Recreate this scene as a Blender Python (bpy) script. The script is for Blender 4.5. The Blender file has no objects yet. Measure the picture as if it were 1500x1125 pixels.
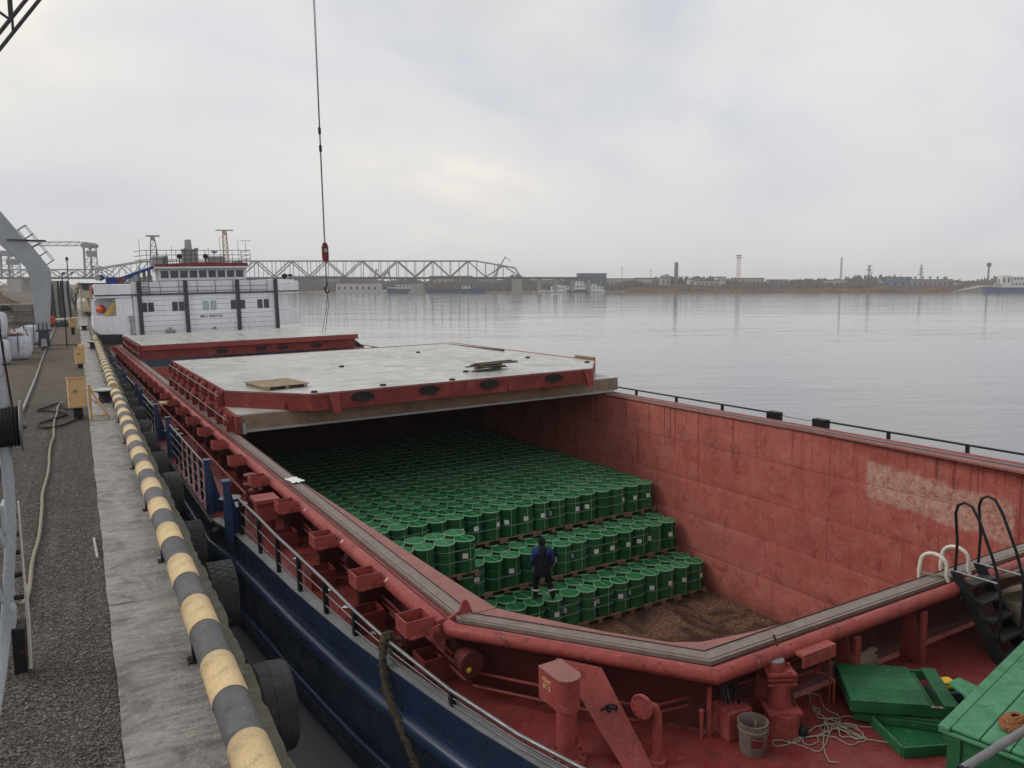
import bpy, math, random
from mathutils import Matrix, Vector
random.seed(11)
SC = bpy.context.scene
COL = SC.collection
rad = math.radians
PI = math.pi

# ------------------------------------------------------------------ camera
cam_d = bpy.data.cameras.new("camera"); cam = bpy.data.objects.new("camera", cam_d)
COL.objects.link(cam); SC.camera = cam
cam_d.sensor_width = 36.0; cam_d.lens = 27.65
cam_d.clip_start = 0.1; cam_d.clip_end = 20000
cam.location = (0, 0, 4.2)
cam.rotation_euler = (rad(90 - 7.2), 0, rad(-28.86))

# ------------------------------------------------------------------ sky and light
SUN_EL, SUN_AZ = 38.0, -62.0            # azimuth clockwise from +Y
world = bpy.data.worlds.new("World"); SC.world = world; world.use_nodes = True
wn, wl = world.node_tree.nodes, world.node_tree.links
wn.clear()
def N(nodes, t, **kw):
    n = nodes.new(t)
    for k, v in kw.items():
        setattr(n, k, v)
    return n
sky = N(wn, 'ShaderNodeTexSky', sky_type='NISHITA', sun_disc=False, sun_elevation=rad(SUN_EL),
        sun_rotation=rad(SUN_AZ), air_density=1.2, dust_density=3.0, ozone_density=1.0)
tc = N(wn, 'ShaderNodeTexCoord')
sep = N(wn, 'ShaderNodeSeparateXYZ'); wl.new(tc.outputs['Generated'], sep.inputs[0])
zc = N(wn, 'ShaderNodeMath', operation='MAXIMUM'); wl.new(sep.outputs[2], zc.inputs[0]); zc.inputs[1].default_value = 0.0
mp = N(wn, 'ShaderNodeMapping'); wl.new(tc.outputs['Generated'], mp.inputs[0])
mp.inputs['Rotation'].default_value = (0, rad(25), rad(28.9)); mp.inputs['Scale'].default_value = (0.75, 1.0, 1.7); mp.inputs['Location'].default_value = (-5.1, 3.9, 5.0)
n1 = N(wn, 'ShaderNodeTexNoise'); wl.new(mp.outputs[0], n1.inputs['Vector'])
n1.inputs['Scale'].default_value = 2.6; n1.inputs['Detail'].default_value = 5.0; n1.inputs['Roughness'].default_value = 0.52; n1.inputs['Distortion'].default_value = 0.35
cr = N(wn, 'ShaderNodeValToRGB'); wl.new(n1.outputs['Fac'], cr.inputs[0])
e = cr.color_ramp.elements
e[0].position = 0.32; e[0].color = (0.57, 0.60, 0.665, 1)
e[1].position = 0.70; e[1].color = (1.05, 0.965, 0.84, 1)
m_ = cr.color_ramp.elements.new(0.45); m_.color = (0.71, 0.712, 0.725, 1)
m2_ = cr.color_ramp.elements.new(0.58); m2_.color = (0.80, 0.78, 0.75, 1)
# thin blue openings in the cloud sheet show the clear sky behind
n2 = N(wn, 'ShaderNodeTexNoise'); wl.new(mp.outputs[0], n2.inputs['Vector'])
n2.inputs['Scale'].default_value = 2.0; n2.inputs['Detail'].default_value = 3.0
op = N(wn, 'ShaderNodeMapRange'); wl.new(n2.outputs['Fac'], op.inputs[0])
op.inputs[1].default_value = 0.55; op.inputs[2].default_value = 0.85; op.inputs[3].default_value = 0.05; op.inputs[4].default_value = 0.40
# cloud sheet thins out towards the hazy horizon
hz = N(wn, 'ShaderNodeMapRange'); wl.new(zc.outputs[0], hz.inputs[0])
hz.inputs[1].default_value = 0.0; hz.inputs[2].default_value = 0.22; hz.inputs[3].default_value = 0.75; hz.inputs[4].default_value = 0.0
hmix = N(wn, 'ShaderNodeMix', data_type='RGBA'); wl.new(hz.outputs[0], hmix.inputs[0]); wl.new(cr.outputs[0], hmix.inputs[6])
hmix.inputs[7].default_value = (0.62, 0.615, 0.62, 1)
bg1 = N(wn, 'ShaderNodeBackground'); wl.new(sky.outputs[0], bg1.inputs[0]); bg1.inputs[1].default_value = 0.09
bg2 = N(wn, 'ShaderNodeBackground'); wl.new(hmix.outputs[2], bg2.inputs[0]); bg2.inputs[1].default_value = 1.10
hi = N(wn, 'ShaderNodeMapRange'); wl.new(zc.outputs[0], hi.inputs[0]); hi.inputs[1].default_value = 0.08; hi.inputs[2].default_value = 0.30
opm = N(wn, 'ShaderNodeMath', operation='MULTIPLY'); wl.new(op.outputs[0], opm.inputs[0]); wl.new(hi.outputs[0], opm.inputs[1])
inv = N(wn, 'ShaderNodeMath', operation='SUBTRACT'); inv.inputs[0].default_value = 1.0; wl.new(opm.outputs[0], inv.inputs[1])
mxs = N(wn, 'ShaderNodeMixShader'); wl.new(inv.outputs[0], mxs.inputs[0]); wl.new(bg1.outputs[0], mxs.inputs[1]); wl.new(bg2.outputs[0], mxs.inputs[2])
wo = N(wn, 'ShaderNodeOutputWorld'); wl.new(mxs.outputs[0], wo.inputs[0])

sun_d = bpy.data.lights.new("sun", 'SUN'); sun_d.energy = 1.3; sun_d.angle = rad(28); sun_d.color = (1.0, 0.95, 0.87)
sun = bpy.data.objects.new("sun", sun_d); COL.objects.link(sun)
sd = Vector((math.sin(rad(SUN_AZ)) * math.cos(rad(SUN_EL)), math.cos(rad(SUN_AZ)) * math.cos(rad(SUN_EL)), math.sin(rad(SUN_EL))))
sun.rotation_euler = sd.to_track_quat('Z', 'Y').to_euler()

SC.view_settings.view_transform = 'Standard'; SC.view_settings.look = 'None'
SC.view_settings.exposure = 0.0; SC.view_settings.gamma = 1.0; SC.view_settings.use_curve_mapping = False
SC.render.engine = 'CYCLES'
SC.cycles.max_bounces = 6; SC.cycles.diffuse_bounces = 2; SC.cycles.glossy_bounces = 3; SC.cycles.volume_bounces = 0
SC.cycles.use_denoising = True
SC.cycles.caustics_reflective = False; SC.cycles.caustics_refractive = False

# ------------------------------------------------------------------ frames
# QUAY frame = world: y along the quay, x towards the river, z = 0 on the quay.
# SHIP frame: x to starboard, y aft, z = 0 on the hatch coaming; trimmed by the stern, slightly heeled.
SHIP = Matrix((((0.999538,-0.021497,-0.021496,0.08813),(0.021698,0.999723,0.009161,-0.03756),(0.021293,-0.009623,0.999727,0.10112),(0,0,0,1))))
Q = Matrix.Identity(4)
# RIVER frame: y straight across the river, x along the far bank
RIVER = Matrix.Rotation(rad(-28.86), 4, 'Z')
def T(x, y, z=0.0): return Matrix.Translation((x, y, z))
def RZ(a): return Matrix.Rotation(a, 4, 'Z')
def RX(a): return Matrix.Rotation(a, 4, 'X')
def RY(a): return Matrix.Rotation(a, 4, 'Y')

# ------------------------------------------------------------------ mesh builder
class MB:
    def __init__(self): self.v = []; self.f = []; self.mi = []; self.cur = 0
    def add(self, vs, fs, M=None):
        o = len(self.v)
        self.v += [tuple(M @ Vector(p)) for p in vs] if M is not None else [tuple(p) for p in vs]
        for f in fs:
            self.f.append([i + o for i in f]); self.mi.append(self.cur)
        return self
    def box(self, x0, x1, y0, y1, z0, z1, M=None):
        return self.add([(x0,y0,z0),(x1,y0,z0),(x1,y1,z0),(x0,y1,z0),(x0,y0,z1),(x1,y0,z1),(x1,y1,z1),(x0,y1,z1)],
            [(0,3,2,1),(4,5,6,7),(0,1,5,4),(1,2,6,5),(2,3,7,6),(3,0,4,7)], M)
    def cbox(self, c, s, M=None):
        return self.box(c[0]-s[0]/2, c[0]+s[0]/2, c[1]-s[1]/2, c[1]+s[1]/2, c[2]-s[2]/2, c[2]+s[2]/2, M)
    def prism(self, poly, ax, a0, a1, M=None):
        # poly: 2-D points; ax: extrusion axis ('x': (y,z), 'y': (x,z), 'z': (x,y))
        def P(p, a): return {'x': (a, p[0], p[1]), 'y': (p[0], a, p[1]), 'z': (p[0], p[1], a)}[ax]
        n = len(poly)
        vs = [P(p, a0) for p in poly] + [P(p, a1) for p in poly]
        fs = [tuple(range(n))[::-1], tuple(range(n, 2*n))] + [(i, (i+1) % n, n+(i+1) % n, n+i) for i in range(n)]
        return self.add(vs, fs, M)
    def cyl(self, p0, p1, r0, r1=None, n=12, caps=True, M=None):
        p0, p1 = Vector(p0), Vector(p1); r1 = r0 if r1 is None else r1
        d = (p1 - p0).normalized(); a = d.orthogonal().normalized(); b = d.cross(a)
        vs = []
        for p, r in ((p0, r0), (p1, r1)):
            vs += [p + (a*math.cos(2*PI*i/n) + b*math.sin(2*PI*i/n))*r for i in range(n)]
        fs = [(i, (i+1) % n, n+(i+1) % n, n+i) for i in range(n)]
        if caps: fs += [tuple(range(n))[::-1], tuple(range(n, 2*n))]
        return self.add(vs, fs, M)
    def bar(self, p0, p1, w, h=None, M=None, up=(0,0,1)):
        p0, p1 = Vector(p0), Vector(p1); h = w if h is None else h
        d = (p1 - p0).normalized(); u = Vector(up)
        if abs(d.dot(u)) > 0.98: u = Vector((0,1,0))
        a = d.cross(u).normalized()*w/2; b = a.cross(d).normalized()*h/2
        vs = [p0-a-b, p0+a-b, p0+a+b, p0-a+b, p1-a-b, p1+a-b, p1+a+b, p1-a+b]
        return self.add(vs, [(0,3,2,1),(4,5,6,7),(0,1,5,4),(1,2,6,5),(2,3,7,6),(3,0,4,7)], M)
    def tube(self, path, r, n=8, closed=False, M=None, caps=True):
        P = [Vector(p) for p in path]; m = len(P)
        rs = r if isinstance(r, (list, tuple)) else [r]*m
        vs = []; a = None
        for i in range(m):
            if closed: t = (P[(i+1) % m] - P[i-1]).normalized()
            else: t = (P[min(i+1, m-1)] - P[max(i-1, 0)]).normalized()
            a = t.orthogonal().normalized() if a is None else (a - t*a.dot(t)).normalized()
            b = t.cross(a)
            vs += [P[i] + (a*math.cos(2*PI*k/n) + b*math.sin(2*PI*k/n))*rs[i] for k in range(n)]
        fs = []
        for i in range(m if closed else m-1):
            j = (i+1) % m
            fs += [(i*n+k, i*n+(k+1) % n, j*n+(k+1) % n, j*n+k) for k in range(n)]
        if caps and not closed: fs += [tuple(range(n))[::-1], tuple(range((m-1)*n, m*n))]
        return self.add(vs, fs, M)
    def lathe(self, prof, n=20, M=None, a0=0.0, a1=2*PI):
        full = abs(a1 - a0 - 2*PI) < 1e-6; m = n if full else n+1
        vs = []
        for r, z in prof:
            vs += [(r*math.cos(a0+(a1-a0)*i/n), r*math.sin(a0+(a1-a0)*i/n), z) for i in range(m)]
        fs = []
        for j in range(len(prof)-1):
            for i in range(n):
                i2 = (i+1) % m
                fs.append((j*m+i, j*m+i2, (j+1)*m+i2, (j+1)*m+i))
        return self.add(vs, fs, M)
    def sweep(self, prof, path, closed_prof=False, M=None):
        # mitred sweep in the xy plane; prof = (d, z) with d to the left of the walking direction
        m = len(path); n = len(prof); vs = []
        for i in range(m):
            p = Vector(path[i][:2])
            d0 = (Vector(path[i][:2]) - Vector(path[i-1][:2])).normalized() if i > 0 else None
            d1 = (Vector(path[i+1][:2]) - p).normalized() if i < m-1 else None
            if d0 is None: d0 = d1
            if d1 is None: d1 = d0
            n0 = Vector((-d0.y, d0.x)); n1_ = Vector((-d1.y, d1.x))
            nn = (n0 + n1_); nn = nn / max(0.2, nn.dot(n0))
            vs += [(p.x + nn.x*d, p.y + nn.y*d, z) for d, z in prof]
        fs = []
        for i in range(m-1):
            for k in range(n if closed_prof else n-1):
                k2 = (k+1) % n
                fs.append((i*n+k, i*n+k2, (i+1)*n+k2, (i+1)*n+k))
        if closed_prof: fs += [tuple(range(n))[::-1], tuple(range((m-1)*n, m*n))]
        return self.add(vs, fs, M)
    def mesh(self, name, mats, smooth=None):
        me = bpy.data.meshes.new(name)
        me.from_pydata(self.v, [], self.f)
        for m in (mats if isinstance(mats, (list, tuple)) else [mats]): me.materials.append(m)
        if any(self.mi): me.polygons.foreach_set('material_index', self.mi)
        if smooth:
            me.polygons.foreach_set('use_smooth', [True]*len(me.polygons))
            me.set_sharp_from_angle(angle=rad(smooth))
        me.update()
        return me

def tag(o, label=None, cat=None, group=None, kind=None):
    if label: o['label'] = label
    if cat: o['category'] = cat
    if group: o['group'] = group
    if kind: o['kind'] = kind
    return o
def put(name, me, parent=None, M=None, **kw):
    o = bpy.data.objects.new(name, me); COL.objects.link(o)
    if parent is not None: o.parent = parent
    if M is not None: o.matrix_local = M
    return tag(o, **kw)
def part(name, mb, mat, parent=None, M=None, smooth=None, **kw):
    return put(name, mb.mesh(name, mat, smooth), parent, M, **kw)
def thing(name, label, cat, M=None, group=None, kind=None):
    o = bpy.data.objects.new(name, None); COL.objects.link(o); o.empty_display_size = 0.1
    if M is not None: o.matrix_local = M
    return tag(o, label, cat, group, kind)
def copy_tree(o, parent=None, M=None):
    c = o.copy(); COL.objects.link(c); c.parent = parent
    if M is not None: c.matrix_local = M
    for ch in o.children: copy_tree(ch, c)
    return c
def bevel(o, w=0.01, seg=1):
    b = o.modifiers.new("bevel", 'BEVEL'); b.width = w; b.segments = seg; b.limit_method = 'ANGLE'; b.angle_limit = rad(40)
    return o
def text_mesh(txt, size, mat, name, ext=0.002):
    cu = bpy.data.curves.new(name, 'FONT'); cu.body = txt; cu.size = size; cu.extrude = ext; cu.offset = size*0.008; cu.align_x = 'CENTER'; cu.align_y = 'CENTER'
    t = bpy.data.objects.new(name, cu); COL.objects.link(t)
    dg = bpy.context.evaluated_depsgraph_get()
    me = bpy.data.meshes.new_from_object(t.evaluated_get(dg)); me.name = name
    bpy.data.objects.remove(t); bpy.data.curves.remove(cu)
    me.materials.clear(); me.materials.append(mat)
    return me
ORD = ['first','second','third','fourth','fifth','sixth','seventh','eighth','ninth','tenth','eleventh','twelfth','thirteenth',
       'fourteenth','fifteenth','sixteenth','seventeenth','eighteenth','nineteenth','twentieth','twenty-first','twenty-second','twenty-third']

# ------------------------------------------------------------------ materials
def mat(name, col, rough=0.55, col2=None, var=0.25, vscale=3.0, rust=0.0, rcol=(0.10,0.035,0.018), rscale=2.5, streak=0.0, scol=None,
        bump=0.15, bscale=40.0, metal=0.0, spec=0.22, rand=0.0, dirt=0.0, dcol=(0.05,0.045,0.04), dscale=0.6, rvar=0.15, coords='Object', extra=None):
    m = bpy.data.materials.new(name); m.use_nodes = True
    nt = m.node_tree; nd, lk = nt.nodes, nt.links
    bs = nd['Principled BSDF']
    tcn = N(nd, 'ShaderNodeTexCoord'); co = tcn.outputs[coords]
    def noise(sc, det=4.0, rg=0.55, vec=None, dist=0.0):
        n = N(nd, 'ShaderNodeTexNoise'); lk.new(vec or co, n.inputs['Vector'])
        n.inputs['Scale'].default_value = sc; n.inputs['Detail'].default_value = det; n.inputs['Roughness'].default_value = rg; n.inputs['Distortion'].default_value = dist
        return n.outputs['Fac']
    def rng(x, a, b, c=0.0, d=1.0):
        r = N(nd, 'ShaderNodeMapRange'); lk.new(x, r.inputs[0])
        for i, q in enumerate((a, b, c, d)): r.inputs[i+1].default_value = q
        return r.outputs[0]
    def mix(f, a, b, blend='MIX'):
        x = N(nd, 'ShaderNodeMix', data_type='RGBA', blend_type=blend)
        for s, q in ((0, f), (6, a), (7, b)):
            if isinstance(q, (tuple, list)): x.inputs[s].default_value = (*q[:3], 1)
            elif isinstance(q, (int, float)): x.inputs[s].default_value = q
            else: lk.new(q, x.inputs[s])
        return x.outputs[2]
    c2 = col2 or tuple(c*(1-var) for c in col)
    c1 = col if col2 else tuple(min(1, c*(1+var*0.6)) for c in col)
    c = mix(rng(noise(vscale, 6, 0.62), 0.3, 0.7), c1, c2)
    if rand:
        oi = N(nd, 'ShaderNodeObjectInfo')
        hs = N(nd, 'ShaderNodeHueSaturation'); lk.new(c, hs.inputs['Color'])
        lk.new(rng(oi.outputs['Random'], 0, 1, 1-rand, 1+rand), hs.inputs['Value'])
        lk.new(rng(oi.outputs['Random'], 0, 1, 1+rand*0.5, 1-rand*0.5), hs.inputs['Saturation'])
        c = hs.outputs[0]
    if dirt:
        c = mix(rng(noise(dscale, 8, 0.65, dist=0.4), 0.62-0.28*dirt, 0.80-0.1*dirt, 0, min(1, dirt*1.2)), c, dcol)
    if streak:
        mpn = N(nd, 'ShaderNodeMapping'); lk.new(co, mpn.inputs[0]); mpn.inputs['Scale'].default_value = (5, 5, 0.35)
        c = mix(rng(noise(1.2, 5, 0.6, vec=mpn.outputs[0]), 0.55, 0.78, 0, streak), c, scol or rcol)
    rf = None
    if rust:
        rf = rng(noise(rscale, 9, 0.7, dist=0.6), 0.66-0.2*rust, 0.72-0.12*rust)
        rc = mix(noise(14, 4), rcol, tuple(min(1, q*2.2) for q in rcol))
        c = mix(rf, c, rc)
    if bump:
        c = mix(1.0, c, mix(rng(noise(bscale*0.8, 5, 0.7), 0.3, 0.7), (0.80,0.80,0.80), (1.08,1.08,1.08)), 'MULTIPLY')
    if extra: c = extra(nd, lk, c, noise, rng, mix, co)
    lk.new(c, bs.inputs['Base Color'])
    r = rng(noise(vscale*1.7, 4), 0.3, 0.7, max(0.03, rough-rvar), min(1, rough+rvar))
    lk.new(r, bs.inputs['Roughness'])
    bs.inputs['Metallic'].default_value = metal; bs.inputs['Specular IOR Level'].default_value = spec
    if bump:
        h = noise(bscale, 6, 0.6)
        if rf is not None:
            ad = N(nd, 'ShaderNodeMath', operation='MULTIPLY_ADD'); lk.new(rf, ad.inputs[0]); ad.inputs[1].default_value = -0.5; lk.new(h, ad.inputs[2]); h = ad.outputs[0]
        bp = N(nd, 'ShaderNodeBump'); lk.new(h, bp.inputs['Height']); bp.inputs['Strength'].default_value = bump; bp.inputs['Distance'].default_value = 0.02
        lk.new(bp.outputs[0], bs.inputs['Normal'])
    return m

RED   = (0.190, 0.032, 0.030)
def red_extra(nd, lk, c, noise, rng, mix, co):
    # rubbed pale spots, brown scuffs, black grime runs
    c = mix(rng(noise(1.3, 8, 0.72, dist=0.7), 0.52, 0.66, 0, 0.5), c, (0.33,0.085,0.072))
    c = mix(rng(noise(7.0, 8, 0.75), 0.56, 0.64, 0, 0.75), c, (0.075,0.020,0.016))
    c = mix(rng(noise(23, 6, 0.7), 0.60, 0.66, 0, 0.65), c, (0.44,0.20,0.17))
    ms = N(nd, 'ShaderNodeMapping'); lk.new(co, ms.inputs[0]); ms.inputs['Scale'].default_value = (9, 9, 0.8)
    return mix(rng(noise(1.0, 5, 0.65, vec=ms.outputs[0]), 0.60, 0.74, 0, 0.5), c, (0.055,0.016,0.014))
def deck_extra(nd, lk, c, noise, rng, mix, co):
    c = mix(rng(noise(0.9, 8, 0.7, dist=0.8), 0.50, 0.66, 0, 0.75), c, (0.085,0.018,0.016))
    c = mix(rng(noise(3.5, 8, 0.75, dist=0.5), 0.55, 0.63, 0, 0.7), c, (0.06,0.026,0.02))
    return mix(rng(noise(14, 7, 0.75), 0.60, 0.66, 0, 0.6), c, (0.28,0.08,0.07))
M_red    = mat('red_deck_paint', RED, 0.42, var=0.22, vscale=2.2, rust=0.18, rcol=(0.07,0.02,0.014), bump=0.25, bscale=24, spec=0.35, rvar=0.28, extra=deck_extra)
M_redtube= mat('red_coaming_paint', (0.275,0.056,0.050), 0.5, var=0.2, vscale=1.8, bump=0.15, bscale=25, rust=0.15, extra=red_extra)
M_redcov = mat('red_cover_paint', (0.190,0.032,0.028), 0.5, var=0.2, vscale=1.6, streak=0.35, scol=(0.13,0.03,0.025), rust=0.15, bump=0.12, extra=red_extra)
M_pink   = mat('faded_red_paint', (0.27,0.12,0.108), 0.7, var=0.16, vscale=3.0, dirt=0.35, dcol=(0.16,0.08,0.07), dscale=2.5, bump=0.2, rust=0.1)
M_grey   = mat('worn_steel_strip', (0.205,0.162,0.147), 0.55, var=0.22, vscale=6, rust=0.32, rcol=(0.10,0.055,0.045), rscale=5, bump=0.25, dirt=0.3, dcol=(0.16,0.11,0.1))
M_rubber = mat('black_rubber', (0.018,0.018,0.019), 0.8, var=0.4, vscale=5, dirt=0.6, dcol=(0.06,0.058,0.056), dscale=3, bump=0.4, bscale=30)
M_tyre   = mat('dusty_tyre_rubber', (0.040,0.040,0.043), 0.85, var=0.35, vscale=4, dirt=0.7, dcol=(0.085,0.083,0.082), dscale=2, bump=0.5, bscale=25)
M_redshade   = mat('shade_toned_red_paint', (0.085,0.018,0.017), 0.6, var=0.3, vscale=2.5, rust=0.25, rcol=(0.05,0.018,0.013), dirt=0.4, dcol=(0.06,0.014,0.012), bump=0.25, bscale=25)  # shade below the coaming tube is put into this darker red
M_blue   = mat('dark_blue_hull_paint', (0.016,0.033,0.082), 0.30, var=0.3, vscale=1.2, streak=0.3, scol=(0.05,0.06,0.10), bump=0.05, bscale=10, dirt=0.35, dcol=(0.045,0.055,0.09), spec=0.5)
M_bluep  = mat('blue_post_paint', (0.016,0.036,0.095), 0.45, var=0.3, vscale=3, rust=0.12, bump=0.1)
def white_extra(nd, lk, c, noise, rng, mix, co):
    ms = N(nd, 'ShaderNodeMapping'); lk.new(co, ms.inputs[0]); ms.inputs['Scale'].default_value = (4, 4, 0.28)
    c = mix(rng(noise(1.0, 6, 0.7, vec=ms.outputs[0]), 0.53, 0.66, 0, 0.38), c, (0.47,0.40,0.34))
    return mix(rng(noise(2.4, 8, 0.75), 0.60, 0.66, 0, 0.5), c, (0.42,0.33,0.26))
M_white  = mat('white_ship_paint', (0.80,0.82,0.87), 0.45, var=0.06, vscale=1.0, streak=0.20, scol=(0.42,0.37,0.33), bump=0.05, dirt=0.15, dcol=(0.5,0.48,0.46), extra=white_extra)
M_whitew = mat('dirty_white_paint', (0.60,0.58,0.52), 0.6, var=0.15, vscale=8, rust=0.22, rcol=(0.16,0.07,0.03), rscale=9, bump=0.2)
M_dgrey  = mat('dark_grey_paint', (0.055,0.06,0.068), 0.55, var=0.3, vscale=3, bump=0.1)
M_black  = mat('black_paint', (0.012,0.012,0.015), 0.5, var=0.4, vscale=4, rust=0.08, bump=0.15)
M_steel  = mat('bare_steel', (0.22,0.22,0.23), 0.45, var=0.2, vscale=6, metal=0.7, rust=0.2, bump=0.1)
M_lgrey  = mat('light_grey_crane_paint', (0.36,0.39,0.435), 0.5, var=0.12, vscale=1.2, streak=0.3, scol=(0.25,0.26,0.28), rust=0.05, bump=0.06)
M_glass  = mat('dark_window_glass', (0.02,0.025,0.03), 0.08, var=0.2, bump=0.0, rvar=0.03, spec=0.7)
M_glassl = mat('pale_window_glass', (0.30,0.42,0.40), 0.12, var=0.1, bump=0.0, rvar=0.03, spec=0.7)
M_galv   = mat('galvanised_grey', (0.33,0.35,0.35), 0.5, var=0.15, vscale=4, metal=0.2, bump=0.1, rust=0.08)
M_wood   = mat('weathered_wood', (0.34,0.26,0.18), 0.8, col2=(0.22,0.16,0.11), vscale=5, bump=0.3, bscale=20, rand=0.15)
M_palwd  = mat('pallet_wood', (0.28,0.185,0.13), 0.8, col2=(0.17,0.11,0.08), vscale=6, bump=0.3, bscale=20, rand=0.15)
def wear_extra(dark, pale, sd=5.0, sp_=17.0, f=0.75):
    def fn(nd, lk, c, noise, rng, mix, co):
        c = mix(rng(noise(sd, 8, 0.75, dist=0.4), 0.57, 0.63, 0, f), c, dark)
        c = mix(rng(noise(1.1, 6, 0.65), 0.50, 0.66, 0, 0.4), c, dark)
        return mix(rng(noise(sp_, 7, 0.72), 0.60, 0.65, 0, f), c, pale)
    return fn
M_greenw = mat('green_painted_wood', (0.024,0.135,0.055), 0.55, col2=(0.013,0.075,0.03), vscale=2.6, bump=0.3, bscale=14, rand=0.1, dirt=0.3, dcol=(0.07,0.18,0.10), dscale=4, extra=wear_extra((0.012,0.05,0.025),(0.14,0.26,0.16),4.0,15.0,0.6))
M_greenl = mat('pale_green_painted_wood', (0.10,0.29,0.165), 0.55, col2=(0.05,0.21,0.10), vscale=3.5, bump=0.3, bscale=14, rand=0.07, dirt=0.45, dcol=(0.03,0.12,0.06), dscale=3.5, extra=wear_extra((0.03,0.12,0.065),(0.22,0.36,0.26),6.0,20.0,0.6))
M_drum   = mat('green_drum_paint', (0.012,0.100,0.036), 0.38, var=0.16, vscale=2.5, bump=0.06, bscale=12, rand=0.2, dirt=0.3, dcol=(0.012,0.06,0.025), dscale=2.0)
M_lid    = mat('green_drum_lid_paint', (0.024,0.165,0.058), 0.42, var=0.2, vscale=3, bump=0.05, bscale=12, rand=0.3, dirt=0.5, dcol=(0.03,0.11,0.05), dscale=2.2)
M_ring   = mat('drum_closing_ring', (0.22,0.40,0.26), 0.35, var=0.2, vscale=5, bump=0.0, metal=0.2)
M_strap  = mat('pale_strapping', (0.34,0.48,0.38), 0.5, var=0.15, bump=0.0)
M_paper  = mat('white_paper_label', (0.68,0.70,0.68), 0.7, var=0.12, vscale=25, bump=0.0)
M_rope   = mat('pale_rope', (0.31,0.275,0.225), 0.9, var=0.3, vscale=20, bump=0.6, bscale=90)
M_dirtrope = mat('dirty_dark_rope', (0.055,0.05,0.042), 0.95, col2=(0.11,0.09,0.058), vscale=22, bump=0.8, bscale=60)
M_yellow = mat('faded_yellow_paint', (0.62,0.465,0.255), 0.6, var=0.14, vscale=2.5, dirt=0.3, dcol=(0.42,0.30,0.15), dscale=3.5, bump=0.2, rust=0.07, rcol=(0.1,0.06,0.03), rscale=6, extra=wear_extra((0.33,0.25,0.15),(0.66,0.58,0.44)))
M_pgrey  = mat('grey_pipe_paint', (0.115,0.115,0.122), 0.6, var=0.25, vscale=3, dirt=0.3, dcol=(0.18,0.175,0.17), dscale=3, bump=0.2, rust=0.08, rcol=(0.06,0.045,0.04), extra=wear_extra((0.06,0.06,0.062),(0.22,0.21,0.20)))
M_boxyel = mat('cream_yellow_box_paint', (0.60,0.40,0.20), 0.55, var=0.12, vscale=3, bump=0.1, rust=0.06, streak=0.2, scol=(0.4,0.25,0.12))
M_orange = mat('orange_paint', (0.52,0.075,0.03), 0.45, var=0.15, bump=0.05)
M_bluecr = mat('blue_crane_paint', (0.018,0.05,0.21), 0.45, var=0.15, bump=0.05)
M_yelcr  = mat('bright_yellow_paint', (0.62,0.40,0.03), 0.5, var=0.15, bump=0.05)
M_cream  = mat('cream_ship_paint', (0.50,0.42,0.27), 0.6, var=0.12, vscale=0.6, streak=0.3, scol=(0.3,0.22,0.14), bump=0.05)
# ================================================================== the setting
WATER_Z = -2.8
def water_material():
    m = bpy.data.materials.new('river_water'); m.use_nodes = True
    nd, lk = m.node_tree.nodes, m.node_tree.links
    bs = nd['Principled BSDF']
    bs.inputs['Base Color'].default_value = (0.155, 0.165, 0.175, 1); bs.inputs['Roughness'].default_value = 0.07; bs.inputs['IOR'].default_value = 1.333
    geo = N(nd, 'ShaderNodeNewGeometry')
    rot = N(nd, 'ShaderNodeMapping'); lk.new(geo.outputs['Position'], rot.inputs[0]); rot.inputs['Rotation'].default_value = (0, 0, rad(22))
    def lay(scale, sx, sy, det, w, prev, dist=0.0):
        mpn = N(nd, 'ShaderNodeMapping'); lk.new(rot.outputs[0], mpn.inputs[0]); mpn.inputs['Scale'].default_value = (sx, sy, 1)
        n = N(nd, 'ShaderNodeTexNoise'); lk.new(mpn.outputs[0], n.inputs['Vector']); n.inputs['Scale'].default_value = scale; n.inputs['Detail'].default_value = det; n.inputs['Distortion'].default_value = dist
        a = N(nd, 'ShaderNodeMath', operation='MULTIPLY_ADD'); lk.new(n.outputs['Fac'], a.inputs[0]); a.inputs[1].default_value = w
        if prev is None: a.inputs[2].default_value = 0
        else: lk.new(prev, a.inputs[2])
        return a.outputs[0]
    h = lay(0.9, 0.35, 1.0, 3, 0.055, None, 0.3)
    h = lay(0.22, 0.30, 1.0, 3, 0.20, h, 0.4)
    h = lay(0.05, 0.35, 1.0, 2, 0.40, h)
    h = lay(4.0, 0.6, 1.0, 2, 0.006, h)
    bp = N(nd, 'ShaderNodeBump'); lk.new(h, bp.inputs['Height']); bp.inputs['Strength'].default_value = 0.55; bp.inputs['Distance'].default_value = 1.0
    # calm and ruffled lanes on the surface
    mpn = N(nd, 'ShaderNodeMapping'); lk.new(rot.outputs[0], mpn.inputs[0]); mpn.inputs['Scale'].default_value = (0.006, 0.03, 1)
    n = N(nd, 'ShaderNodeTexNoise'); lk.new(mpn.outputs[0], n.inputs['Vector']); n.inputs['Scale'].default_value = 1.0; n.inputs['Detail'].default_value = 4
    r = N(nd, 'ShaderNodeMapRange'); lk.new(n.outputs['Fac'], r.inputs[0]); r.inputs[1].default_value = 0.35; r.inputs[2].default_value = 0.65; r.inputs[3].default_value = 0.18; r.inputs[4].default_value = 0.6
    lk.new(r.outputs[0], bp.inputs['Strength'])
    bs.inputs['Specular IOR Level'].default_value = 0.5
    lk.new(bp.outputs[0], bs.inputs['Normal'])
    return m
M_water = water_material()

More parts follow.
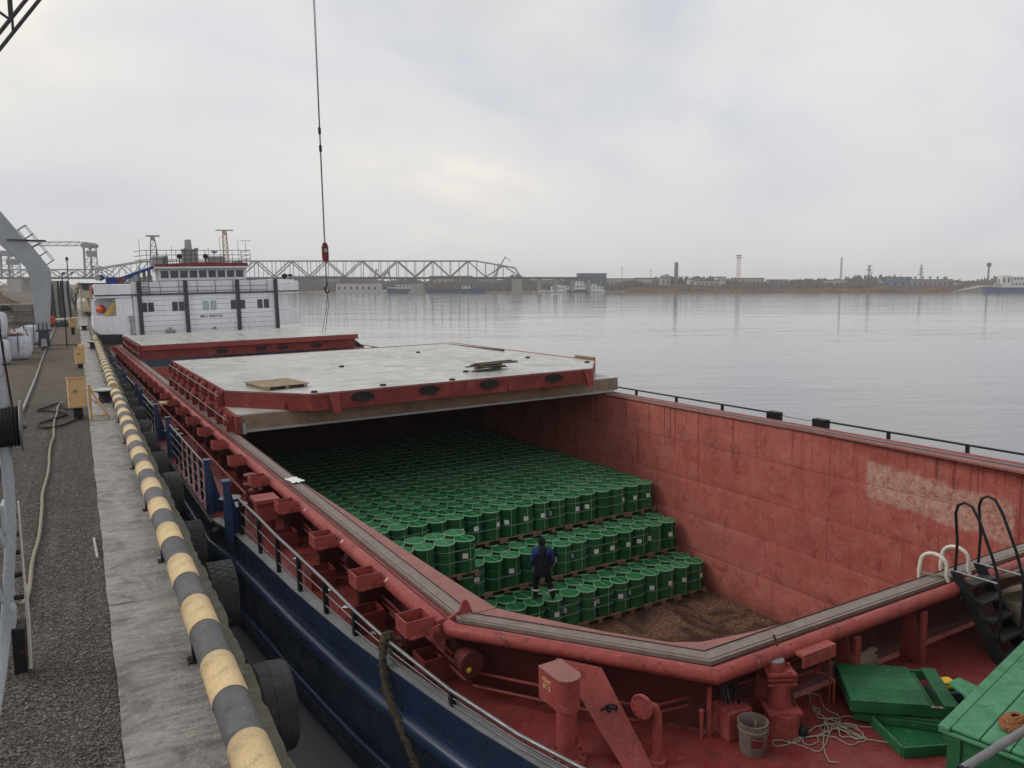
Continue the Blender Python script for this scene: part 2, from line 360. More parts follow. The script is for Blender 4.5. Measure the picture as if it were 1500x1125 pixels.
# ---- quay: concrete apron of cast slabs, gravel yard behind it
def conc_extra(nd, lk, c, noise, rng, mix, co):
    ms = N(nd, 'ShaderNodeMapping'); lk.new(co, ms.inputs[0]); ms.inputs['Scale'].default_value = (1.2, 7.0, 1)
    c = mix(rng(noise(1.6, 7, 0.7, vec=ms.outputs[0]), 0.48, 0.60, 0, 0.6), c, (0.085,0.078,0.072))
    c = mix(rng(noise(0.9, 6, 0.6, dist=1.2), 0.55, 0.62, 0, 0.65), c, (0.06,0.056,0.052))
    c = mix(rng(noise(26, 5, 0.7), 0.58, 0.64, 0, 0.7), c, (0.05,0.046,0.043))
    return mix(rng(noise(5, 7, 0.75), 0.58, 0.64, 0, 0.55), c, (0.36,0.34,0.32))
M_conc = mat('wet_worn_concrete', (0.30,0.282,0.262), 0.40, col2=(0.19,0.175,0.162), vscale=1.6, dirt=0.5, dcol=(0.11,0.104,0.097), dscale=1.2, bump=1.0, bscale=11, rvar=0.3, rand=0.08, spec=0.4, extra=conc_extra)
M_moss = mat('mossy_rough_concrete', (0.15,0.14,0.115), 0.85, col2=(0.085,0.085,0.058), vscale=5, dirt=0.5, dcol=(0.05,0.055,0.03), dscale=2.5, bump=1.0, bscale=22)
def gravel_extra(nd, lk, c, noise, rng, mix, co):
    v = N(nd, 'ShaderNodeTexVoronoi'); lk.new(co, v.inputs['Vector']); v.inputs['Scale'].default_value = 46
    c = mix(rng(v.outputs['Distance'], 0.15, 0.55, 0.0, 0.75), c, (0.022, 0.019, 0.017))
    sepc = N(nd, 'ShaderNodeSeparateColor'); lk.new(v.outputs['Color'], sepc.inputs[0])
    c = mix(rng(sepc.outputs[0], 0.74, 1.0, 0, 0.6), c, (0.34, 0.31, 0.28))
    # further along the quay the gravel gives way to trodden brown earth
    sp = N(nd, 'ShaderNodeSeparateXYZ'); lk.new(co, sp.inputs[0])
    return mix(rng(sp.outputs[1], 20, 48, 0, 0.75), c, mix(noise(0.5, 6), (0.075,0.056,0.042), (0.15,0.118,0.088)))
M_gravel = mat('dark_gravel', (0.15,0.132,0.12), 0.9, col2=(0.085,0.075,0.067), vscale=1.2, bump=1.0, bscale=34, extra=gravel_extra)
EDGE = 1.45
quay = MB()
quay.box(-0.0, EDGE-0.03, -12, 230, -9.0, -0.30)
quay_o = part('quay', quay, M_conc, kind='structure')
random.seed(3)
joints = [-8.2, -1.7, 4.8, 11.25, 17.75, 24.2, 30.7, 37.3, 43.8, 50.2, 56.8, 63.2, 69.8, 76.2, 82.8, 95, 110, 130, 160, 230]
for a, b in zip(joints[:-1], joints[1:]):
    sl = MB(); ny = max(6, min(60, int((b-a)*9))); nx = 8
    xs = [0.13 + (EDGE-0.13)*i/nx for i in range(nx+1)]
    vs = []; g = 0.012; eL = eR = 0.0
    for j in range(ny+1):
        eL = eL*0.8 + random.uniform(-0.006, 0.006); eR = eR*0.75 + random.uniform(-0.016, 0.016)
        y = a+g + (b-a-2*g)*j/ny
        for i, x in enumerate(xs):
            z = random.uniform(-0.006, 0.006); xx = x
            if i == nx: xx += eR - 0.01; z -= 0.02 + abs(eR)*0.6
            if i == nx-1: z += random.uniform(-0.006, 0.012)
            if i == 0: xx += eL; z -= 0.004
            vs.append((xx, y, z))
    n0 = len(vs); fs = []
    for j in range(ny):
        for i in range(nx):
            q_ = j*(nx+1)+i; fs.append((q_, q_+1, q_+nx+2, q_+nx+1))
    sl.cur = 0; sl.add(vs, fs)
    for idx in range(len(sl.f)):
        if idx % nx >= nx-2: sl.mi[idx] = 1
    # skirt down into the wall
    sk = MB()
    ring = [j*(nx+1)+nx for j in range(ny+1)]
    o = len(sl.v); sl.v += [(sl.v[i][0]-0.02, sl.v[i][1], -0.45) for i in ring]
    for k in range(ny): sl.f.append([ring[k], o+k, o+k+1, ring[k+1]]); sl.mi.append(1)
    ring = [j*(nx+1) for j in range(ny+1)]
    o = len(sl.v); sl.v += [(sl.v[i][0], sl.v[i][1], -0.3) for i in ring]
    for k in range(ny): sl.f.append([ring[k+1], o+k+1, o+k, ring[k]]); sl.mi.append(0)
    for j in (0, ny):
        ring = [j*(nx+1)+i for i in range(nx+1)]; o = len(sl.v); sl.v += [(sl.v[i][0], sl.v[i][1], -0.3) for i in ring]
        for k in range(nx): sl.f.append([ring[k], ring[k+1], o+k+1, o+k]); sl.mi.append(0)
    part('slab', sl, [M_conc, M_moss], quay_o, smooth=50)

gr = MB(); nx, ny = 40, 140
xs = [0.16 - 3.0*(i/nx)**1.0*1.0 - 120*max(0, (i/nx-0.6))**2 for i in range(nx+1)]
ys = [-12 + 50*(j/ny) + 400*(j/ny)**3 for j in range(ny+1)]
random.seed(5)
vs = [(x, y, -0.035 + random.uniform(-0.012, 0.012)) for y in ys for x in xs]
gr.add(vs, [(j*(nx+1)+i+1, j*(nx+1)+i, (j+1)*(nx+1)+i, (j+1)*(nx+1)+i+1) for j in range(ny) for i in range(nx)])
part('gravel_ground', gr, M_gravel, kind='structure', smooth=60)
fg = MB(); fg.add([(-2500,-300,-0.5),(0.0,-300,-0.5),(0.0,620,-0.5),(-2500,620,-0.5)], [(0,1,2,3)])
M_earth = mat('brown_earth', (0.10,0.078,0.06), 0.95, col2=(0.06,0.047,0.037), vscale=0.2, bump=0.4, bscale=4)
part('near_bank_ground', fg, M_earth, kind='structure')

# loose stones on the gravel: tiny, uncountable
random.seed(8)
M_stone = mat('gravel_stones', (0.25,0.222,0.198), 0.85, col2=(0.05,0.045,0.04), vscale=14, bump=0.2)
st = MB(); sv, sf = [], []
OCT = [(1,0,0),(-1,0,0),(0,1,0),(0,-1,0),(0,0,1),(0,0,-1)]; OF = [(0,2,4),(2,1,4),(1,3,4),(3,0,4),(2,0,5),(1,2,5),(3,1,5),(0,3,5)]
for k in range(42000):
    y = 6.5 + 26*random.random()**1.5; x = random.uniform(-2.3, 0.12)
    r = random.uniform(0.006, 0.015) * (1.6 if random.random() < 0.04 else 1.0)
    a = random.uniform(0, PI); ca, sa = math.cos(a), math.sin(a); ex, ey, ez = r*random.uniform(0.8,1.5), r, r*random.uniform(0.5,0.8)
    o = len(sv)
    for p in OCT:
        px, py = p[0]*ex, p[1]*ey
        sv.append((x+px*ca-py*sa, y+px*sa+py*ca, -0.025+p[2]*ez))
    sf += [(o+f[0], o+f[1], o+f[2]) for f in OF]
st.v, st.f, st.mi = sv, sf, [0]*len(sf)
part('loose_gravel', st, M_stone, kind='stuff', label='small loose grey stones lying over the gravel yard', cat='gravel')
# ================================================================== the cargo ship (one thing, many parts)
XC, DK, HB = 10.77, -0.90, 8.24          # centre line, deck height, half breadth (ship frame)
ship = thing('cargo_ship', 'long blue-hulled river cargo ship with red deck and open hold moored at the quay', 'ship', SHIP)
def sp(name, mb, m, smooth=None, parent=None, **kw): return part(name, mb, m, parent or ship, smooth=smooth, **kw)

GW = [(-4.4,0.05),(-4.1,1.2),(-3.2,2.3),(-1.6,3.7),(0.4,4.9),(2.4,5.75),(4.4,6.4),(6.45,6.92),(7.3,7.12),(8.3,7.29),(9.3,7.44),(10.2,7.57),
      (11.3,7.68),(12.5,7.79),(14.6,7.92),(16.1,8.02),(17.6,8.24),(46,8.24),(55,8.1),(66,7.75),(78,7.35),(86,6.9),(91,6.2),(93,5.4)]   # (y, half breadth at deck)
def hbr(y):
    for (a, p), (b, q_) in zip(GW[:-1], GW[1:]):
        if a <= y <= b: return p + (q_-p)*(y-a)/(b-a)
    return 0.05
# hull: stations from bow to stern, both sides
hull = MB()
lev = [(-0.80, 1.0, 0.0), (-1.20, 1.0, 0.05), (-1.75, 1.0, 0.12), (-2.6, 1.0, 0.26), (-3.6, 1.0, 0.5), (-5.6, 1.0, 1.0)]
for sgn in (-1, 1):
    vs = []
    for y, b in GW:
        fl = max(0.0, min(1.0, (19 - y)/22.0)) * 0.9
        for z, k, f in lev:
            hb = max(0.02, b - f*fl)
            zz = z if y < 17.55 or z < -0.85 else -0.86
            vs.append((XC + sgn*hb, y + (f*1.5 if y < 0 else 0), zz))
    n = len(lev); fs = []
    for i in range(len(GW)-1):
        for k in range(n-1):
            q_ = (i*n+k, (i+1)*n+k, (i+1)*n+k+1, i*n+k+1)
            fs.append(q_ if sgn < 0 else q_[::-1])
    hull.add(vs, fs)
tr = [(XC-5.4, 93, -0.86), (XC+5.4, 93, -0.86), (XC+5.4, 93, -5.6), (XC-5.4, 93, -5.6)]
hull.add(tr, [(0,1,2,3)])
hull_o = sp('hull', hull, M_blue, 35)
# grey flat bar on top of the bow plating and the two rubbing strakes
bar = MB(); pts = [(XC-hbr(y), y) for y in (17.5,16.1,14.6,12.5,11.3,10.2,9.3,8.3,7.3,6.45,4.4,2.4,0.4,-1.6,-3.2,-4.1)]
bar.sweep([(0.0,-0.80),(0.0,-0.786),(0.17,-0.786),(0.17,-0.90)], pts)
pts2 = [(2*XC-x, y) for x, y in pts][::-1]
bar.sweep([(0.0,-0.80),(0.0,-0.786),(0.17,-0.786),(0.17,-0.90)], pts2)
M_gbar = mat('grey_gunwale_paint', (0.20,0.205,0.215), 0.6, var=0.25, vscale=4, rust=0.2, bump=0.2)
sp('gunwale_bar', bar, M_gbar)
for z, f, r in ((-1.38, 0.065, 0.12), (-2.35, 0.21, 0.09)):
    for sgn in (-1, 1):
        stb = MB()
        ys_ = [0.4,2.4,4.4,6.45,7.3,8.3,9.3,10.2,11.3,12.5,14.6,16.1,17.6,30,46,55,66]
        stb.tube([(XC+sgn*(hbr(y) - f*max(0,min(1,(19-y)/22))*0.9 + 0.03), y, z) for y in ys_], r, 10)
        sp('rubbing_strake', stb, M_blue, 60)
# deck plating round the hatch
dk = MB(); DX0 = 4.05
def deck_strip(ys_, sgn):
    vs = []; 
    for y in ys_:
        o = XC + sgn*(hbr(y)-0.02); i = XC + sgn*(XC-DX0)
        if sgn*(o-i) < 0.02: i = o
        vs += [(o, y, DK), (i, y, DK)]
    fs = [(2*k, 2*k+1, 2*k+3, 2*k+2) if sgn < 0 else (2*k, 2*k+2, 2*k+3, 2*k+1) for k in range(len(ys_)-1)]
    dk.add(vs, fs)
for sgn in (-1, 1): deck_strip([8.6,9.3,10.2,11.3,12.5,14.6,16.1,17.6,30,46,55,66,69], sgn)
yl = [8.6,8.3,7.3,6.45,4.4,2.4,0.4,-1.6,-3.2,-4.1]
vs = []
for y in yl: vs += [(XC-hbr(y)+0.02, y, DK), (XC+hbr(y)-0.02, y, DK)]
# foredeck split around the hatch front
dk.add([(XC-hbr(8.6)+0.02,8.6,DK),(4.05,8.6,DK),(5.85,6.0,DK),(XC-hbr(6.0)+.02,6.0,DK)], [(0,3,2,1)])
dk.add([(2*XC-p[0],p[1],DK) for p in [(XC-hbr(8.6)+0.02,8.6),(4.05,8.6),(5.85,6.0),(XC-hbr(6.0)+.02,6.0)]], [(0,1,2,3)])
yl = [6.0,4.4,2.4,0.4,-1.6,-3.2,-4.1]; vs = []
for y in yl: vs += [(XC-hbr(y)+0.02, y, DK), (XC+hbr(y)-0.02, y, DK)]
dk.add(vs, [(2*k, 2*k+2, 2*k+3, 2*k+1) for k in range(len(yl)-1)])
yl = [69,78,86,91,93]; vs = []
for y in yl: vs += [(XC-hbr(y)+0.02, y, DK), (XC+hbr(y)-0.02, y, DK)]
dk.add(vs, [(2*k, 2*k+1, 2*k+3, 2*k+2) for k in range(len(yl)-1)])
sp('deck', dk, M_red)

# ---- hatch coaming: mitred sweep round the opening
HP = [(4.22,68.4),(4.22,8.44),(5.91,6.14),(15.63,6.14),(17.32,8.44),(17.32,68.4)]      # walking forward on port side
HPo = HP[::-1]     # so that +d points outwards (away from the hold)
def coam(name, prof, m, closed=False, smooth=None):
    c = MB(); c.sweep(prof, HPo, closed); return sp(name, c, m, smooth)
# left of the walking direction on the reversed path: starboard side walked forward -> left is port... use sign -1 for outwards
O = 1.0
coam('coaming_plate', [(O*0.05,-0.03),(O*0.05,DK),(O*0.03,DK),(O*0.03,-0.03)], M_redshade, True)
coam('coaming_strip', [(0,-0.05),(0,0.0),(O*0.22,0.0),(O*0.22,-0.05)], M_grey, True)
coam('rubber_seal', [(O*0.174,-0.01),(O*0.174,0.003),(O*0.182,0.003),(O*0.182,-0.01)], M_rubber, True)
coam('inner_rib', [(O*0.002,-0.02),(O*0.002,0.010),(O*0.011,0.010),(O*0.011,-0.02)], M_rubber, True)
coam('coaming_gutter', [(O*0.223,-0.055),(O*0.27,-0.06),(O*0.30,-0.05),(O*0.30,-0.02),(O*0.315,-0.02),(O*0.315,-0.10),(O*0.223,-0.10)], M_red, True)
def tube_prof(d, z, r): return [(O*(d+r*math.cos(2*PI*k/14)), z+r*math.sin(2*PI*k/14)) for k in range(14)]
for path in ([(17.32,68.4),(17.32,8.5)], [(4.22,8.5),(4.22,68.4)]):
    c = MB(); c.sweep(tube_prof(0.40,-0.105,0.108), path, True); sp('coaming_tube', c, M_redtube, 50)
c = MB(); c.sweep(tube_prof(0.345,-0.095,0.088), [(17.32,8.46),(17.32,8.44),(15.63,6.14),(5.91,6.14),(4.22,8.44),(4.22,8.46)], True); sp('front_coaming_tube', c, M_redtube, 50)
# faded inner ledge that widens towards the bow
lg = MB()
for mir in (0, 1):
    inn = [(4.25,68),(4.25,16.4),(4.37,13),(4.47,10.2),(4.55,8.46),(4.71,8.15),(5.3,7.15),(5.75,6.53),(6.06,6.34),(6.57,6.24),(7.2,6.17),(10.77,6.17)]
    out = [(4.219,68),(4.219,16.4),(4.219,13),(4.219,10.2),(4.219,8.44),(4.42,8.16),(5.1,7.24),(5.55,6.62),(5.91,6.14),(6.5,6.139),(7.2,6.139),(10.77,6.139)]
    if mir: inn = [(2*XC-x, y) for x, y in inn]; out = [(2*XC-x, y) for x, y in out]
    n = len(inn); vs = [(x, y, -0.012) for x, y in out] + [(x, y, -0.012) for x, y in inn] + [(x, y, -0.06) for x, y in inn]
    fs = []
    for k in range(n-1):
        a_ = (k, k+1, n+k+1, n+k); b_ = (n+k, n+k+1, 2*n+k+1, 2*n+k)
        fs += [a_, b_] if not mir else [a_[::-1], b_[::-1]]
    lg.add(vs, fs)
sp('inner_ledge', lg, M_pink)
# seam and bracket where the straight coaming meets its angled front
cb = MB(); cb.prism([(4.24,0.0),(4.17,0.17),(4.12,0.17),(4.06,0.05),(3.9,-0.02),(3.82,-0.28),(4.24,-0.28)], 'y', 8.50, 8.53); sp('corner_bracket', cb, M_redtube)
cb = MB(); cb.prism([(0.02,-0.06),(0.62,-0.02),(0.62,-0.36),(0.05,-0.4)], 'x', -0.012, 0.012, T(3.83,8.42,0) @ RZ(0.15)); sp('corner_bracket', cb, M_redtube)
for k, (x, y, a) in enumerate([(4.4,8.44,0.2)]):
    cb = MB(); cb.box(4.22,4.56,8.443,8.449,-0.012,-0.008); sp('ledge_seam', cb, M_rubber)

# ---- hold: floor, plated walls
HF = -5.78
def hold_extra(nd, lk, c, noise, rng, mix, co):
    sp3 = N(nd, 'ShaderNodeSeparateXYZ'); lk.new(co, sp3.inputs[0])
    def mth(op_, a_, b_=None):
        m_ = N(nd, 'ShaderNodeMath', operation=op_)
        for i_, q_ in enumerate((a_, b_)):
            if q_ is None: continue
            if isinstance(q_, (int, float)): m_.inputs[i_].default_value = q_
            else: lk.new(q_, m_.inputs[i_])
        return m_.outputs[0]
    Y, Z = sp3.outputs[1], sp3.outputs[2]
    # rust runs from the coaming: narrow columns of uneven length
    cy = N(nd, 'ShaderNodeCombineXYZ'); lk.new(Y, cy.inputs[0])
    col_ = rng(noise(5.5, 3, 0.7, vec=cy.outputs[0]), 0.52, 0.62)
    ln = noise(1.3, 2, 0.5, vec=cy.outputs[0])
    zz = mth('ADD', mth('MULTIPLY', mth('SUBTRACT', ln, 0.50), 11.0), mth('ADD', Z, 1.3))
    run = mth('MULTIPLY', col_, rng(zz, -0.2, 0.8))
    c = mix(mth('MULTIPLY', run, 0.75), c, (0.115, 0.022, 0.018))
    # scuffs and pale scratches
    ms = N(nd, 'ShaderNodeMapping'); lk.new(co, ms.inputs[0]); ms.inputs['Scale'].default_value = (1, 8, 1.6)
    c = mix(rng(noise(2.2, 6, 0.75, vec=ms.outputs[0]), 0.58, 0.64, 0, 0.55), c, (0.50, 0.25, 0.20))
    c = mix(rng(noise(1.7, 9, 0.75, dist=0.6), 0.54, 0.64, 0, 0.6), c, (0.19,0.045,0.038))
    c = mix(rng(noise(31, 5, 0.7), 0.60, 0.65, 0, 0.6), c, (0.55,0.32,0.27))
    # darker band near the floor
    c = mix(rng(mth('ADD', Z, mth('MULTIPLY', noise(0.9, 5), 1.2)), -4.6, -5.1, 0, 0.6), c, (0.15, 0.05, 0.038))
    # area where the topcoat has been scraped off
    wob = mth('MULTIPLY', mth('SUBTRACT', noise(3.2, 8, 0.68), 0.5), 1.25)
    dyv = mth('SUBTRACT', mth('ABSOLUTE', mth('SUBTRACT', Y, 10.5)), 1.78)
    zt_ = mth('ADD', mth('MULTIPLY', mth('SUBTRACT', Y, 12.2), -0.085), 0.98)
    dzv = mth('SUBTRACT', mth('ABSOLUTE', mth('ADD', Z, zt_)), 0.47)
    dd = mth('ADD', mth('MAXIMUM', dyv, dzv), mth('MULTIPLY', wob, 0.35))
    ft = mth('MULTIPLY', rng(dd, 0.05, -0.06, 0, 0.95), rng(noise(9, 8, 0.75), 0.62, 0.50))
    return mix(ft, c, mix(rng(noise(7, 6, 0.7), 0.35, 0.65), (0.50,0.33,0.275), (0.36,0.20,0.165)))
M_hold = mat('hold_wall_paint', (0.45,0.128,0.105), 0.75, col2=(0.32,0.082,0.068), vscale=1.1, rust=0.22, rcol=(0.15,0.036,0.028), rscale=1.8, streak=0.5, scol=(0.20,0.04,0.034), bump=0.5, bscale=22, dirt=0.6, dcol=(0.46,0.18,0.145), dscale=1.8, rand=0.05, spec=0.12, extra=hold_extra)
def floor_extra(nd, lk, c, noise, rng, mix, co):
    return mix(rng(noise(0.7, 8, 0.6, dist=1.0), 0.42, 0.56), c, mix(rng(noise(9, 5, 0.7), 0.4, 0.6), (0.06,0.028,0.017), (0.20,0.115,0.07)))
M_holdf = mat('rusty_hold_floor', (0.035,0.016,0.013), 0.85, col2=(0.055,0.028,0.02), vscale=3, bump=0.6, bscale=18, extra=floor_extra)
hf = MB(); hf.box(4.25,17.3,6.17,47,HF-0.3,HF); sp('hold_floor', hf, M_holdf)
WX = 17.29
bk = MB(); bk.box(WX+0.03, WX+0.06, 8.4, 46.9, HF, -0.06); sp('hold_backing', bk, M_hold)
random.seed(21)
rows = [HF, -4.62, -3.48, -2.32, -1.12, -0.055]
for r in range(5):
    ycuts = [8.46] + [y + (1.7 if r % 2 else 0) for y in (13.4, 19.6, 25.8)] + [33.2]
    for c in range(4):
        pr = random.uniform(0.0, 0.020)
        pl = MB(); y0, y1, z0, z1 = ycuts[c]+0.003, ycuts[c+1]-0.003, rows[r]+0.004, rows[r+1]-0.004
        nn = 8; vs = []
        for j in range(nn+1):
            for i in range(nn+1):
                edge = i in (0, nn) or j in (0, nn)
                vs.append((WX-pr+(0.010 if edge else random.uniform(-0.016, 0.008)), y0+(y1-y0)*i/nn, z0+(z1-z0)*j/nn))
        pl.add(vs, [(j*(nn+1)+i, (j+1)*(nn+1)+i, (j+1)*(nn+1)+i+1, j*(nn+1)+i+1) for j in range(nn) for i in range(nn)])
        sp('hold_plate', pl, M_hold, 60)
# other hold walls: aft bulkhead, port side, angled bow end
M_bulkshade = mat('shade_toned_bulkhead', (0.05,0.022,0.02), 0.9, bump=0.2)  # gloom under the covers is put into this dark colour
bw = MB(); bw.box(4.2,17.35,33.2,33.3,HF,-0.06); sp('hold_bulkhead', bw, M_bulkshade)
bw = MB(); bw.box(4.20,4.249,8.4,47,HF,-0.06); sp('port_hold_wall', bw, M_hold)
bw = MB(); bw.sweep([(0,-0.06),(0,HF),(-0.03,HF),(-0.03,-0.06)], [(4.25,8.5),(5.93,6.17),(15.61,6.17),(17.3,8.5)], True); sp('bow_hold_wall', bw, M_hold)
bw = MB(); bw.box(4.2,17.35,47,47.1,HF,-0.06); sp('hold_bulkhead', bw, M_hold)
bw = MB(); bw.box(4.2,17.35,68.3,68.4,DK,-0.05); sp('coaming_end_plate', bw, M_red)
# rounded top edge of the starboard wall
rl = MB(); rl.tube([(WX-0.01,46,-0.06),(WX-0.01,8.46,-0.06)], 0.05, 10); sp('wall_top_roll', rl, M_pink, 60)
# thin vertical ribs behind the starboard coaming, starboard rail
for y0, y1 in ((6.5,14.9),(16.6,30),(31.5,44),(46,60)):
    r = MB(); r.tube([(18.86,y0,-0.06),(18.86,y1,-0.06)], 0.028, 8); r.tube([(18.86,y0,-0.42),(18.86,y1,-0.42)], 0.014, 6); sp('starboard_rail', r, M_black, 60)
    n = max(2, int((y1-y0)/2.0))
    for k in range(n+1):
        s_ = MB(); yy = y0+(y1-y0)*k/n; s_.box(18.82,18.90,yy-0.035,yy+0.035,DK,-0.07); sp('rail_post', s_, M_black)
for y in (14.9,16.6):
    s_ = MB(); s_.box(18.7,18.92,y-0.22,y+0.22,DK,0.0); sp('rail_end_plate', s_, M_black)
ch = MB(); ch.tube([(18.86,14.9,-0.06),(18.86,15.4,-0.11),(18.86,16.1,-0.11),(18.86,16.6,-0.06)], 0.01, 5); sp('rail_chain', ch, M_black)

# ---- port side: stays, socket boxes, deck boxes, longitudinal pipes
random.seed(4)
ys_b = [8.65, 10.45, 12.5, 14.9] + [17.3+2.35*k for k in range(21)]
box_me = None
def open_box(w, d, h, t=0.015):
    b = MB(); b.box(0,w,0,d,0,t); b.box(0,t,0,d,t,h); b.box(w-t,w,0,d,t,h); b.box(t,w-t,0,t,t,h); b.box(t,w-t,d-t,d,t,h); return b
bx_me = open_box(0.36,0.34,0.20).mesh('socket_box', M_redtube)
g_ = MB(); g_.prism([(0,0),(0.42,0.10),(0.42,0.02),(0.05,-0.02)], 'y', -0.012, 0.012); g_.prism([(0.0,-0.02),(0.34,0.12),(0.4,0.12),(0.4,-0.02)],'z',0.0,0.012)
gs_me = g_.mesh('socket_gusset', M_redtube)
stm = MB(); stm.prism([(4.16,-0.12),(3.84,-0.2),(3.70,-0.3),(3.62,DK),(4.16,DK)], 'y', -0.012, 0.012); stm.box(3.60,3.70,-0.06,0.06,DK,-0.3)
st_me = stm.mesh('coaming_stay', M_redshade)
dbx_me = open_box(0.42,0.38,0.30).mesh('deck_box', M_red)
for k, y in enumerate(ys_b):
    o = put('socket_box', bx_me, ship, T(3.33, y-0.17, -0.13))
    put('gusset', gs_me, o, T(0.02, -0.03, 0.0))
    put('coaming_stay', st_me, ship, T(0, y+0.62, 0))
    if y < 34 and (k < 4 or k % 2): put('deck_box', dbx_me, ship, T(max(3.30, XC-hbr(y)+0.22), y+0.05, DK))
# row of lashing lugs on the tube and drain lamps under it
lug = MB(); lug.lathe([(0.055,-0.015),(0.075,-0.015),(0.075,0.015),(0.055,0.015),(0.055,-0.015)], 10); lug_me = lug.mesh('lashing_ring', M_black)
for y in ys_b[:12]:
    put('lashing_ring', lug_me, ship, T(3.60, y+0.64, -0.42) @ RY(PI/2))
lp = MB(); lp.lathe([(0.0,-0.16),(0.13,-0.13),(0.16,-0.02),(0.16,0.12),(0.0,0.12)], 14)
for y in (8.05, 12.3):
    put('round_tank', lp.mesh('round_tank', M_redshade, 40), ship, T(3.98, y+0.1, -0.44) @ RX(PI/2))
sy_ = MB(); sy_.lathe([(0,0),(0.035,0.01),(0.0,0.02)], 10); part('yellow_cap', sy_, M_yelcr, ship, T(3.92,8.01,-0.48) @ RX(PI/2))
for x, z, r in ((3.48,-0.62,0.035),(3.98,-0.62,0.025),(3.98,-0.72,0.025)):
    p_ = MB(); p_.tube([(x,17.0 if x < 3.6 else 8.2,z),(x,66,z)], r, 8); sp('deck_pipe', p_, M_red, 60)
for a, b in (((4.05,8.2,-0.62),(5.25,6.5,-0.62)),((4.02,8.1,-0.75),(5.2,6.42,-0.75))):
    p_ = MB(); p_.tube([a, b], 0.022, 8); sp('deck_pipe', p_, M_red, 60)
p_ = MB(); p_.tube([(5.3,6.3,-0.55),(7.6,6.02,-0.55)], 0.018, 6); p_.tube([(5.3,6.3,-0.64),(7.6,6.02,-0.64)], 0.018, 6); sp('deck_pipe', p_, M_red, 60)
# valve pair and covered chest beside the coaming
for y in (18.1, 17.5):
    v_ = MB(); v_.lathe([(0.11,DK),(0.11,-0.32),(0.16,-0.32),(0.16,-0.27),(0.07,-0.25),(0.07,-0.1),(0.14,-0.1),(0.14,-0.06),(0,-0.05)], 12)
    part('valve_stand', v_, M_red, ship, T(3.50, y, 0), 40)
for y in (16.2,):
    v_ = MB(); v_.box(-0.26,0.22,-0.28,0.28,-0.22,-0.14); v_.box(-0.2,0.16,-0.22,0.22,-0.60,-0.22); v_.cyl((0,0,DK),(0,0,-0.6),0.16,n=14)
    part('vent_chest', v_, M_redtube, ship, T(3.42, y, 0), 40)
v_ = MB(); v_.box(3.25,3.75,33.0,33.7,-0.3,-0.22); sp('wooden_cover', v_, M_yellow)

# ---- port railings
def rail_run(pts, mid=(0.33,0.66), r=0.022, rm=0.010, m=M_steel):
    r_ = MB(); r_.tube([(x,y,zt) for x,y,zt in pts], r, 8); sp('hand_rail', r_, m, 60)
    for f in mid:
        r_ = MB(); r_.tube([(x,y,-0.84+(zt+0.84)*f) for x,y,zt in pts], rm, 6); sp('rail_wire', r_, M_steel, 60)
def stanch(x, y, zt, w=0.095, z0=-0.86):
    s_ = MB(); s_.prism([(-w/2,z0),(w/2,z0),(w/2,zt-0.05),(w*0.2,zt+0.02),(-w*0.2,zt+0.02),(-w/2,zt-0.05)], 'x', -0.03, 0.03, T(x,y,0)); sp('stanchion', s_, M_black)
bow_r = [(2.86,16.0,-0.06),(2.92,14.65,-0.08),(2.97,13.46,-0.13),(3.05,12.39,-0.18),(3.15,11.29,-0.26),(3.27,10.32,-0.40),(3.40,9.3,-0.50),(3.62,7.9,-0.60),(3.85,6.7,-0.62),(4.25,5.2,-0.6),(5.0,3.0,-0.6),(6.2,0.6,-0.6)]
rail_run(bow_r, r=0.026)
for i in (0,1,2,3,4,5,7,9,10): stanch(bow_r[i][0]+0.02, bow_r[i][1], bow_r[i][2])
mid_runs = [(18.7,25.0),(29.2,33.2),(36.5,41.0),(44.0,50.0),(52.5,60.0)]
for a, b in mid_runs:
    n = max(2, int(round((b-a)/0.9)))
    pts = [(2.66, a+(b-a)*k/n, 0.16) for k in range(n+1)]
    rail_run(pts, mid=(0.25,0.5,0.75))
    for p in pts[1:-1]:
        stanch(p[0]+0.02, p[1], p[2]-0.02, w=0.05)
# fairlead stations: pairs of tapered blue plates with double bitts between them
pm = MB(); pm.prism([(-0.22,-0.9),(0.22,-0.9),(0.10,0.30),(-0.10,0.30)], 'x', -0.05, 0.05); pm.box(-0.09,0.09,-0.13,0.13,0.30,0.33); pm.prism([(0.05,-0.9),(0.32,-0.9),(0.05,0.2)],'y',-0.012,0.012)
pm_me = pm.mesh('fairlead_plate', M_bluep)
bt = MB(); bt.lathe([(0.16,DK),(0.16,-0.50),(0.23,-0.48),(0.23,-0.445),(0,-0.44)], 16); bt_me = bt.mesh('bitt', M_black, 40)
cp = MB(); cp.lathe([(0.23,-0.44),(0.235,-0.425),(0,-0.42)], 16); cp_me = cp.mesh('bitt_cap', M_gbar, 40)
rlm = MB(); rlm.lathe([(0.14,-0.12),(0.08,-0.05),(0.08,0.05),(0.14,0.12),(0,0.12)], 12); rl_me = rlm.mesh('fairlead_roller', M_black, 40)
for y0, y1 in ((16.15,18.45),(25.5,28.7),(33.8,36.0),(41.5,43.6),(50.5,52.2)):
    put('fairlead_plate', pm_me, ship, T(2.66,y0,0)); put('fairlead_plate', pm_me, ship, T(2.66,y1,0))
    for yy in (y0*0.62+y1*0.38, y0*0.33+y1*0.67):
        o = put('bitt', bt_me, ship, T(2.98,yy,0)); put('bitt_cap', cp_me, o)
    put('fairlead_roller', rl_me, ship, T(2.50,y0+0.55,-0.92) @ RX(PI/2))
# black half-round sill bar along the deck edge
sl_ = MB(); sl_.tube([(2.54,17.4,-0.88),(2.54,46,-0.88)], 0.06, 8); sp('deck_edge_bar', sl_, M_black, 60)
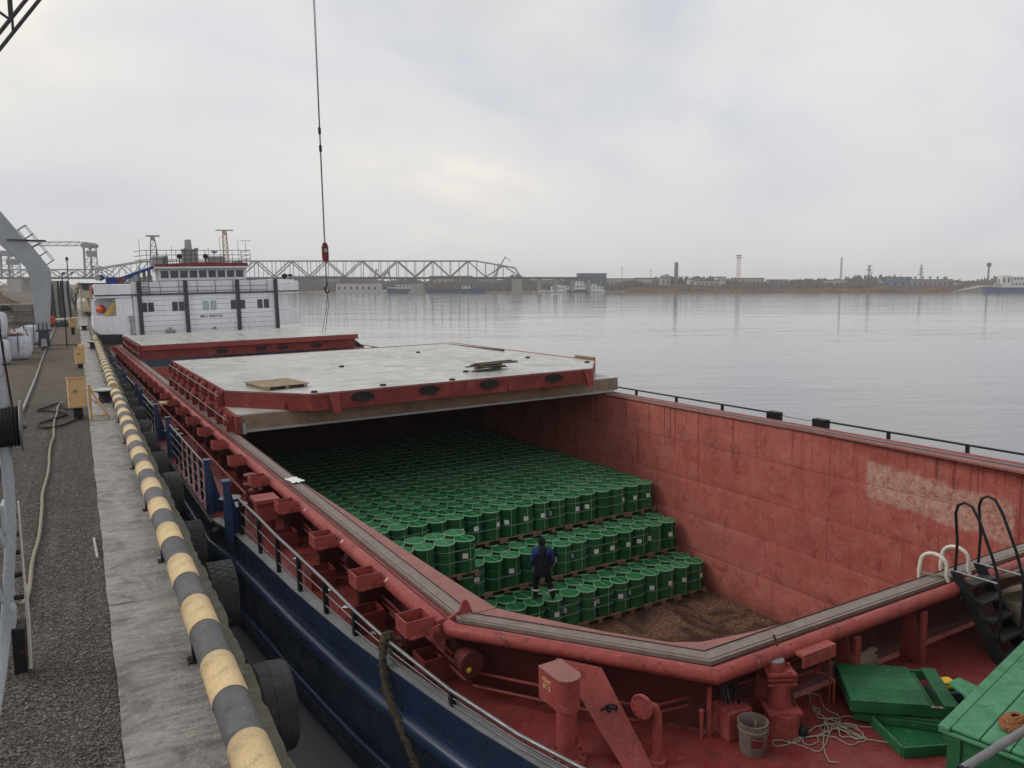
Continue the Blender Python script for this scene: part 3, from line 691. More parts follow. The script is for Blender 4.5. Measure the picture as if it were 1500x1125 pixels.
# scraps of white paper on the side deck
random.seed(14)
for k in range(9):
    s_ = MB(); s_.add([(-.06,-.04,0),(.06,-.03,.015),(.05,.05,.006),(-.05,.04,.02)], [(0,1,2,3)])
    part('paper_scrap', s_, M_paper, None, SHIP @ T(random.uniform(3.42,3.6), 9.6+k*0.95+random.uniform(-.2,.2), DK+0.008) @ RZ(random.uniform(0,6)),
         label='small white paper scrap on the red side deck, %s from the bow' % ORD[k], cat='litter', group='paper scraps on the side deck')
# painted frame marks on the coaming tube
M_mark = mat('white_marking', (0.75,0.72,0.66), 0.7, var=0.2, vscale=20, bump=0)
def mark(txt, size, M, name='frame_mark', m=None): return put(name, text_mesh(txt, size, m or M_mark, name), ship, M)
n_ = Vector((1.69,-2.30,0)).normalized()       # along the angled front
ang = math.atan2(n_.y, n_.x)
mark('22', 0.12, T(4.735,7.14,-0.075) @ RZ(ang) @ RX(rad(40)))
for y in (10.2, 12.2, 14.4): mark('II', 0.10, T(3.74,y,-0.035) @ RZ(-PI/2) @ RX(rad(42)))

# ---- river surface, laid round the hull
wm = MB()
def wpt(y, sgn):
    fl = max(0.0, min(1.0, (19-y)/22.0))*0.9
    p = SHIP @ Vector((XC + sgn*max(0.02, hbr(y)-0.36*fl-0.06), y + (0.5 if y < 0 else 0), -2.8)); return (p.x, p.y, WATER_Z)
stn = [y for y, b in GW]
L_ = [wpt(y, -1) for y in stn]; R_ = [wpt(y, 1) for y in stn]
F0, F1 = min(L_[0][1], R_[0][1]) - 0.5, max(L_[-1][1], R_[-1][1]) + 0.5
for ch, xo, fl_ in ((L_, -2400, 1), (R_, 3000, 0)):
    ext = [(ch[0][0], F0, WATER_Z)] + ch + [(ch[-1][0], F1, WATER_Z)]
    n = len(ext); vs = ext + [(xo, p[1], WATER_Z) for p in ext]
    wm.add(vs, [((k, k+1, n+k+1, n+k) if fl_ else (k+1, k, n+k, n+k+1)) for k in range(n-1)])
for ya, yb, A, B in ((-600, F0, None, (L_[0][0], R_[0][0])), (F1, 3000, None, (L_[-1][0], R_[-1][0]))):
    wm.add([(-2400,ya,WATER_Z),(3000,ya,WATER_Z),(3000,yb,WATER_Z),(-2400,yb,WATER_Z)], [(0,1,2,3)])
wm.add([(L_[0][0],F0,WATER_Z),(R_[0][0],F0,WATER_Z),R_[0],L_[0]], [(0,1,2,3)])
wm.add([L_[-1],R_[-1],(R_[-1][0],F1,WATER_Z),(L_[-1][0],F1,WATER_Z)], [(0,1,2,3)])
part('river_water', wm, M_water, kind='structure')
# ---- superstructure at the stern
HY = 70.0
house = MB()
house.box(5.45,16.75,HY,HY+15,DK,3.80); house_o = sp('superstructure', house, M_white)
def hp(name, mb, m, smooth=None): return part(name, mb, m, house_o, smooth=smooth)
# weatherboard grooves: separate plating strakes standing slightly proud
for k in range(9):
    z0 = 0.05 + k*0.415
    b = MB(); b.box(5.5,16.6,HY-0.07,HY-0.002,z0,z0+0.378); hp('wall_strake', b, M_white)
# bridge deck, wings and their bulwarks
b = MB(); b.box(2.75,18.75,HY-0.25,HY+6,3.80,3.90); hp('bridge_deck', b, M_dgrey)
b = MB(); b.box(5.4,18.4,HY-0.02,HY+0.08,3.90,4.85); hp('bridge_bulwark', b, M_white)
for xa, xb in ((2.75,5.4),(16.75,18.75)):
    b = MB(); b.prism([(xa,HY-0.2),(xb,HY-0.2),(xb,HY+3),(xa,HY+3)], 'z', 3.62, 4.72); bevel(hp('bridge_wing', b, M_white), 0.08, 2)
for k in range(3):
    b = MB(); b.box(2.73,2.75,HY+0.2+k*0.35,HY+0.45+k*0.35,3.9,4.4); hp('wing_vent', b, M_black)
# lower sponsons with rounded noses
for xa, xb, sg in ((2.55,5.4,1),(16.9,18.75,-1)):
    b = MB()
    if sg > 0: poly = [(xb,0.72),(xa+0.35,0.82),(xa+0.08,1.05),(xa,1.4),(xa,2.2),(xb,2.2)]
    else: poly = [(xa,0.9),(xb-0.3,0.95),(xb,1.15),(xb,2.2),(xa,2.2)]
    b.prism(poly, 'y', HY-0.2, HY+4.2); hp('sponson', b, M_white)
b = MB(); b.box(2.6,5.3,HY+3.9,HY+4.2,2.2,3.6); hp('rear_bulkhead', b, M_white)
b = MB(); b.box(4.2,5.4,HY-0.1,HY+4,2.2,3.6); b2 = hp('sponson_cheek', b, M_white)
for x in (2.7,18.6):
    b = MB(); b.cyl((x,HY-0.1,2.2),(x,HY-0.1,3.62),0.05,n=8); hp('wing_pillar', b, M_white)
# vertical dark posts on the front
for x in (5.95,9.45,13.55,16.75):
    b = MB(); b.box(x-0.15,x+0.15,HY-0.28,HY-0.04,DK,4.95); bevel(hp('front_post', b, M_dgrey), 0.02)
# windows
for i, x in enumerate((6.25,6.75,8.55,9.05,10.95,11.55,13.15,13.9,15.35,15.9)):
    b = MB(); b.box(x-0.21,x+0.21,HY-0.105,HY-0.072,2.45,3.20); f = hp('window', b, M_dgrey if i not in (4,5) else M_galv)
    g = MB(); g.box(x-0.165,x+0.165,HY-0.112,HY-0.106,2.50,3.15); part('window_pane', g, M_glassl if i in (4,5) else M_glass, house_o)
b = MB(); b.cbox((11.5,HY-0.1,0.92),(0.25,0.12,0.16)); hp('brass_plate', b, M_wood)
put('ship_number', text_mesh('IMO 8869361', 0.34, M_black, 'ship_number'), house_o, T(11.38,HY-0.075,1.92) @ RX(PI/2))
for x in (7.8,8.05,8.3):
    b = MB(); b.cyl((x,HY-0.3,0.3),(x,HY-0.3,0.95+0.2*(x == 8.05)),0.10,n=10); b.cbox((x,HY-0.3,0.85),(0.26,0.2,0.08)); hp('deck_valve', b, M_galv, 40)
b = MB(); b.box(5.1,5.35,HY-0.25,HY-0.02,0.4,2.1); b.box(5.05,5.4,HY-0.3,HY-0.02,1.75,2.2); hp('cable_duct', b, M_galv)
# bridge front railing
for z in (4.05,4.4,4.9):
    b = MB(); b.tube([(6.1,HY-0.3,z),(16.0,HY-0.3,z)], 0.025, 6); hp('bridge_rail', b, M_dgrey, 60)
for k in range(8):
    x = 6.1+9.9*k/7; b = MB(); b.cyl((x,HY-0.3,3.86),(x,HY-0.3,4.9),0.025,n=6); hp('bridge_rail_post', b, M_dgrey)
b = MB(); b.tube([(6.1,HY-0.3,4.9),(6.1,HY-0.3,6.2)],0.03,6); b.tube([(6.7,HY-0.3,3.9),(6.7,HY-0.3,4.9)],0.03,6)
for k in range(4): b.tube([(6.1,HY-0.3,4.0+k*0.25),(6.7,HY-0.3,4.0+k*0.25)],0.02,6)
hp('bridge_ladder', b, M_dgrey, 60)
# wheelhouse
WY = HY+3
wh = MB(); wh.box(7.75,15.0,WY,WY+4,3.9,5.98); wh_o = hp('wheelhouse', wh, M_white)
for k in range(9):
    x0 = 8.0 + k*0.765; b = MB(); b.box(x0,x0+0.60,WY-0.02,WY-0.003,5.18,5.78); hp('wheelhouse_window', b, M_glass)
    b = MB(); b.box(x0+0.62,x0+0.74,WY-0.05,WY-0.003,5.1,5.9); hp('window_mullion', b, M_white)
b = MB(); b.prism([(7.45,5.98),(15.2,5.98),(15.2,6.10),(7.45,6.10)], 'y', WY-0.5, WY+4.3); hp('wheelhouse_eave', b, M_white)
b = MB(); b.prism([(7.5,6.10),(15.15,6.10),(15.1,6.40),(11.3,6.48),(7.6,6.34)], 'y', WY-0.4, WY+4.2); hp('wheelhouse_roof', b, M_redcov)
for x in (6.3,6.8,7.2):
    b = MB(); b.cyl((x,WY+1,3.9),(x,WY+1,5.9),0.14,n=10); hp('air_pipe', b, M_galv, 40)
b = MB(); b.prism([(5.9,5.75),(7.5,5.85),(7.5,6.05),(6.2,6.05)], 'y', WY-0.3, WY+1.5); hp('side_awning', b, M_white)
# roof gear
for z in (6.75,7.1,7.5):
    b = MB(); b.tube([(6.1,WY+0.2,z-0.1),(7.0,WY-0.2,z),(15.4,WY-0.2,z),(15.4,WY+4,z)], 0.025, 6); hp('roof_rail', b, M_dgrey, 60)
for k in range(12):
    x = 7.0+8.4*k/11; b = MB(); b.cyl((x,WY-0.2,6.2),(x,WY-0.2,7.5),0.022,n=6); hp('roof_rail_post', b, M_dgrey)
def lattice_mast(x, y, z0, z1, w0, w1, n, m, name):
    b = MB()
    for sx in (-1,1):
        for sy2 in (-1,1): b.bar((x+sx*w0/2,y+sy2*w0/2,z0),(x+sx*w1/2,y+sy2*w1/2,z1),0.05)
    for k in range(n):
        f0, f1 = k/n, (k+1)/n; a0 = w0+(w1-w0)*f0; a1 = w0+(w1-w0)*f1; za_, zb_ = z0+(z1-z0)*f0, z0+(z1-z0)*f1
        for sy2 in (-1,1):
            b.bar((x-a0/2,y+sy2*a0/2,za_),(x+a1/2,y+sy2*a1/2,zb_),0.03); b.bar((x-a1/2,y+sy2*a1/2,zb_),(x+a1/2,y+sy2*a1/2,zb_),0.035)
    return hp(name, b, m)
lattice_mast(7.75,WY+1.5,6.3,8.45,0.7,0.34,4,M_galv,'radar_mast')
b = MB(); b.box(7.2,8.3,WY+1.35,WY+1.6,8.72,8.84); b.cyl((7.75,WY+1.5,8.4),(7.75,WY+1.5,8.75),0.18,n=12); hp('radar_scanner', b, M_galv, 40)
lattice_mast(13.75,WY+2.0,6.3,9.1,0.42,0.32,7,M_cream,'yellow_mast')
b = MB(); b.box(13.0,14.5,WY+1.9,WY+2.1,9.32,9.42); b.cyl((13.75,WY+2,9.0),(13.75,WY+2,9.35),0.2,n=12); hp('radar_scanner', b, M_cream, 40)
b = MB(); b.lathe([(0.32,6.3),(0.32,7.8),(0.27,8.55),(0.16,8.6),(0,8.6)], 16, T(10.75,WY+3,0)); hp('funnel', b, M_galv, 40)
for x, z in ((10.2,7.6),(10.45,7.7),(11.1,7.6),(11.35,7.7)):
    b = MB(); b.lathe([(0.13,6.3),(0.13,z),(0.17,z),(0.17,z+0.12),(0,z+0.15)], 12, T(x,WY+2.5,0)); hp('exhaust_pipe', b, M_galv, 40)
for x0, x1, z in ((7.5,8.7,7.05),(8.3,8.8,7.1),(12.0,13.5,7.05),(14.3,15.0,6.7)):
    b = MB(); b.box(x0,x1,WY+1.0,WY+2.2,6.3,z); bevel(hp('roof_box', b, M_galv), 0.08, 2)
for x, zt in ((6.6,8.5),(9.1,7.9),(12.1,7.8),(13.1,8.7),(14.65,8.5),(15.3,8.4)):
    b = MB(); b.tube([(x,WY+1,6.3),(x,WY+1,zt)],0.02,5); hp('aerial', b, M_dgrey)
b = MB(); b.box(14.9,15.8,WY+1,WY+1.05,8.38,8.42); hp('aerial_bar', b, M_galv)
for x in (9.6,11.7): 
    b = MB(); b.lathe([(0,-0.18),(0.2,-0.12),(0.22,0.1),(0.0,0.12)], 12, T(x,WY+0.2,7.0) @ RX(PI/2)); b.cyl((x,WY+0.3,6.3),(x,WY+0.3,7.0),0.04,n=6); hp('searchlight', b, M_black, 40)
b = MB(); b.lathe([(0.05,7.3),(0.3,7.42),(0.3,7.5),(0.0,7.55)], 12, T(12.7,WY+1.6,0)); hp('satellite_dome', b, M_galv, 40)
# blue derrick on the port wing, lifeboat gear below it
b = MB(); b.box(3.7,4.5,HY+0.4,HY+1.2,4.72,5.25); b.cyl((3.35,HY+0.2,5.25),(3.35,HY+1.4,5.25),0.24,n=14); hp('derrick_base', b, M_bluecr, 40)
b = MB(); b.bar((4.3,HY+0.8,5.0),(7.3,HY+1.2,6.05),0.18,0.22); b.bar((4.6,HY+0.8,4.8),(5.8,HY+0.95,5.4),0.10); hp('derrick_boom', b, M_bluecr)
b = MB(); b.cbox((4.75,HY+0.6,5.0),(0.45,0.4,0.4)); hp('derrick_winch', b, M_redcov)
b = MB(); b.cyl((3.1,HY+0.1,5.25),(3.1,HY+0.5,5.25),0.22,n=14); hp('derrick_lamp', b, M_galv, 40)
b = MB(); b.lathe([(0,-1.3),(0.2,-1.1),(0.36,-0.4),(0.38,0.5),(0.2,1.1),(0,1.3)], 14, T(3.2,HY+1.6,2.75) @ RY(PI/2*0.0) @ RX(PI/2)); hp('lifeboat', b, M_orange, 50)
b = MB(); b.bar((3.45,HY+0.1,2.25),(4.1,HY+0.1,3.2),0.2); b.bar((4.2,HY+0.2,3.1),(4.05,HY+0.2,2.3),0.10); b.bar((3.5,HY+0.2,2.45),(4.5,HY+0.2,2.45),0.09); b.bar((4.55,HY+0.2,2.2),(4.55,HY+0.2,2.75),0.06); hp('davit', b, M_yelcr)
b = MB(); b.tube([(2.66,HY-0.15,2.2),(2.56,HY-0.15,2.8),(2.66,HY-0.15,3.5),(2.9,HY-0.15,3.6)],0.05,8); hp('davit_arm', b, M_white, 60)
ring = MB(); ring.lathe([(0.28+0.07*math.cos(a*PI/4), 0.07*math.sin(a*PI/4)) for a in range(9)], 16)
part('life_ring', ring, M_orange, house_o, T(2.68,HY+0.9,4.3) @ RY(PI/2), 50)
for x in (17.6,):
    b = MB(); b.lathe([(0,-0.2),(0.2,-0.15),(0.22,0.1),(0,0.12)], 12, T(x,HY,5.15) @ RX(PI/2)); b.cyl((x,HY+0.1,4.7),(x,HY+0.1,5.1),0.05,n=6); b.box(x+0.3,x+0.7,HY,HY+0.2,5.1,5.3); b.cyl((x+0.5,HY+0.1,4.7),(x+0.5,HY+0.1,5.1),0.03,n=6); hp('wing_lamp', b, M_black, 40)
# bulwark aft of the bridge
b = MB(); b.box(3.4,18.1,85,85.1,DK,1.2); sp('stern_house', b, M_dgrey)
# ================================================================== hatch covers
def cover_top_extra(nd, lk, c, noise, rng, mix, co):
    c = mix(rng(noise(0.45, 7, 0.6, dist=0.8), 0.46, 0.60, 0, 0.55), c, (0.26,0.275,0.265))
    mpn = N(nd, 'ShaderNodeMapping'); lk.new(co, mpn.inputs[0]); mpn.inputs['Scale'].default_value = (1.0, 3.2, 1)
    v = N(nd, 'ShaderNodeTexNoise'); lk.new(mpn.outputs[0], v.inputs['Vector']); v.inputs['Scale'].default_value = 2.4; v.inputs['Detail'].default_value = 5
    return mix(rng(v.outputs['Fac'], 0.66, 0.72, 0, 0.8), c, (0.12,0.12,0.115))
M_ctop = mat('pale_grey_cover_top', (0.425,0.43,0.41), 0.34, var=0.1, vscale=1.0, bump=0.12, bscale=8, rvar=0.2, extra=cover_top_extra)
M_beige = mat('beige_rusty_panel', (0.30,0.22,0.155), 0.7, col2=(0.21,0.145,0.105), vscale=1.2, rust=0.30, rcol=(0.10,0.04,0.025), rscale=1.7, streak=0.5, scol=(0.15,0.07,0.045), bump=0.3, extra=wear_extra((0.09,0.042,0.03),(0.40,0.31,0.24),1.6,9.0,0.75))
def poly_cover(poly, z0, z1, thin=0.02):
    b = MB(); b.prism(poly, 'z', z0, z1-thin); return b
def cover_fittings(root, yA, yB, z0, z1, x):
    # ribs, wheels and clamps along the port flank
    n = int((yB-yA)/1.5)
    for k in range(n+1):
        y = yA + (yB-yA)*k/n
        r = MB(); r.prism([(x,z1-0.03),(x-0.03,z1-0.03),(x-0.20,z0+0.22),(x-0.20,z0-0.03),(x,z0-0.03)], 'y', y-0.012, y+0.012); part('side_rib', r, M_redcov, root)
        if k % 2 == 0 and k < n:
            w_ = MB(); w_.lathe([(0.0,-0.05),(0.12,-0.05),(0.17,-0.03),(0.17,0.03),(0.12,0.05),(0,0.05)], 16); part('cover_wheel', w_, M_redtube, root, T(x-0.10, y+0.75, z0+0.22) @ RY(PI/2), 40)
        if k % 2 == 1 and k < n:
            w_ = MB(); w_.box(-0.05,0.05,-0.07,0.07,-0.12,0.14); w_.cyl((0,0,0.1),(0,0,0.24),0.02,n=6); part('clamp', w_, M_redtube, root, T(x-0.10, y+0.5, z0+0.14))
    p = MB(); p.tube([(x-0.16,yA,z0+0.30),(x-0.16,yB,z0+0.34)], 0.015, 6); part('hydraulic_line', p, M_steel, root)
# upper cover: angled bow corners, shows its grey top
UP = [(4.28,24.95),(6.2,22.42),(16.2,22.42),(17.95,24.7),(17.95,37.4),(4.28,37.4)]
U0, U1 = 0.545, 1.03
uc = thing('hatch_cover', 'large hatch cover with angled bow corners and wet pale grey top, stacked on another cover', 'hatch cover', SHIP, group='hatch covers')
part('cover_body', poly_cover(UP, U0, U1), M_redcov, uc)
tp = MB(); nxx, nyy = 26, 28; random.seed(6)
b = MB(); b.prism(UP, 'z', U1-0.018, U1); part('top_plate', b, M_ctop, uc)
for a_, b_ in zip(UP, UP[1:]+UP[:1]):
    e_ = MB(); e_.bar((a_[0],a_[1],U1+0.012),(b_[0],b_[1],U1+0.012),0.03,0.02); part('edge_bead', e_, M_redtube, uc)
# scalloped black buffer pads on the front edge
def pad_me():
    pts = []
    for k in range(48):
        a = 2*PI*k/48; rr = 1 + 0.07*math.cos(12*a); pts.append((0.31*rr*math.cos(a)*(1+0.12*abs(math.cos(a))), 0.145*rr*math.sin(a)))
    b = MB(); b.prism(pts, 'y', -0.05, 0.0); b.cyl((0,-0.07,0),(0,-0.05,0),0.05,n=8)
    for sx in (-1,1): b.cyl((sx*0.18,-0.065,0),(sx*0.18,-0.05,0),0.03,n=6)
    return b.mesh('buffer_pad', M_rubber)
PAD = pad_me()
for x in (7.75,9.92,12.05,14.55): put('buffer_pad', PAD, uc, T(x,22.42,0.84))
for x in (6.85,15.95):
    s_ = MB(); s_.prism([(-0.16,U1-0.06),(0.16,U1-0.06),(0.20,U0-0.12),(-0.02,U0-0.12)], 'y', -0.10, 0.0); part('front_strut', s_, M_redtube, uc, T(x,22.42,0))
for x, y in ((5.6,23.15),(12.8,22.38)):
    s_ = MB(); s_.cyl((x,y,U0+0.02),(x,y,U0+0.22),0.035,n=8); s_.box(x-0.07,x+0.07,y-0.04,y+0.04,U0+0.08,U0+0.12); part('locking_pin', s_, M_redtube, uc)
random.seed(9)
for k, (x, y) in enumerate([(6.4,22.8),(8.6,22.95),(10.9,22.8),(12.3,24.6),(17.3,24.3),(14.2,33.2),(16.6,27.5),(9.4,29.5)]):
    s_ = MB(); s_.lathe([(0.11,0),(0.09,0.05),(0.0,0.06)], 10); part('lifting_lug', s_, M_rubber, uc, T(x,y,U1), 40)
cover_fittings(uc, 25.2, 37.2, U0, U1, 4.28)
fl_ = MB(); fl_.box(17.96,18.05,24.8,26.1,U0,U1+0.12); part('side_flap', fl_, M_beige, uc)
# lower cover: plain beige front
lc = thing('hatch_cover', 'lower hatch cover with beige rusty front edge spanning the open hold', 'hatch cover', SHIP, group='hatch covers')
b = MB(); b.box(4.3,17.85,23.14,36.4,0.09,0.50); part('cover_body', b, M_beige, lc)
M_under = mat('shade_toned_underside', (0.03,0.022,0.02), 0.9, bump=0.1)  # near-black sheet: the shade beneath the cover is put into its colour
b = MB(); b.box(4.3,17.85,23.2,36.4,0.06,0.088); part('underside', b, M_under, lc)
b = MB(); b.box(4.27,17.88,23.16,36.4,0.50,0.54); part('top_plate', b, M_ctop, lc)
b = MB(); b.box(4.16,4.295,22.9,36.4,-0.0,0.52); part('side_plate', b, M_redcov, lc)
b = MB(); b.box(4.33,17.6,23.05,23.2,0.02,0.09); part('rubber_seal', b, M_galv, lc)
b = MB(); b.box(4.35,4.45,23.02,23.1,-0.02,0.28); part('corner_shoe', b, M_galv, lc)
cover_fittings(lc, 23.3, 36.2, 0.07, 0.52, 4.16)
# stern-side stack seen beyond the opening
fc = thing('hatch_cover', 'far hatch cover with grey top, in front of the white deckhouse', 'hatch cover', SHIP, group='hatch covers')
FP = [(4.3,51.6),(17.7,51.6),(17.7,64.4),(4.3,64.4)]
b = MB(); b.prism(FP, 'z', 0.58, 0.88); part('cover_body', b, M_redtube, fc)
b = MB(); b.prism(FP, 'z', 0.88, 0.90); part('top_plate', b, M_ctop, fc)
cover_fittings(fc, 51.9, 64.2, 0.55, 0.9, 4.3)
fd = thing('hatch_cover', 'red-fronted far hatch cover lying under the grey one near the deckhouse', 'hatch cover', SHIP, group='hatch covers')
b = MB(); b.box(4.3,17.6,51.9,64.4,0.03,0.54); part('cover_body', b, M_redcov, fd)
for x in (8.9,11.3,12.7,14.9): put('buffer_pad', PAD, fd, T(x,51.9,0.26))
b = MB(); b.prism([(17.6,0.05),(18.3,-0.3),(18.35,-0.2),(17.65,0.45)], 'y', 51.9, 52.0); part('side_arm', b, M_black, fd)
cover_fittings(fd, 52.1, 64.2, 0.05, 0.52, 4.3)
p = MB(); p.tube([(17.7,44.0,0.28),(17.5,36.8,1.0),(17.45,31.0,1.06)], 0.05, 6)
part('steel_bar', p, M_black, None, SHIP, label='thin dark steel bar lying along the right edge of the grey cover', cat='bar')
# wooden boards left on the grey cover
pw = thing('board_pallet', 'flat wooden pallet lying on the near left corner of the grey cover', 'pallet', SHIP @ T(5.85,25.1,U1+0.002) @ RZ(0.12))
for k in range(9):
    b = MB(); b.box(-0.72,0.72,-0.95+k*0.212,-0.95+k*0.212+0.19,0.10,0.125); part('board', b, M_wood, pw)
for x in (-0.6,0,0.6):
    b = MB(); b.box(x-0.05,x+0.05,-0.95,0.95,0.0,0.10); part('bearer', b, M_wood, pw)
random.seed(31)
M_plk = mat('grey_plank', (0.20,0.16,0.12), 0.85, col2=(0.10,0.08,0.06), vscale=5, bump=0.3, rand=0.2)
for k in range(10):
    b = MB(); L = random.uniform(1.1,1.75); b.box(-L/2,L/2,-0.09,0.09,0,0.03)
    part('plank', b, M_plk, None, SHIP @ T(13.25+random.uniform(-.22,.22), 24.6+random.uniform(-.3,.3), U1+0.004+k*0.031) @ RZ(random.uniform(-0.25,0.3)),
         label='old plank in the heap on the grey cover, %s from the bottom' % ORD[k], cat='plank', group='plank heap on the cover')

# ================================================================== drums on pallets
PT = 0.594; TH = 1.03; PH = 0.145; DR, DH = 0.288, 0.875
db = MB(); db.lathe([(0,0.0),(DR-0.01,0.0),(DR,0.012),(DR-0.006,0.03),(DR-0.006,0.285),(DR+0.004,0.295),(DR+0.004,0.31),(DR-0.006,0.32),(DR-0.006,0.555),(DR+0.004,0.565),(DR+0.004,0.58),(DR-0.006,0.59),(DR-0.006,0.85)], 22)
body_me = db.mesh('drum_body', M_drum, 40)
dl = MB(); dl.lathe([(DR-0.004,0.845),(DR-0.004,0.872),(DR-0.022,0.874),(DR-0.03,0.858),(0.16,0.856),(0.155,0.862),(0,0.863)], 22); lid_me = dl.mesh('lid', M_lid, 40)
dr = MB(); dr.lathe([(DR-0.007,0.842),(DR+0.006,0.846),(DR+0.007,0.868),(DR-0.008,0.877),(DR-0.02,0.873)], 22); dr.cbox((0,-DR-0.012,0.856),(0.07,0.018,0.018)); ring_me = dr.mesh('closing_ring', M_ring, 40)
dsx = MB(); dsx.tube([(0,-DR-0.008,0.0),(0,-DR-0.009,0.84),(0,-DR+0.01,0.882),(0,DR-0.01,0.882),(0,DR+0.008,0.84)], 0.0055, 4); strap_me = dsx.mesh('strap', M_strap)
def label_me(a0, w, z0, z1, r=DR+0.001):
    b = MB(); n = 4
    vs = [(r*math.cos(a0+w*(i/n-0.5)), r*math.sin(a0+w*(i/n-0.5)), z) for z in (z0, z1) for i in range(n+1)]
    b.add(vs, [(i, i+1, n+2+i, n+1+i) for i in range(n)]); return b.mesh('paper_label', M_paper)
LAB = [label_me(-PI/2+d, 0.52, 0.40, 0.54) for d in (-0.5, -0.15, 0.3)] + [label_me(-PI/2-1.15, 0.45, 0.36, 0.52)]
def drum(x, y, z, label, group, lab=None, strap=True):
    o = thing('steel_drum', label, 'drum', SHIP @ T(x, y, z) @ RZ(random.uniform(-0.22, 0.22)) @ RX(random.uniform(-0.010, 0.010)) @ RY(random.uniform(-0.010, 0.010)), group)
    put('drum_body', body_me, o); put('lid', lid_me, o); put('closing_ring', ring_me, o)
    if strap and random.random() < 0.88: put('strap', strap_me, o)
    if lab is not None: put('paper_label', LAB[lab], o)
# pallet with horizontal strapping round its four drums
dbm = MB(); dbm.box(-0.59,0.59,-0.05,0.05,-0.010,0.012); dbd_me = dbm.mesh('deck_board', M_palwd)
blk = MB(); blk.box(-0.07,0.07,-0.05,0.05,-0.05,0.05); blk_me = blk.mesh('pallet_block', M_palwd)
brm = MB(); brm.box(-0.05,0.05,-0.59,0.59,-0.008,0.008); brr_me = brm.mesh('bottom_board', M_palwd)
hb_ = []
for z in (0.36, 0.66):
    b = MB(); r = DR+0.007; c = PT/2; pts = []
    for cx, cy, a0 in ((c,c,0),(-c,c,PI/2),(-c,-c,PI),(c,-c,1.5*PI)):
        pts += [(cx+r*math.cos(a0+PI/2*k/5), cy+r*math.sin(a0+PI/2*k/5), PH+z) for k in range(6)]
    b.tube(pts, 0.0055, 4, closed=True); hb_.append(b.mesh('band', M_strap))
def pallet(x, y, z, label, group):
    o = thing('wooden_pallet', label, 'pallet', SHIP @ T(x, y, z) @ RZ(random.uniform(-0.012, 0.012)), group)
    for yy in (-0.54,-0.27,0,0.27,0.54): put('deck_board', dbd_me, o, T(0, yy, PH-0.014))
    for xx in (-0.52,0,0.52):
        for yy in (-0.54,0,0.54): put('pallet_block', blk_me, o, T(xx, yy, 0.071))
        put('bottom_board', brr_me, o, T(xx, 0, 0.010))
    for m in hb_[:1 if random.random() < 0.35 else 2]: put('band', m, o)
random.seed(17)
Y1, Y2, Y3 = 18.0, 19.20, 20.42
indiv = 0
tiers = [(HF, Y1, 16.86, 'bottom', 15, 2, 0), (HF+TH, Y2, 16.80, 'middle', 15, 2, 0), (HF+2*TH, Y3, 16.83, 'top', 21, 10, 0)]
for z, y0, xr, nm, nc, nr, _ in tiers:
    for r in range(nr):
        for c in range(nc):
            lab = None
            if r == 0: lab = random.choice([None, 0, 1, 1, 2, 3])
            elif random.random() < 0.1: lab = 3
            jx, jy = random.uniform(-.004,.004), random.uniform(-.018,.018)
            if r == 0: L = 'green steel drum, front row of the %s tier, %s from the right hold wall' % (nm, ORD[c])
            else: L = 'green steel drum, %s tier, %s row back, %s from the right hold wall' % (nm, ORD[r], ORD[c])
            drum(xr - c*PT + jx, y0 + r*PT + jy, z+PH, L, 'green drums in the hold', lab); indiv += 1
    for r in range(0, 2 if nm != 'top' else 2, 2):
        for c in range(0, nc-1, 2):
            L = 'wooden pallet under the front drums of the %s tier, %s from the right wall' % (nm, ORD[c//2])
            pallet(xr - (c+0.5)*PT, y0 + (r+0.5)*PT, z, L, 'pallets under the drums')
# block of drums on the left of the top tier, one pallet further forward
for r in range(2):
    for c in range(7):
        L = 'green drum in the jutting left block, %s row, %s from its right edge' % (['front','rear'][r], ORD[c])
        drum(9.03 - c*PT, Y2-0.72 + r*PT + 0.0, HF+2*TH+PH, L, 'green drums in the hold', random.choice([None,0,1]) if r == 0 else None); indiv += 1
for c in range(0, 7, 2):
    pallet(9.03-(c+0.5)*PT, Y2-0.72+0.5*PT, HF+2*TH, 'wooden pallet under the jutting left drum block, %s from its right edge' % ORD[c//2], 'pallets under the drums')
for c in range(3):
    drum(9.02 - (c)*PT*1.0, Y2-0.66, HF+TH+PH, 'green steel drum in the shade below the jutting left block, %s from its right edge' % ORD[c], 'green drums in the hold', None, False); indiv += 1
# everything further back in the dark: one mass
rest = MB()
low = [(0,0.0),(DR,0.0),(DR,0.85),(DR+0.006,0.86),(DR-0.01,0.877),(DR-0.03,0.858),(0,0.86)]
def low_drum(x, y, z):
    o = len(rest.f); rest.cur = 0; rest.lathe(low[:3], 12, T(x,y,z)); rest.cur = 1; rest.lathe(low[2:5], 12, T(x,y,z)); rest.cur = 2; rest.lathe(low[4:], 12, T(x,y,z))
    rest.cur = 1; rest.box(x-0.005,x+0.005,y-DR,y+DR,z+0.878,z+0.882)
for r in range(10, 21):
    for c in range(21): low_drum(16.83-c*PT, Y3+r*PT, HF+2*TH+PH)
for r in range(2, 4):
    for c in range(21): low_drum(16.86-c*PT, Y1+r*PT, HF+PH); low_drum(16.80-c*PT, Y2+r*PT+0.02, HF+TH+PH)
for c in range(15,21):
    for r in range(2): low_drum(16.86-c*PT, Y1+r*PT, HF+PH); low_drum(16.80-c*PT, Y2+r*PT, HF+TH+PH)
part('drums_in_shade', rest, [M_drum, M_ring, M_lid], None, SHIP, 40, kind='stuff', label='far green drums filling the dark hold under the hatch covers', cat='drums')
sk_ = MB(); sk_.box(-0.25,0.25,-0.02,0.02,0,0.02); part('wood_stick', sk_, M_wood, None, SHIP @ T(15.6,14.9,HF+0.002) @ RZ(-0.5), label='short pale stick lying on the hold floor near the right wall', cat='stick')
print('individual drums', indiv)

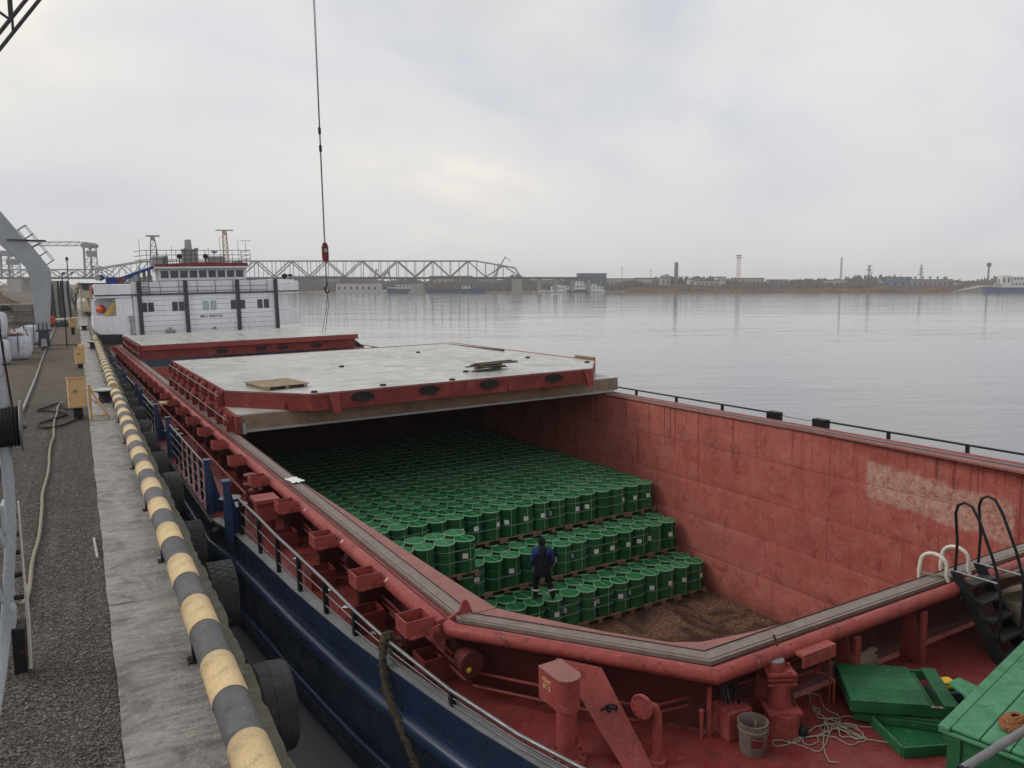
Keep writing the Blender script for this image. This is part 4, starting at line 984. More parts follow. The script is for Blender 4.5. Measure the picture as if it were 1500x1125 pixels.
random.seed(90); rg = MB(); nn_ = 7; vs = []
for j in range(nn_+1):
    for i in range(nn_+1): vs.append((-0.14+0.28*i/nn_+random.uniform(-.015,.015), -0.24+0.48*j/nn_+random.uniform(-.02,.02), 0.02+0.03*random.random()))
rg.add(vs, [(j*(nn_+1)+i, j*(nn_+1)+i+1, (j+1)*(nn_+1)+i+1, (j+1)*(nn_+1)+i) for j in range(nn_) for i in range(nn_)])
part('white_rag', rg, M_paper, None, SHIP @ T(4.12,16.55,0.004) @ RZ(0.15), 60, label='crumpled white rag lying on the grey coaming strip', cat='rag')
# ================================================================== the worker on the drums
def blob(parts, mat_, name, root, vox=0.016, smooth_it=4):
    # one continuous surface grown from overlapping tapered limbs
    b = MB()
    for p0, p1, r0, r1 in parts:
        p0, p1 = Vector(p0), Vector(p1); n = 5
        path, rr = [], []
        d = (p1-p0); L = max(1e-4, d.length); d = d/L
        for t in (-0.9,-0.6,-0.3): path.append(p0 + d*r0*t); rr.append(r0*math.sqrt(1-t*t))
        for k in range(n+1): path.append(p0+(p1-p0)*k/n); rr.append(r0+(r1-r0)*k/n)
        for t in (0.3,0.6,0.9): path.append(p1 + d*r1*t); rr.append(r1*math.sqrt(1-t*t))
        b.tube(path, rr, 12)
    o = part(name, b, mat_, root, smooth=180)
    rm = o.modifiers.new('remesh', 'REMESH'); rm.mode = 'VOXEL'; rm.voxel_size = vox; rm.use_smooth_shade = True
    sm = o.modifiers.new('smooth', 'SMOOTH'); sm.factor = 0.5; sm.iterations = smooth_it
    return o
M_jack = mat('dark_navy_jacket', (0.010,0.012,0.024), 0.85, var=0.3, vscale=14, bump=0.5, bscale=24)
M_yoke = mat('blue_jacket_yoke', (0.016,0.035,0.16), 0.85, var=0.25, vscale=14, bump=0.5, bscale=24)
M_trou = mat('black_work_trousers', (0.007,0.007,0.009), 0.9, var=0.3, vscale=14, bump=0.5, bscale=24)
M_skin = mat('skin', (0.42,0.23,0.16), 0.6, var=0.1, bump=0.0)
M_refl = mat('reflective_tape', (0.62,0.64,0.62), 0.4, var=0.1, bump=0.0)
M_boot = mat('black_boots', (0.010,0.010,0.010), 0.6, bump=0.2)
pz = HF + TH - 0.005
per = thing('person', 'worker in navy jacket with blue shoulders and black knit cap standing on the drums', 'person', SHIP @ T(11.22,18.02,pz) @ RZ(rad(-20)))
# facing +y (away from the camera); feet apart on two drum lids
LH, RH_ = Vector((-0.10,0.02,0.90)), Vector((0.10,0.0,0.90))
LK, RK = Vector((-0.17,0.10,0.50)), Vector((0.20,0.06,0.49))
LA, RA = Vector((-0.21,0.03,0.10)), Vector((0.27,-0.06,0.10))
blob([((0,0,0.92),(0,0.02,1.35),0.14,0.17),((0,0.02,1.38),(0,0.03,1.50),0.10,0.065),((0,0.04,1.56),(0,0.07,1.66),0.085,0.095),((0,0.10,1.57),(0,0.12,1.55),0.05,0.045),
      (LH,LK,0.09,0.06),(LK,LA,0.06,0.045),(RH_,RK,0.09,0.06),(RK,RA,0.06,0.045),
      ((-0.19,0.02,1.42),(-0.25,0.02,1.14),0.05,0.042),((-0.25,0.02,1.14),(-0.20,0.16,0.93),0.042,0.032),
      ((0.19,0.02,1.42),(0.27,0.0,1.14),0.05,0.042),((0.27,0,1.14),(0.25,0.10,0.90),0.042,0.032)], M_skin, 'body', per, 0.016, 3)
for s_, w0, sc_h in ((-1, Vector((-0.20,0.165,0.92)), 1), (1, Vector((0.25,0.105,0.89)), 1)):
    fp = [(w0, w0+Vector((0.0,0.015,-0.085)), 0.036, 0.034)]
    for k, (dx_, L) in enumerate(((-0.03,0.062),(-0.01,0.072),(0.01,0.068),(0.03,0.052))):
        a = w0+Vector((dx_,0.018,-0.09)); m_ = a+Vector((0,0.006,-L*0.55)); fp += [(a,m_,0.0105,0.0095),(m_,m_+Vector((0,0.022,-L*0.42)),0.0095,0.008)]
    a = w0+Vector((-s_*0.03,0.015,-0.045)); m_ = a+Vector((-s_*0.02,0.018,-0.03)); fp += [(a,m_,0.012,0.011),(m_,m_+Vector((0,0.01,-0.028)),0.011,0.009)]
    blob(fp, M_skin, 'hand', per, 0.005, 2)
blob([((0,-0.01,0.86),(0,0.0,1.10),0.185,0.175),((0,0.0,1.10),(0,0.015,1.36),0.175,0.19),((-0.12,0.01,1.0),(-0.12,0.02,1.36),0.13,0.13),((0.12,0.01,1.0),(0.12,0.02,1.36),0.13,0.13),
      ((-0.10,0.0,0.80),(-0.10,0,1.0),0.14,0.14),((0.10,0.0,0.80),(0.10,0,1.0),0.14,0.14),((0,0.01,1.40),(0,0.03,1.49),0.13,0.085)], M_jack, 'jacket', per, 0.018, 5)
for s_, sh, el, wr in ((-1,(-0.20,0.02,1.41),(-0.275,0.02,1.14),(-0.205,0.15,0.95)),(1,(0.20,0.02,1.41),(0.30,0.0,1.14),(0.26,0.09,0.92))):
    blob([(sh,el,0.088,0.07),(el,wr,0.07,0.052)], M_yoke, 'sleeve', per, 0.014, 3)
blob([((-0.17,-0.005,1.405),(0.17,-0.005,1.405),0.108,0.108),((-0.17,-0.03,1.36),(0.17,-0.03,1.36),0.115,0.115)], M_yoke, 'jacket_yoke', per, 0.014, 3)
blob([((-0.07,-0.075,1.47),(0.07,-0.075,1.47),0.06,0.06),((0,-0.10,1.40),(0,-0.07,1.50),0.06,0.065),((0,0.02,1.50),(0,0.02,1.53),0.085,0.08)], M_jack, 'hood', per, 0.012, 3)
blob([(LH,LK,0.118,0.088),(LK,LA+Vector((0,0,0.03)),0.086,0.075),(RH_,RK,0.118,0.088),(RK,RA+Vector((0,0,0.03)),0.086,0.075),((-0.05,0.01,0.88),(0.05,0.0,0.88),0.135,0.135)], M_trou, 'trousers', per, 0.016, 4)
for a, k_ in ((LA,LK),(RA,RK)):
    d = (k_-a).normalized(); c = a + d*0.16
    b = MB(); b.cyl(c-d*0.022, c+d*0.022, 0.090, 0.092, 14); part('reflective_band', b, M_refl, per)
    blob([(a+Vector((0,-0.03,-0.04)), a+Vector((0,0.13,-0.055)),0.05,0.042),(a+Vector((0,0,-0.02)),a+Vector((0,0.01,0.06)),0.055,0.06)], M_boot, 'boot', per, 0.01, 2)
blob([((0,0.035,1.655),(0,0.045,1.70),0.108,0.09),((0,0.03,1.62),(0,0.035,1.66),0.103,0.108)], M_trou, 'knit_cap', per, 0.01, 2)
# ================================================================== foredeck fittings (parts of the ship)
M_redc = M_redtube
# ventilator: D-shaped head on a flanged post
va, cx_, cy_ = 0.135, 4.27, 6.42
dpoly = [(cx_-va,6.76),(cx_-va,cy_)] + [(cx_-va*math.cos(PI*k/10), cy_-va*math.sin(PI*k/10)) for k in range(1,10)] + [(cx_+va,cy_),(cx_+va,6.76)]
b = MB(); b.prism(dpoly, 'z', -0.30, 0.045); vent_o = sp('ventilator', b, M_redc, 40)
b = MB(); b.prism([(x+(0.008 if x > cx_ else -0.008), y-0.004) for x, y in dpoly], 'z', 0.045, 0.058); part('vent_cap', b, M_pink, vent_o)
b = MB(); b.cyl((cx_,cy_+0.01,DK),(cx_,cy_+0.01,-0.28),0.115,n=20); part('vent_post', b, M_redc, vent_o, smooth=40)
b = MB(); b.lathe([(0.115,DK+0.07),(0.19,DK+0.07),(0.20,DK+0.05),(0.20,DK+0.005),(0.115,DK+0.005)], 20, T(cx_,cy_+0.01,0)); part('vent_flange', b, M_redc, vent_o, smooth=40)
for k in range(10):
    a = 2*PI*k/10; b = MB(); b.cyl((cx_+0.165*math.cos(a),cy_+0.01+0.165*math.sin(a),DK+0.06),(cx_+0.165*math.cos(a),cy_+0.01+0.165*math.sin(a),DK+0.10),0.016,n=6); part('flange_bolt', b, M_red, vent_o)
M_ytxt = mat('yellowish_lettering', (0.62,0.42,0.22), 0.7, var=0.2, bump=0)
for t_, z in (('VENT', -0.055), ('BT-3', -0.125)):
    put('vent_lettering', text_mesh(t_, 0.072, M_ytxt, 'vent_lettering', 0.001), vent_o, T(cx_-va-0.003,6.60,z) @ RZ(-PI/2) @ RX(PI/2))
# broad sloping stay of the angled coaming, with a cleat on it
def slab4(p, q_, r, s_, th, nrm):
    n = Vector(nrm).normalized()*th; P = [Vector(v) for v in (p,q_,r,s_)]
    b = MB(); b.add([*P, *[v-n for v in P]], [(0,1,2,3),(7,6,5,4),(0,4,5,1),(1,5,6,2),(2,6,7,3),(3,7,4,0)]); return b
b = slab4((4.52,7.02,-0.07),(4.86,6.62,-0.11),(4.95,5.86,DK),(4.68,6.02,DK),0.02,(-0.55,-0.5,0.6)); stay_o = sp('sloping_stay', b, M_redc)
b = MB(); b.tube([(-0.09,0,0.0),(-0.05,0,0.03),(0.05,0,0.03),(0.09,0,0.005)],0.012,6); b.cyl((0,0,-0.01),(0,0,0.03),0.02,n=8); b.lathe([(0.05,0.0),(0.065,0.0),(0.065,0.02),(0.05,0.02),(0.05,0)],12,T(0.03,0,0.03))
part('cleat', b, M_black, stay_o, T(4.76,6.36,-0.46) @ RZ(-0.6) @ RX(-0.9) , 40)
# swan-neck air pipe with round flap
b = MB(); b.tube([(5.03,5.89,DK),(5.03,5.89,-0.36),(5.0,5.90,-0.27),(4.93,5.92,-0.24),(4.88,5.93,-0.24)], 0.05, 12); ap_o = sp('air_pipe', b, M_redc, 50)
b = MB(); b.lathe([(0,-0.02),(0.125,-0.02),(0.13,0.0),(0.125,0.02),(0,0.022)], 20); part('pipe_flap', b, M_redc, ap_o, T(4.86,5.93,-0.235) @ RZ(0.35) @ RY(PI/2), 40)
for k in range(8):
    a = 2*PI*k/8; b = MB(); b.cyl((0.10*math.cos(a),0.10*math.sin(a),-0.028),(0.10*math.cos(a),0.10*math.sin(a),0.03),0.011,n=6); part('flap_bolt', b, M_red, ap_o, T(4.86,5.93,-0.235) @ RZ(0.35) @ RY(PI/2))
b = MB(); b.lathe([(0.05,DK+0.05),(0.09,DK+0.05),(0.09,DK+0.005),(0.05,DK+0.005)], 14, T(5.03,5.89,0)); part('pipe_flange', b, M_redc, ap_o, smooth=40)
# thin sounding pipes
b = MB(); b.cyl((5.75,6.0,DK),(5.75,6.0,-0.58),0.022,n=10); b.lathe([(0,-0.56),(0.03,-0.575),(0.03,-0.61),(0.0,-0.62)],8,T(5.75,6.0,0)); sp('sounding_pipe', b, M_redc, 40)
b = MB(); b.cyl((5.84,5.98,DK),(5.84,5.98,-0.32),0.03,n=10); sp('sounding_pipe', b, M_redc, 40)
# steel chest with an angled lid, cable bundle above it
b = MB(); b.prism([(5.92,5.76),(6.22,5.72),(6.30,6.02),(5.96,6.06)], 'z', DK, -0.56); bevel(sp('deck_chest', b, M_redc), 0.008)
random.seed(12)
for k in range(16):
    o1, o2 = random.uniform(-.10,.10), random.uniform(-.09,.09); b = MB()
    b.tube([(5.86+o1*0.5,6.0,-0.24+o2*0.3),(5.98+o1*0.6,5.96+o2,-0.24+o2*0.3),(6.10+o1,5.93+o2,-0.34),(6.15+o1,5.92+o2,-0.56)], 0.008, 5); sp('cable', b, M_black if k % 3 else M_steel, 60)
# upright stays under the front tube, shelf brackets
for x in (6.62,7.98,9.30):
    b = MB(); b.prism([(5.96,-0.22),(5.86,-0.22),(5.80 if x < 7 else 5.72,DK),(6.03,DK)], 'x', x-0.06 if x < 7 else x-0.015, x+0.06 if x < 7 else x+0.015); sp('front_stay', b, M_redc)
    if x > 7:
        b = MB(); b.box(x-0.05,x+0.05,5.70,5.74,DK,-0.2); sp('stay_flange', b, M_redc)
b = MB(); b.box(6.86,7.42,5.58,5.80,-0.12,-0.08); b.box(6.86,7.42,5.58,5.60,-0.24,-0.12); b.prism([(5.58,-0.12),(5.86,-0.12),(5.86,-0.6)], 'x', 7.40, 7.42); bevel(sp('tube_shelf', b, M_redc), 0.006)
for z, y in ((-0.34,5.72),(-0.56,5.66)):
    b = MB(); b.tube([(6.85,5.95,z),(7.45,5.90,z),(7.5,y+0.1,z),(7.5,y,z-0.03),(7.5,y,DK)], 0.013, 6); sp('pipe_frame', b, M_redc, 60)
for z in (-0.44,-0.66,-0.72):
    b = MB(); b.tube([(6.2,6.0,z),(7.5,5.98,z)], 0.015, 6); sp('deck_pipe', b, M_red, 60)
# roller fairlead on a plinth
b = MB(); b.lathe([(0.19,DK),(0.19,-0.64),(0.0,-0.64)], 20, T(6.58,5.62,0)); pl_o = sp('fairlead_plinth', b, M_redc, 40)
b = MB(); b.box(-0.19,0.19,-0.17,0.17,-0.64,-0.61, T(6.58,5.64,0) @ RZ(-0.5)); part('plinth_plate', b, M_redc, pl_o)
b = MB(); b.cyl((6.58,5.66,-0.61),(6.58,5.66,-0.30),0.115,n=18); part('roller', b, M_redc, pl_o, smooth=40)
for z in (-0.34,-0.28,-0.235):
    b = MB(); b.box(-0.16,0.16,-0.15,0.15,z,z+0.028, T(6.60,5.70,0) @ RZ(-0.5)); part('top_plate', b, M_redc, pl_o)
b = MB(); b.lathe([(0.10,-0.21),(0.10,-0.13),(0.085,-0.105),(0.0,-0.10)], 18, T(6.58,5.72,0)); part('roller_head', b, M_redc, pl_o, smooth=40)
b = MB(); b.lathe([(0.095,-0.105),(0.09,-0.095),(0,-0.09)], 18, T(6.58,5.72,0)); part('roller_cap', b, M_gbar, pl_o, smooth=40)
for dx_, dy_ in ((-0.14,0.05),(0.13,-0.02),(0.0,-0.15)):
    b = MB(); b.cyl((6.60+dx_,5.70+dy_,-0.21),(6.60+dx_,5.70+dy_,-0.17),0.025,n=8); part('plate_bolt', b, M_redc, pl_o)
# unseen block added at the bow to keep sky light off the foredeck
b = MB(); b.box(6.3,15.2,-2.2,2.5,DK,2.3); sp('added_sky_blocker', b, M_whitew)
# weld seams on the foredeck
for y in (5.2,3.9):
    b = MB(); b.tube([(4.6,y+0.9,DK+0.001),(8.0,y-0.35,DK+0.001)], 0.006, 5); sp('deck_weld', b, M_red, 60)
# blue rail and post close to the camera
b = MB(); b.tube([(5.80,3.2,0.275),(6.67,3.2,0.31),(8.4,3.2,0.34)], 0.034, 10); sp('bow_rail', b, M_gbar, 60)
for x in (5.80,6.86,8.4):
    b = MB(); b.box(x-0.03,x+0.03,3.17,3.23,DK,0.30); sp('bow_rail_post', b, M_black)

# ================================================================== loose things on the foredeck
# dirty paint bucket
bk = thing('paint_bucket', 'dirty grey-white paint bucket standing in front of the red steel chest', 'bucket', SHIP @ T(6.02,5.52,DK))
M_bkt = mat('dirty_bucket_plastic', (0.20,0.165,0.145), 0.6, col2=(0.09,0.06,0.05), vscale=4, rust=0.3, rcol=(0.12,0.03,0.03), rscale=6, bump=0.2)
b = MB(); b.lathe([(0,0.0),(0.13,0.0),(0.135,0.02),(0.152,0.33),(0.162,0.34),(0.162,0.355),(0.15,0.355),(0.145,0.33),(0.125,0.06),(0,0.05)], 20); part('bucket_body', b, M_bkt, bk, smooth=40)
b = MB(); b.lathe([(0.153,0.27),(0.163,0.275),(0.163,0.285),(0.153,0.29)], 20); part('bucket_hoop', b, M_bkt, bk, smooth=40)
b = MB(); b.tube([(0.165*math.cos(a),0.165*math.sin(a)*0.25-0.02-0.17*math.sin(a),0.30-0.10*math.sin(a)) for a in [PI*k/10 for k in range(11)]], 0.004, 5); part('bucket_handle', b, M_steel, bk)
b = MB(); b.cyl((0.02,0.02,0.06),(0.08,0.03,0.31),0.010,n=6); part('stirring_stick', b, M_wood, bk)
b = MB(); n = 6; a0 = -2.5
b.add([(0.1475*math.cos(a0+0.9*i/n),0.1475*math.sin(a0+0.9*i/n),z) for z in (0.12,0.24) for i in range(n+1)], [(i,i+1,n+2+i,n+1+i) for i in range(n)])
part('bucket_label', b, mat('dark_red_label',(0.12,0.02,0.03),0.6,bump=0), bk)
# deck brush leaning on the tube shelf
br = thing('deck_brush', 'long-handled deck brush leaning against the coaming beside the roller post', 'brush', SHIP)
b = MB(); b.cyl((6.70,5.44,DK+0.07),(6.70,5.86,0.10),0.014,n=8); part('brush_handle', b, mat('dark_stained_wood',(0.06,0.03,0.02),0.7,bump=0.2), br)
b = MB(); b.lathe([(0,0.0),(0.05,0.0),(0.06,0.04),(0.045,0.09),(0.015,0.12),(0,0.12)], 10, T(6.70,5.43,DK)); part('brush_head', b, M_black, br, smooth=30)
# heap of pale rope
random.seed(77)
rp = []; hx, hy, ha = 7.1, 5.45, 0.0
for k in range(300):
    t = k/300; tx = 7.08+0.24*math.sin(t*11.3)+0.12*math.sin(t*47); ty = 5.36+0.20*math.sin(t*8.1+1)+0.10*math.cos(t*39)-0.10*t
    ha += random.uniform(-0.55,0.75); d_ = math.atan2(ty-hy, tx-hx); w_ = min(1, math.hypot(tx-hx,ty-hy)/0.30)
    ha = ha + w_*0.55*math.sin(d_-ha)
    hx += 0.034*math.cos(ha); hy += 0.034*math.sin(ha)
    rp.append((hx, hy, DK+0.010+0.045*abs(math.sin(k*0.37))*max(0,1-math.hypot(hx-7.08,hy-5.36)/0.32)))
rp = [(6.60,4.90,DK+0.012),(6.54,4.96,DK+0.012),(6.62,5.08,DK+0.012),(6.74,5.2,DK+0.012)] + rp + [(7.2,5.02,DK+0.012),(7.35,4.85,DK+0.012),(7.5,4.66,DK+0.012)]
b = MB(); b.tube(rp, 0.0075, 6); part('rope_heap', b, M_rope, None, SHIP, 60, label='tangled heap of thin pale rope on the red foredeck', cat='rope')
b = MB(); b.tube([(6.56+0.09*math.cos(a),5.42+0.04*math.sin(a),DK+0.01) for a in [k*0.5 for k in range(13)]]+[(6.72,5.36,DK+0.02),(6.86,5.3,DK+0.03)],0.0085,6); part('rope_loop', b, M_rope, None, SHIP, 60, label='small loose rope loop at the left of the rope heap', cat='rope')
# green wooden pallets and crate
def plankset(root, boards, m, name='board', th=0.03):
    for p in boards:
        b = MB(); b.prism(p[:4], 'z', p[4], p[4]+(p[5] if len(p) > 5 else th)); bevel(part(name, b, m, root), 0.004)
gp = thing('green_pallet', 'dark green wooden hatch board lying on top of another, with a gap near one end', 'hatch board', SHIP @ T(7.97,5.22,-0.70) @ RZ(rad(-40)) @ RX(0.05), group='green hatch boards')
L2, W2 = 0.55, 0.60      # local: x = length (left to right), y = depth
def lb(root, x0, x1, y0, y1, z0, z1, m, name='board', **kw): b = MB(); b.box(x0,x1,y0,y1,z0,z1); return bevel(part(name, b, m, root, **kw), 0.005)
lb(gp,-0.56,0.26,-0.40,-0.135,0.115,0.14,M_greenw); lb(gp,-0.56,0.262,-0.13,0.13,0.117,0.141,M_greenw); lb(gp,-0.56,0.258,0.135,0.40,0.114,0.14,M_greenw)
lb(gp,0.40,0.56,-0.40,0.40,0.115,0.142,M_greenw)
for y0 in (-0.40,0.37): lb(gp,-0.56,0.56,y0,y0+0.03,0.0,0.114,M_greenw,'side_rail')
for x0 in (-0.56,0.53): lb(gp,x0,x0+0.03,-0.37,0.37,0.0,0.113,M_greenw,'end_rail')
lb(gp,0.27,0.33,-0.38,0.38,0.04,0.09,M_greenw,'bearer')
for x0 in (0.27,0.30): lb(gp,x0,x0+0.09,-0.41,-0.375,0.112,0.12,M_wood,'chip')
gq = thing('green_pallet', 'dark green wooden hatch board underneath the upper one, beside the rope heap', 'hatch board', SHIP @ T(8.00,5.17,-0.845) @ RZ(rad(-49)) @ RX(0.05), group='green hatch boards')
lb(gq,-0.48,0.50,-0.36,0.36,0.085,0.115,M_greenw)
for y0 in (-0.38,0.35): lb(gq,-0.50,0.50,y0,y0+0.03,0.0,0.085,M_greenw,'side_rail')
for x0 in (-0.50,0.47): lb(gq,x0,x0+0.03,-0.35,0.35,0.0,0.084,M_greenw,'end_rail')
gt = thing('green_tray', 'shallow open green wooden tray on the deck beside the pale green box', 'tray', SHIP @ T(8.0,4.78,DK+0.002) @ RZ(rad(-25)))
lb(gt,-0.60,0.62,-0.46,0.46,0.0,0.025,M_greenw,'bottom_board')
for y0 in (-0.49,0.46): lb(gt,-0.62,0.64,y0,y0+0.03,0.0,0.12,M_greenw,'side_rail')
for x0 in (-0.63,0.62): lb(gt,x0,x0+0.03,-0.46,0.46,0.0,0.119,M_greenw,'end_rail')
gb = thing('green_box', 'large pale green painted box with a planked lid at the corner of the foredeck', 'box', SHIP @ T(7.30,4.16,DK) @ RZ(rad(11.5)))
BH = 0.53
for k, (y0, y1) in enumerate(((-0.26,-0.005),(-0.52,-0.27),(-0.80,-0.53),(-1.1,-0.81))):
    lb(gb,-0.02,2.9,y0,y1,BH,BH+0.03,M_greenl,'lid_board')
lb(gb,-0.06,2.92,-0.003,0.10,BH-0.004,BH+0.034,M_greenl,'lid_board')
lb(gb,0.0,2.85,0.0,0.03,0.0,BH-0.006,M_greenl,'back_board'); lb(gb,0.0,0.03,-1.08,-0.002,0.0,BH-0.03,M_greenw,'end_board')
lb(gb,-0.028,-0.002,-0.10,0.02,0.0,BH-0.05,M_greenw,'corner_post'); lb(gb,-0.05,-0.004,-1.1,0.1,BH-0.045,BH-0.012,M_greenl,'edge_strip')
lb(gb,0.0,2.85,-1.08,-1.05,0.0,BH-0.006,M_greenl,'front_board')
b = MB(); b.prism([(0.9,0.12),(1.12,0.42),(1.32,0.38),(1.24,0.12)], 'z', 0.42, 0.45); bevel(part('lid_offcut', b, M_greenl, gb), 0.004)
# heap of tan netting rope on the box
rc = []
for k in range(90):
    a = k*0.55; rr = 0.05+0.11*(k % 30)/30; rc.append((rr*math.cos(a), rr*math.sin(a)*0.8, 0.03+0.11*(1-(rr/0.16)**2)+0.012*math.sin(k*1.7)))
b = MB(); b.tube(rc, 0.016, 6); part('rope_coil', b, mat('tan_rope',(0.30,0.13,0.06),0.9,var=0.3,vscale=20,bump=0.6,bscale=80), None, SHIP @ T(7.78,3.82,DK+BH+0.03), 60, label='tan rope bundle lying on the pale green box', cat='rope')
# orange rag and small tin between the crates
b = MB(); b.box(-0.11,0.11,-0.08,0.08,0.0,0.05); b.box(-0.10,0.10,-0.07,0.07,0.05,0.09); bevel(part('orange_rag', b, M_yelcr, None, SHIP @ T(8.55,4.98,-0.66) @ RZ(-0.4), label='folded orange-yellow cloth beside the green tray', cat='cloth'), 0.02, 2)
b = MB(); b.box(-0.16,0.16,-0.12,0.12,0.0,0.22); bevel(part('grey_case', b, M_dgrey, None, SHIP @ T(8.56,4.98,DK+0.002) @ RZ(-0.4), label='dark grey case under the folded orange cloth', cat='case'), 0.02, 2)
# split timber offcuts behind the green boards
random.seed(55)
for k in range(9):
    L = random.uniform(0.5,1.0); b = MB(); b.box(-L/2,L/2,-0.035,0.035,0,0.03)
    part('timber_offcut', b, M_wood, None, SHIP @ T(8.35+random.uniform(-.22,.25), 5.98+random.uniform(-.22,.16), DK+0.005+0.03*k) @ RZ(random.uniform(0.0,0.5)) @ RY(random.uniform(-0.04,0.04)),
         label='pale timber offcut in the pile behind the green boards, %s from the bottom' % ORD[k], cat='timber', group='timber offcuts')
b = MB(); b.cyl((-0.33,0,0),(0.33,0,0),0.006,n=6); part('thin_rod', b, M_steel, None, SHIP @ T(10.3,6.0,-0.75) @ RZ(-0.1), label='thin steel rod on the dark deck beyond the offcuts', cat='rod')
# white hooped hand holds of the hold ladder
for x in (9.92, 10.42):
    b = MB(); b.tube([(x+0.10,6.22,-0.4),(x+0.03,6.22,0.05)] + [(x+0.06+0.01*k, 6.22-0.16+0.16*math.cos(PI*k/8), 0.20+0.13*math.sin(PI*k/8)) for k in range(9)] + [(x+0.14,5.90,0.05),(x+0.16,5.88,-0.02)], 0.026, 10); sp('ladder_hoop', b, M_whitew, 60)
b = MB(); b.tube([(9.96,6.2,0.02),(10.05,6.05,0.015),(10.2,5.9,0.02),(10.22,5.84,0.0),(10.16,5.8,-0.03),(10.22,5.78,-0.1),(10.2,5.77,-0.25)],0.012,6)
b.tube([(9.95,6.21,0.04),(10.1,5.98,0.03),(10.24,5.86,0.02),(10.26,5.8,-0.06),(10.2,5.79,-0.12)],0.012,6); part('tie_rope', b, M_rope, None, SHIP, 60, label='short pale rope knotted round the white ladder hoop', cat='rope')
# black steel step ladder over the coaming
sl = thing('step_ladder', 'black steel step ladder with hooped handrails leading up to the coaming', 'ladder', SHIP)
for x in (10.08, 10.62):
    b = MB(); b.prism([(5.86,0.14),(5.72,0.16),(5.04,DK),(5.24,DK)], 'x', x-0.02, x+0.02); part('stringer', b, M_black, sl)
for k in range(5):
    y, z = 5.66-0.13*k, 0.04-0.20*k; b = MB(); b.box(10.10,10.60,y-0.12,y+0.05,z-0.035,z); part('step', b, mat('worn_black_step',(0.03,0.03,0.033),0.5,var=0.4,vscale=8,bump=0.2) if k == 0 else bpy.data.materials['worn_black_step'], sl)
for x in (10.08, 10.62):
    b = MB(); b.tube([(x,5.80,0.12),(x+0.02,5.80,0.55),(x,5.83,0.95),(x,5.80,1.06),(x,5.72,1.11),(x,5.62,1.08),(x,5.52,0.92),(x,5.32,0.45),(x,5.24,0.20),(x,5.20,-0.05),(x,5.20,-0.62)], 0.019, 8); part('hand_rail', b, M_black, sl, smooth=60)
    b = MB(); b.tube([(x,5.82,0.15),(x,5.24,0.16)], 0.017, 8); part('cross_rail', b, M_steel, sl, smooth=60)
for k, (x, y, z, a) in enumerate(((10.95,5.40,-0.10,0.1),(11.05,5.2,-0.25,0.15),(11.1,5.55,0.0,0.0))):
    b = MB(); b.box(-0.28,0.5,-0.14,0.14,-0.02,0.02); o = part('grey_board', b, M_plk, None, SHIP @ T(x,y,z) @ RZ(a) @ RX(-0.5), label='grey weathered board leaning behind the step ladder, %s from the deck' % ORD[[1,0,2][k]], cat='board', group='boards behind the ladder')
b = MB(); b.box(-0.3,0.9,-0.45,0.25,0,0.62); bevel(part('deck_locker', b, M_plk, None, SHIP @ T(11.0,5.35,DK), label='grey wooden locker beyond the step ladder at the right edge', cat='locker'), 0.01)
# dark weedy mooring rope hung over the bow rail
pts = [(3.75,9.6,-0.86),(3.7,9.45,-0.82),(3.55,9.42,-0.7),(3.42,9.35,-0.45),(3.34,9.3,-0.5),(3.28,9.2,-0.8),(3.27,9.0,-1.1),(3.30,8.6,-1.45),(3.34,8.1,-1.85),(3.38,7.5,-2.3)]
def spline(P, n=8):
    out = []
    for i in range(len(P)-1):
        p0, p1, p2, p3 = [Vector(P[max(0, min(len(P)-1, i+d))]) for d in (-1,0,1,2)]
        for k in range(n):
            t = k/n; out.append(0.5*((2*p1)+(p2-p0)*t+(2*p0-5*p1+4*p2-p3)*t*t+(3*p1-p0-3*p2+p3)*t**3))
    return out + [Vector(P[-1])]
sp_ = spline(pts, 10); b = MB()
for s0 in range(3):
    b.tube([p + Vector((0.026*math.cos(i*0.7+s0*2.1), 0.026*math.sin(i*0.7+s0*2.1), 0.012*math.sin(i*0.7+s0*2.1))) for i, p in enumerate(sp_)], 0.030, 7)
random.seed(66)
for i in range(0, len(sp_)):
    p = sp_[i]
    for q_ in range(3): b.cbox(p+Vector([random.uniform(-.055,.055) for _ in range(3)]), (0.022,0.03,0.02))
part('mooring_rope', b, M_dirtrope, None, SHIP, 60, label='thick dark weedy mooring rope hung over the bow rail down the blue hull', cat='rope')
b = MB(); b.tube(spline([(3.46,9.3,DK+0.04),(3.55,9.75,DK+0.1),(3.75,9.85,DK+0.12),(3.9,9.6,DK+0.08),(3.92,9.3,DK+0.05)], 6), 0.035, 7); part('rope_end', b, M_dirtrope, None, SHIP, 60, label='dark rope end curled on the side deck behind the bow rail', cat='rope')
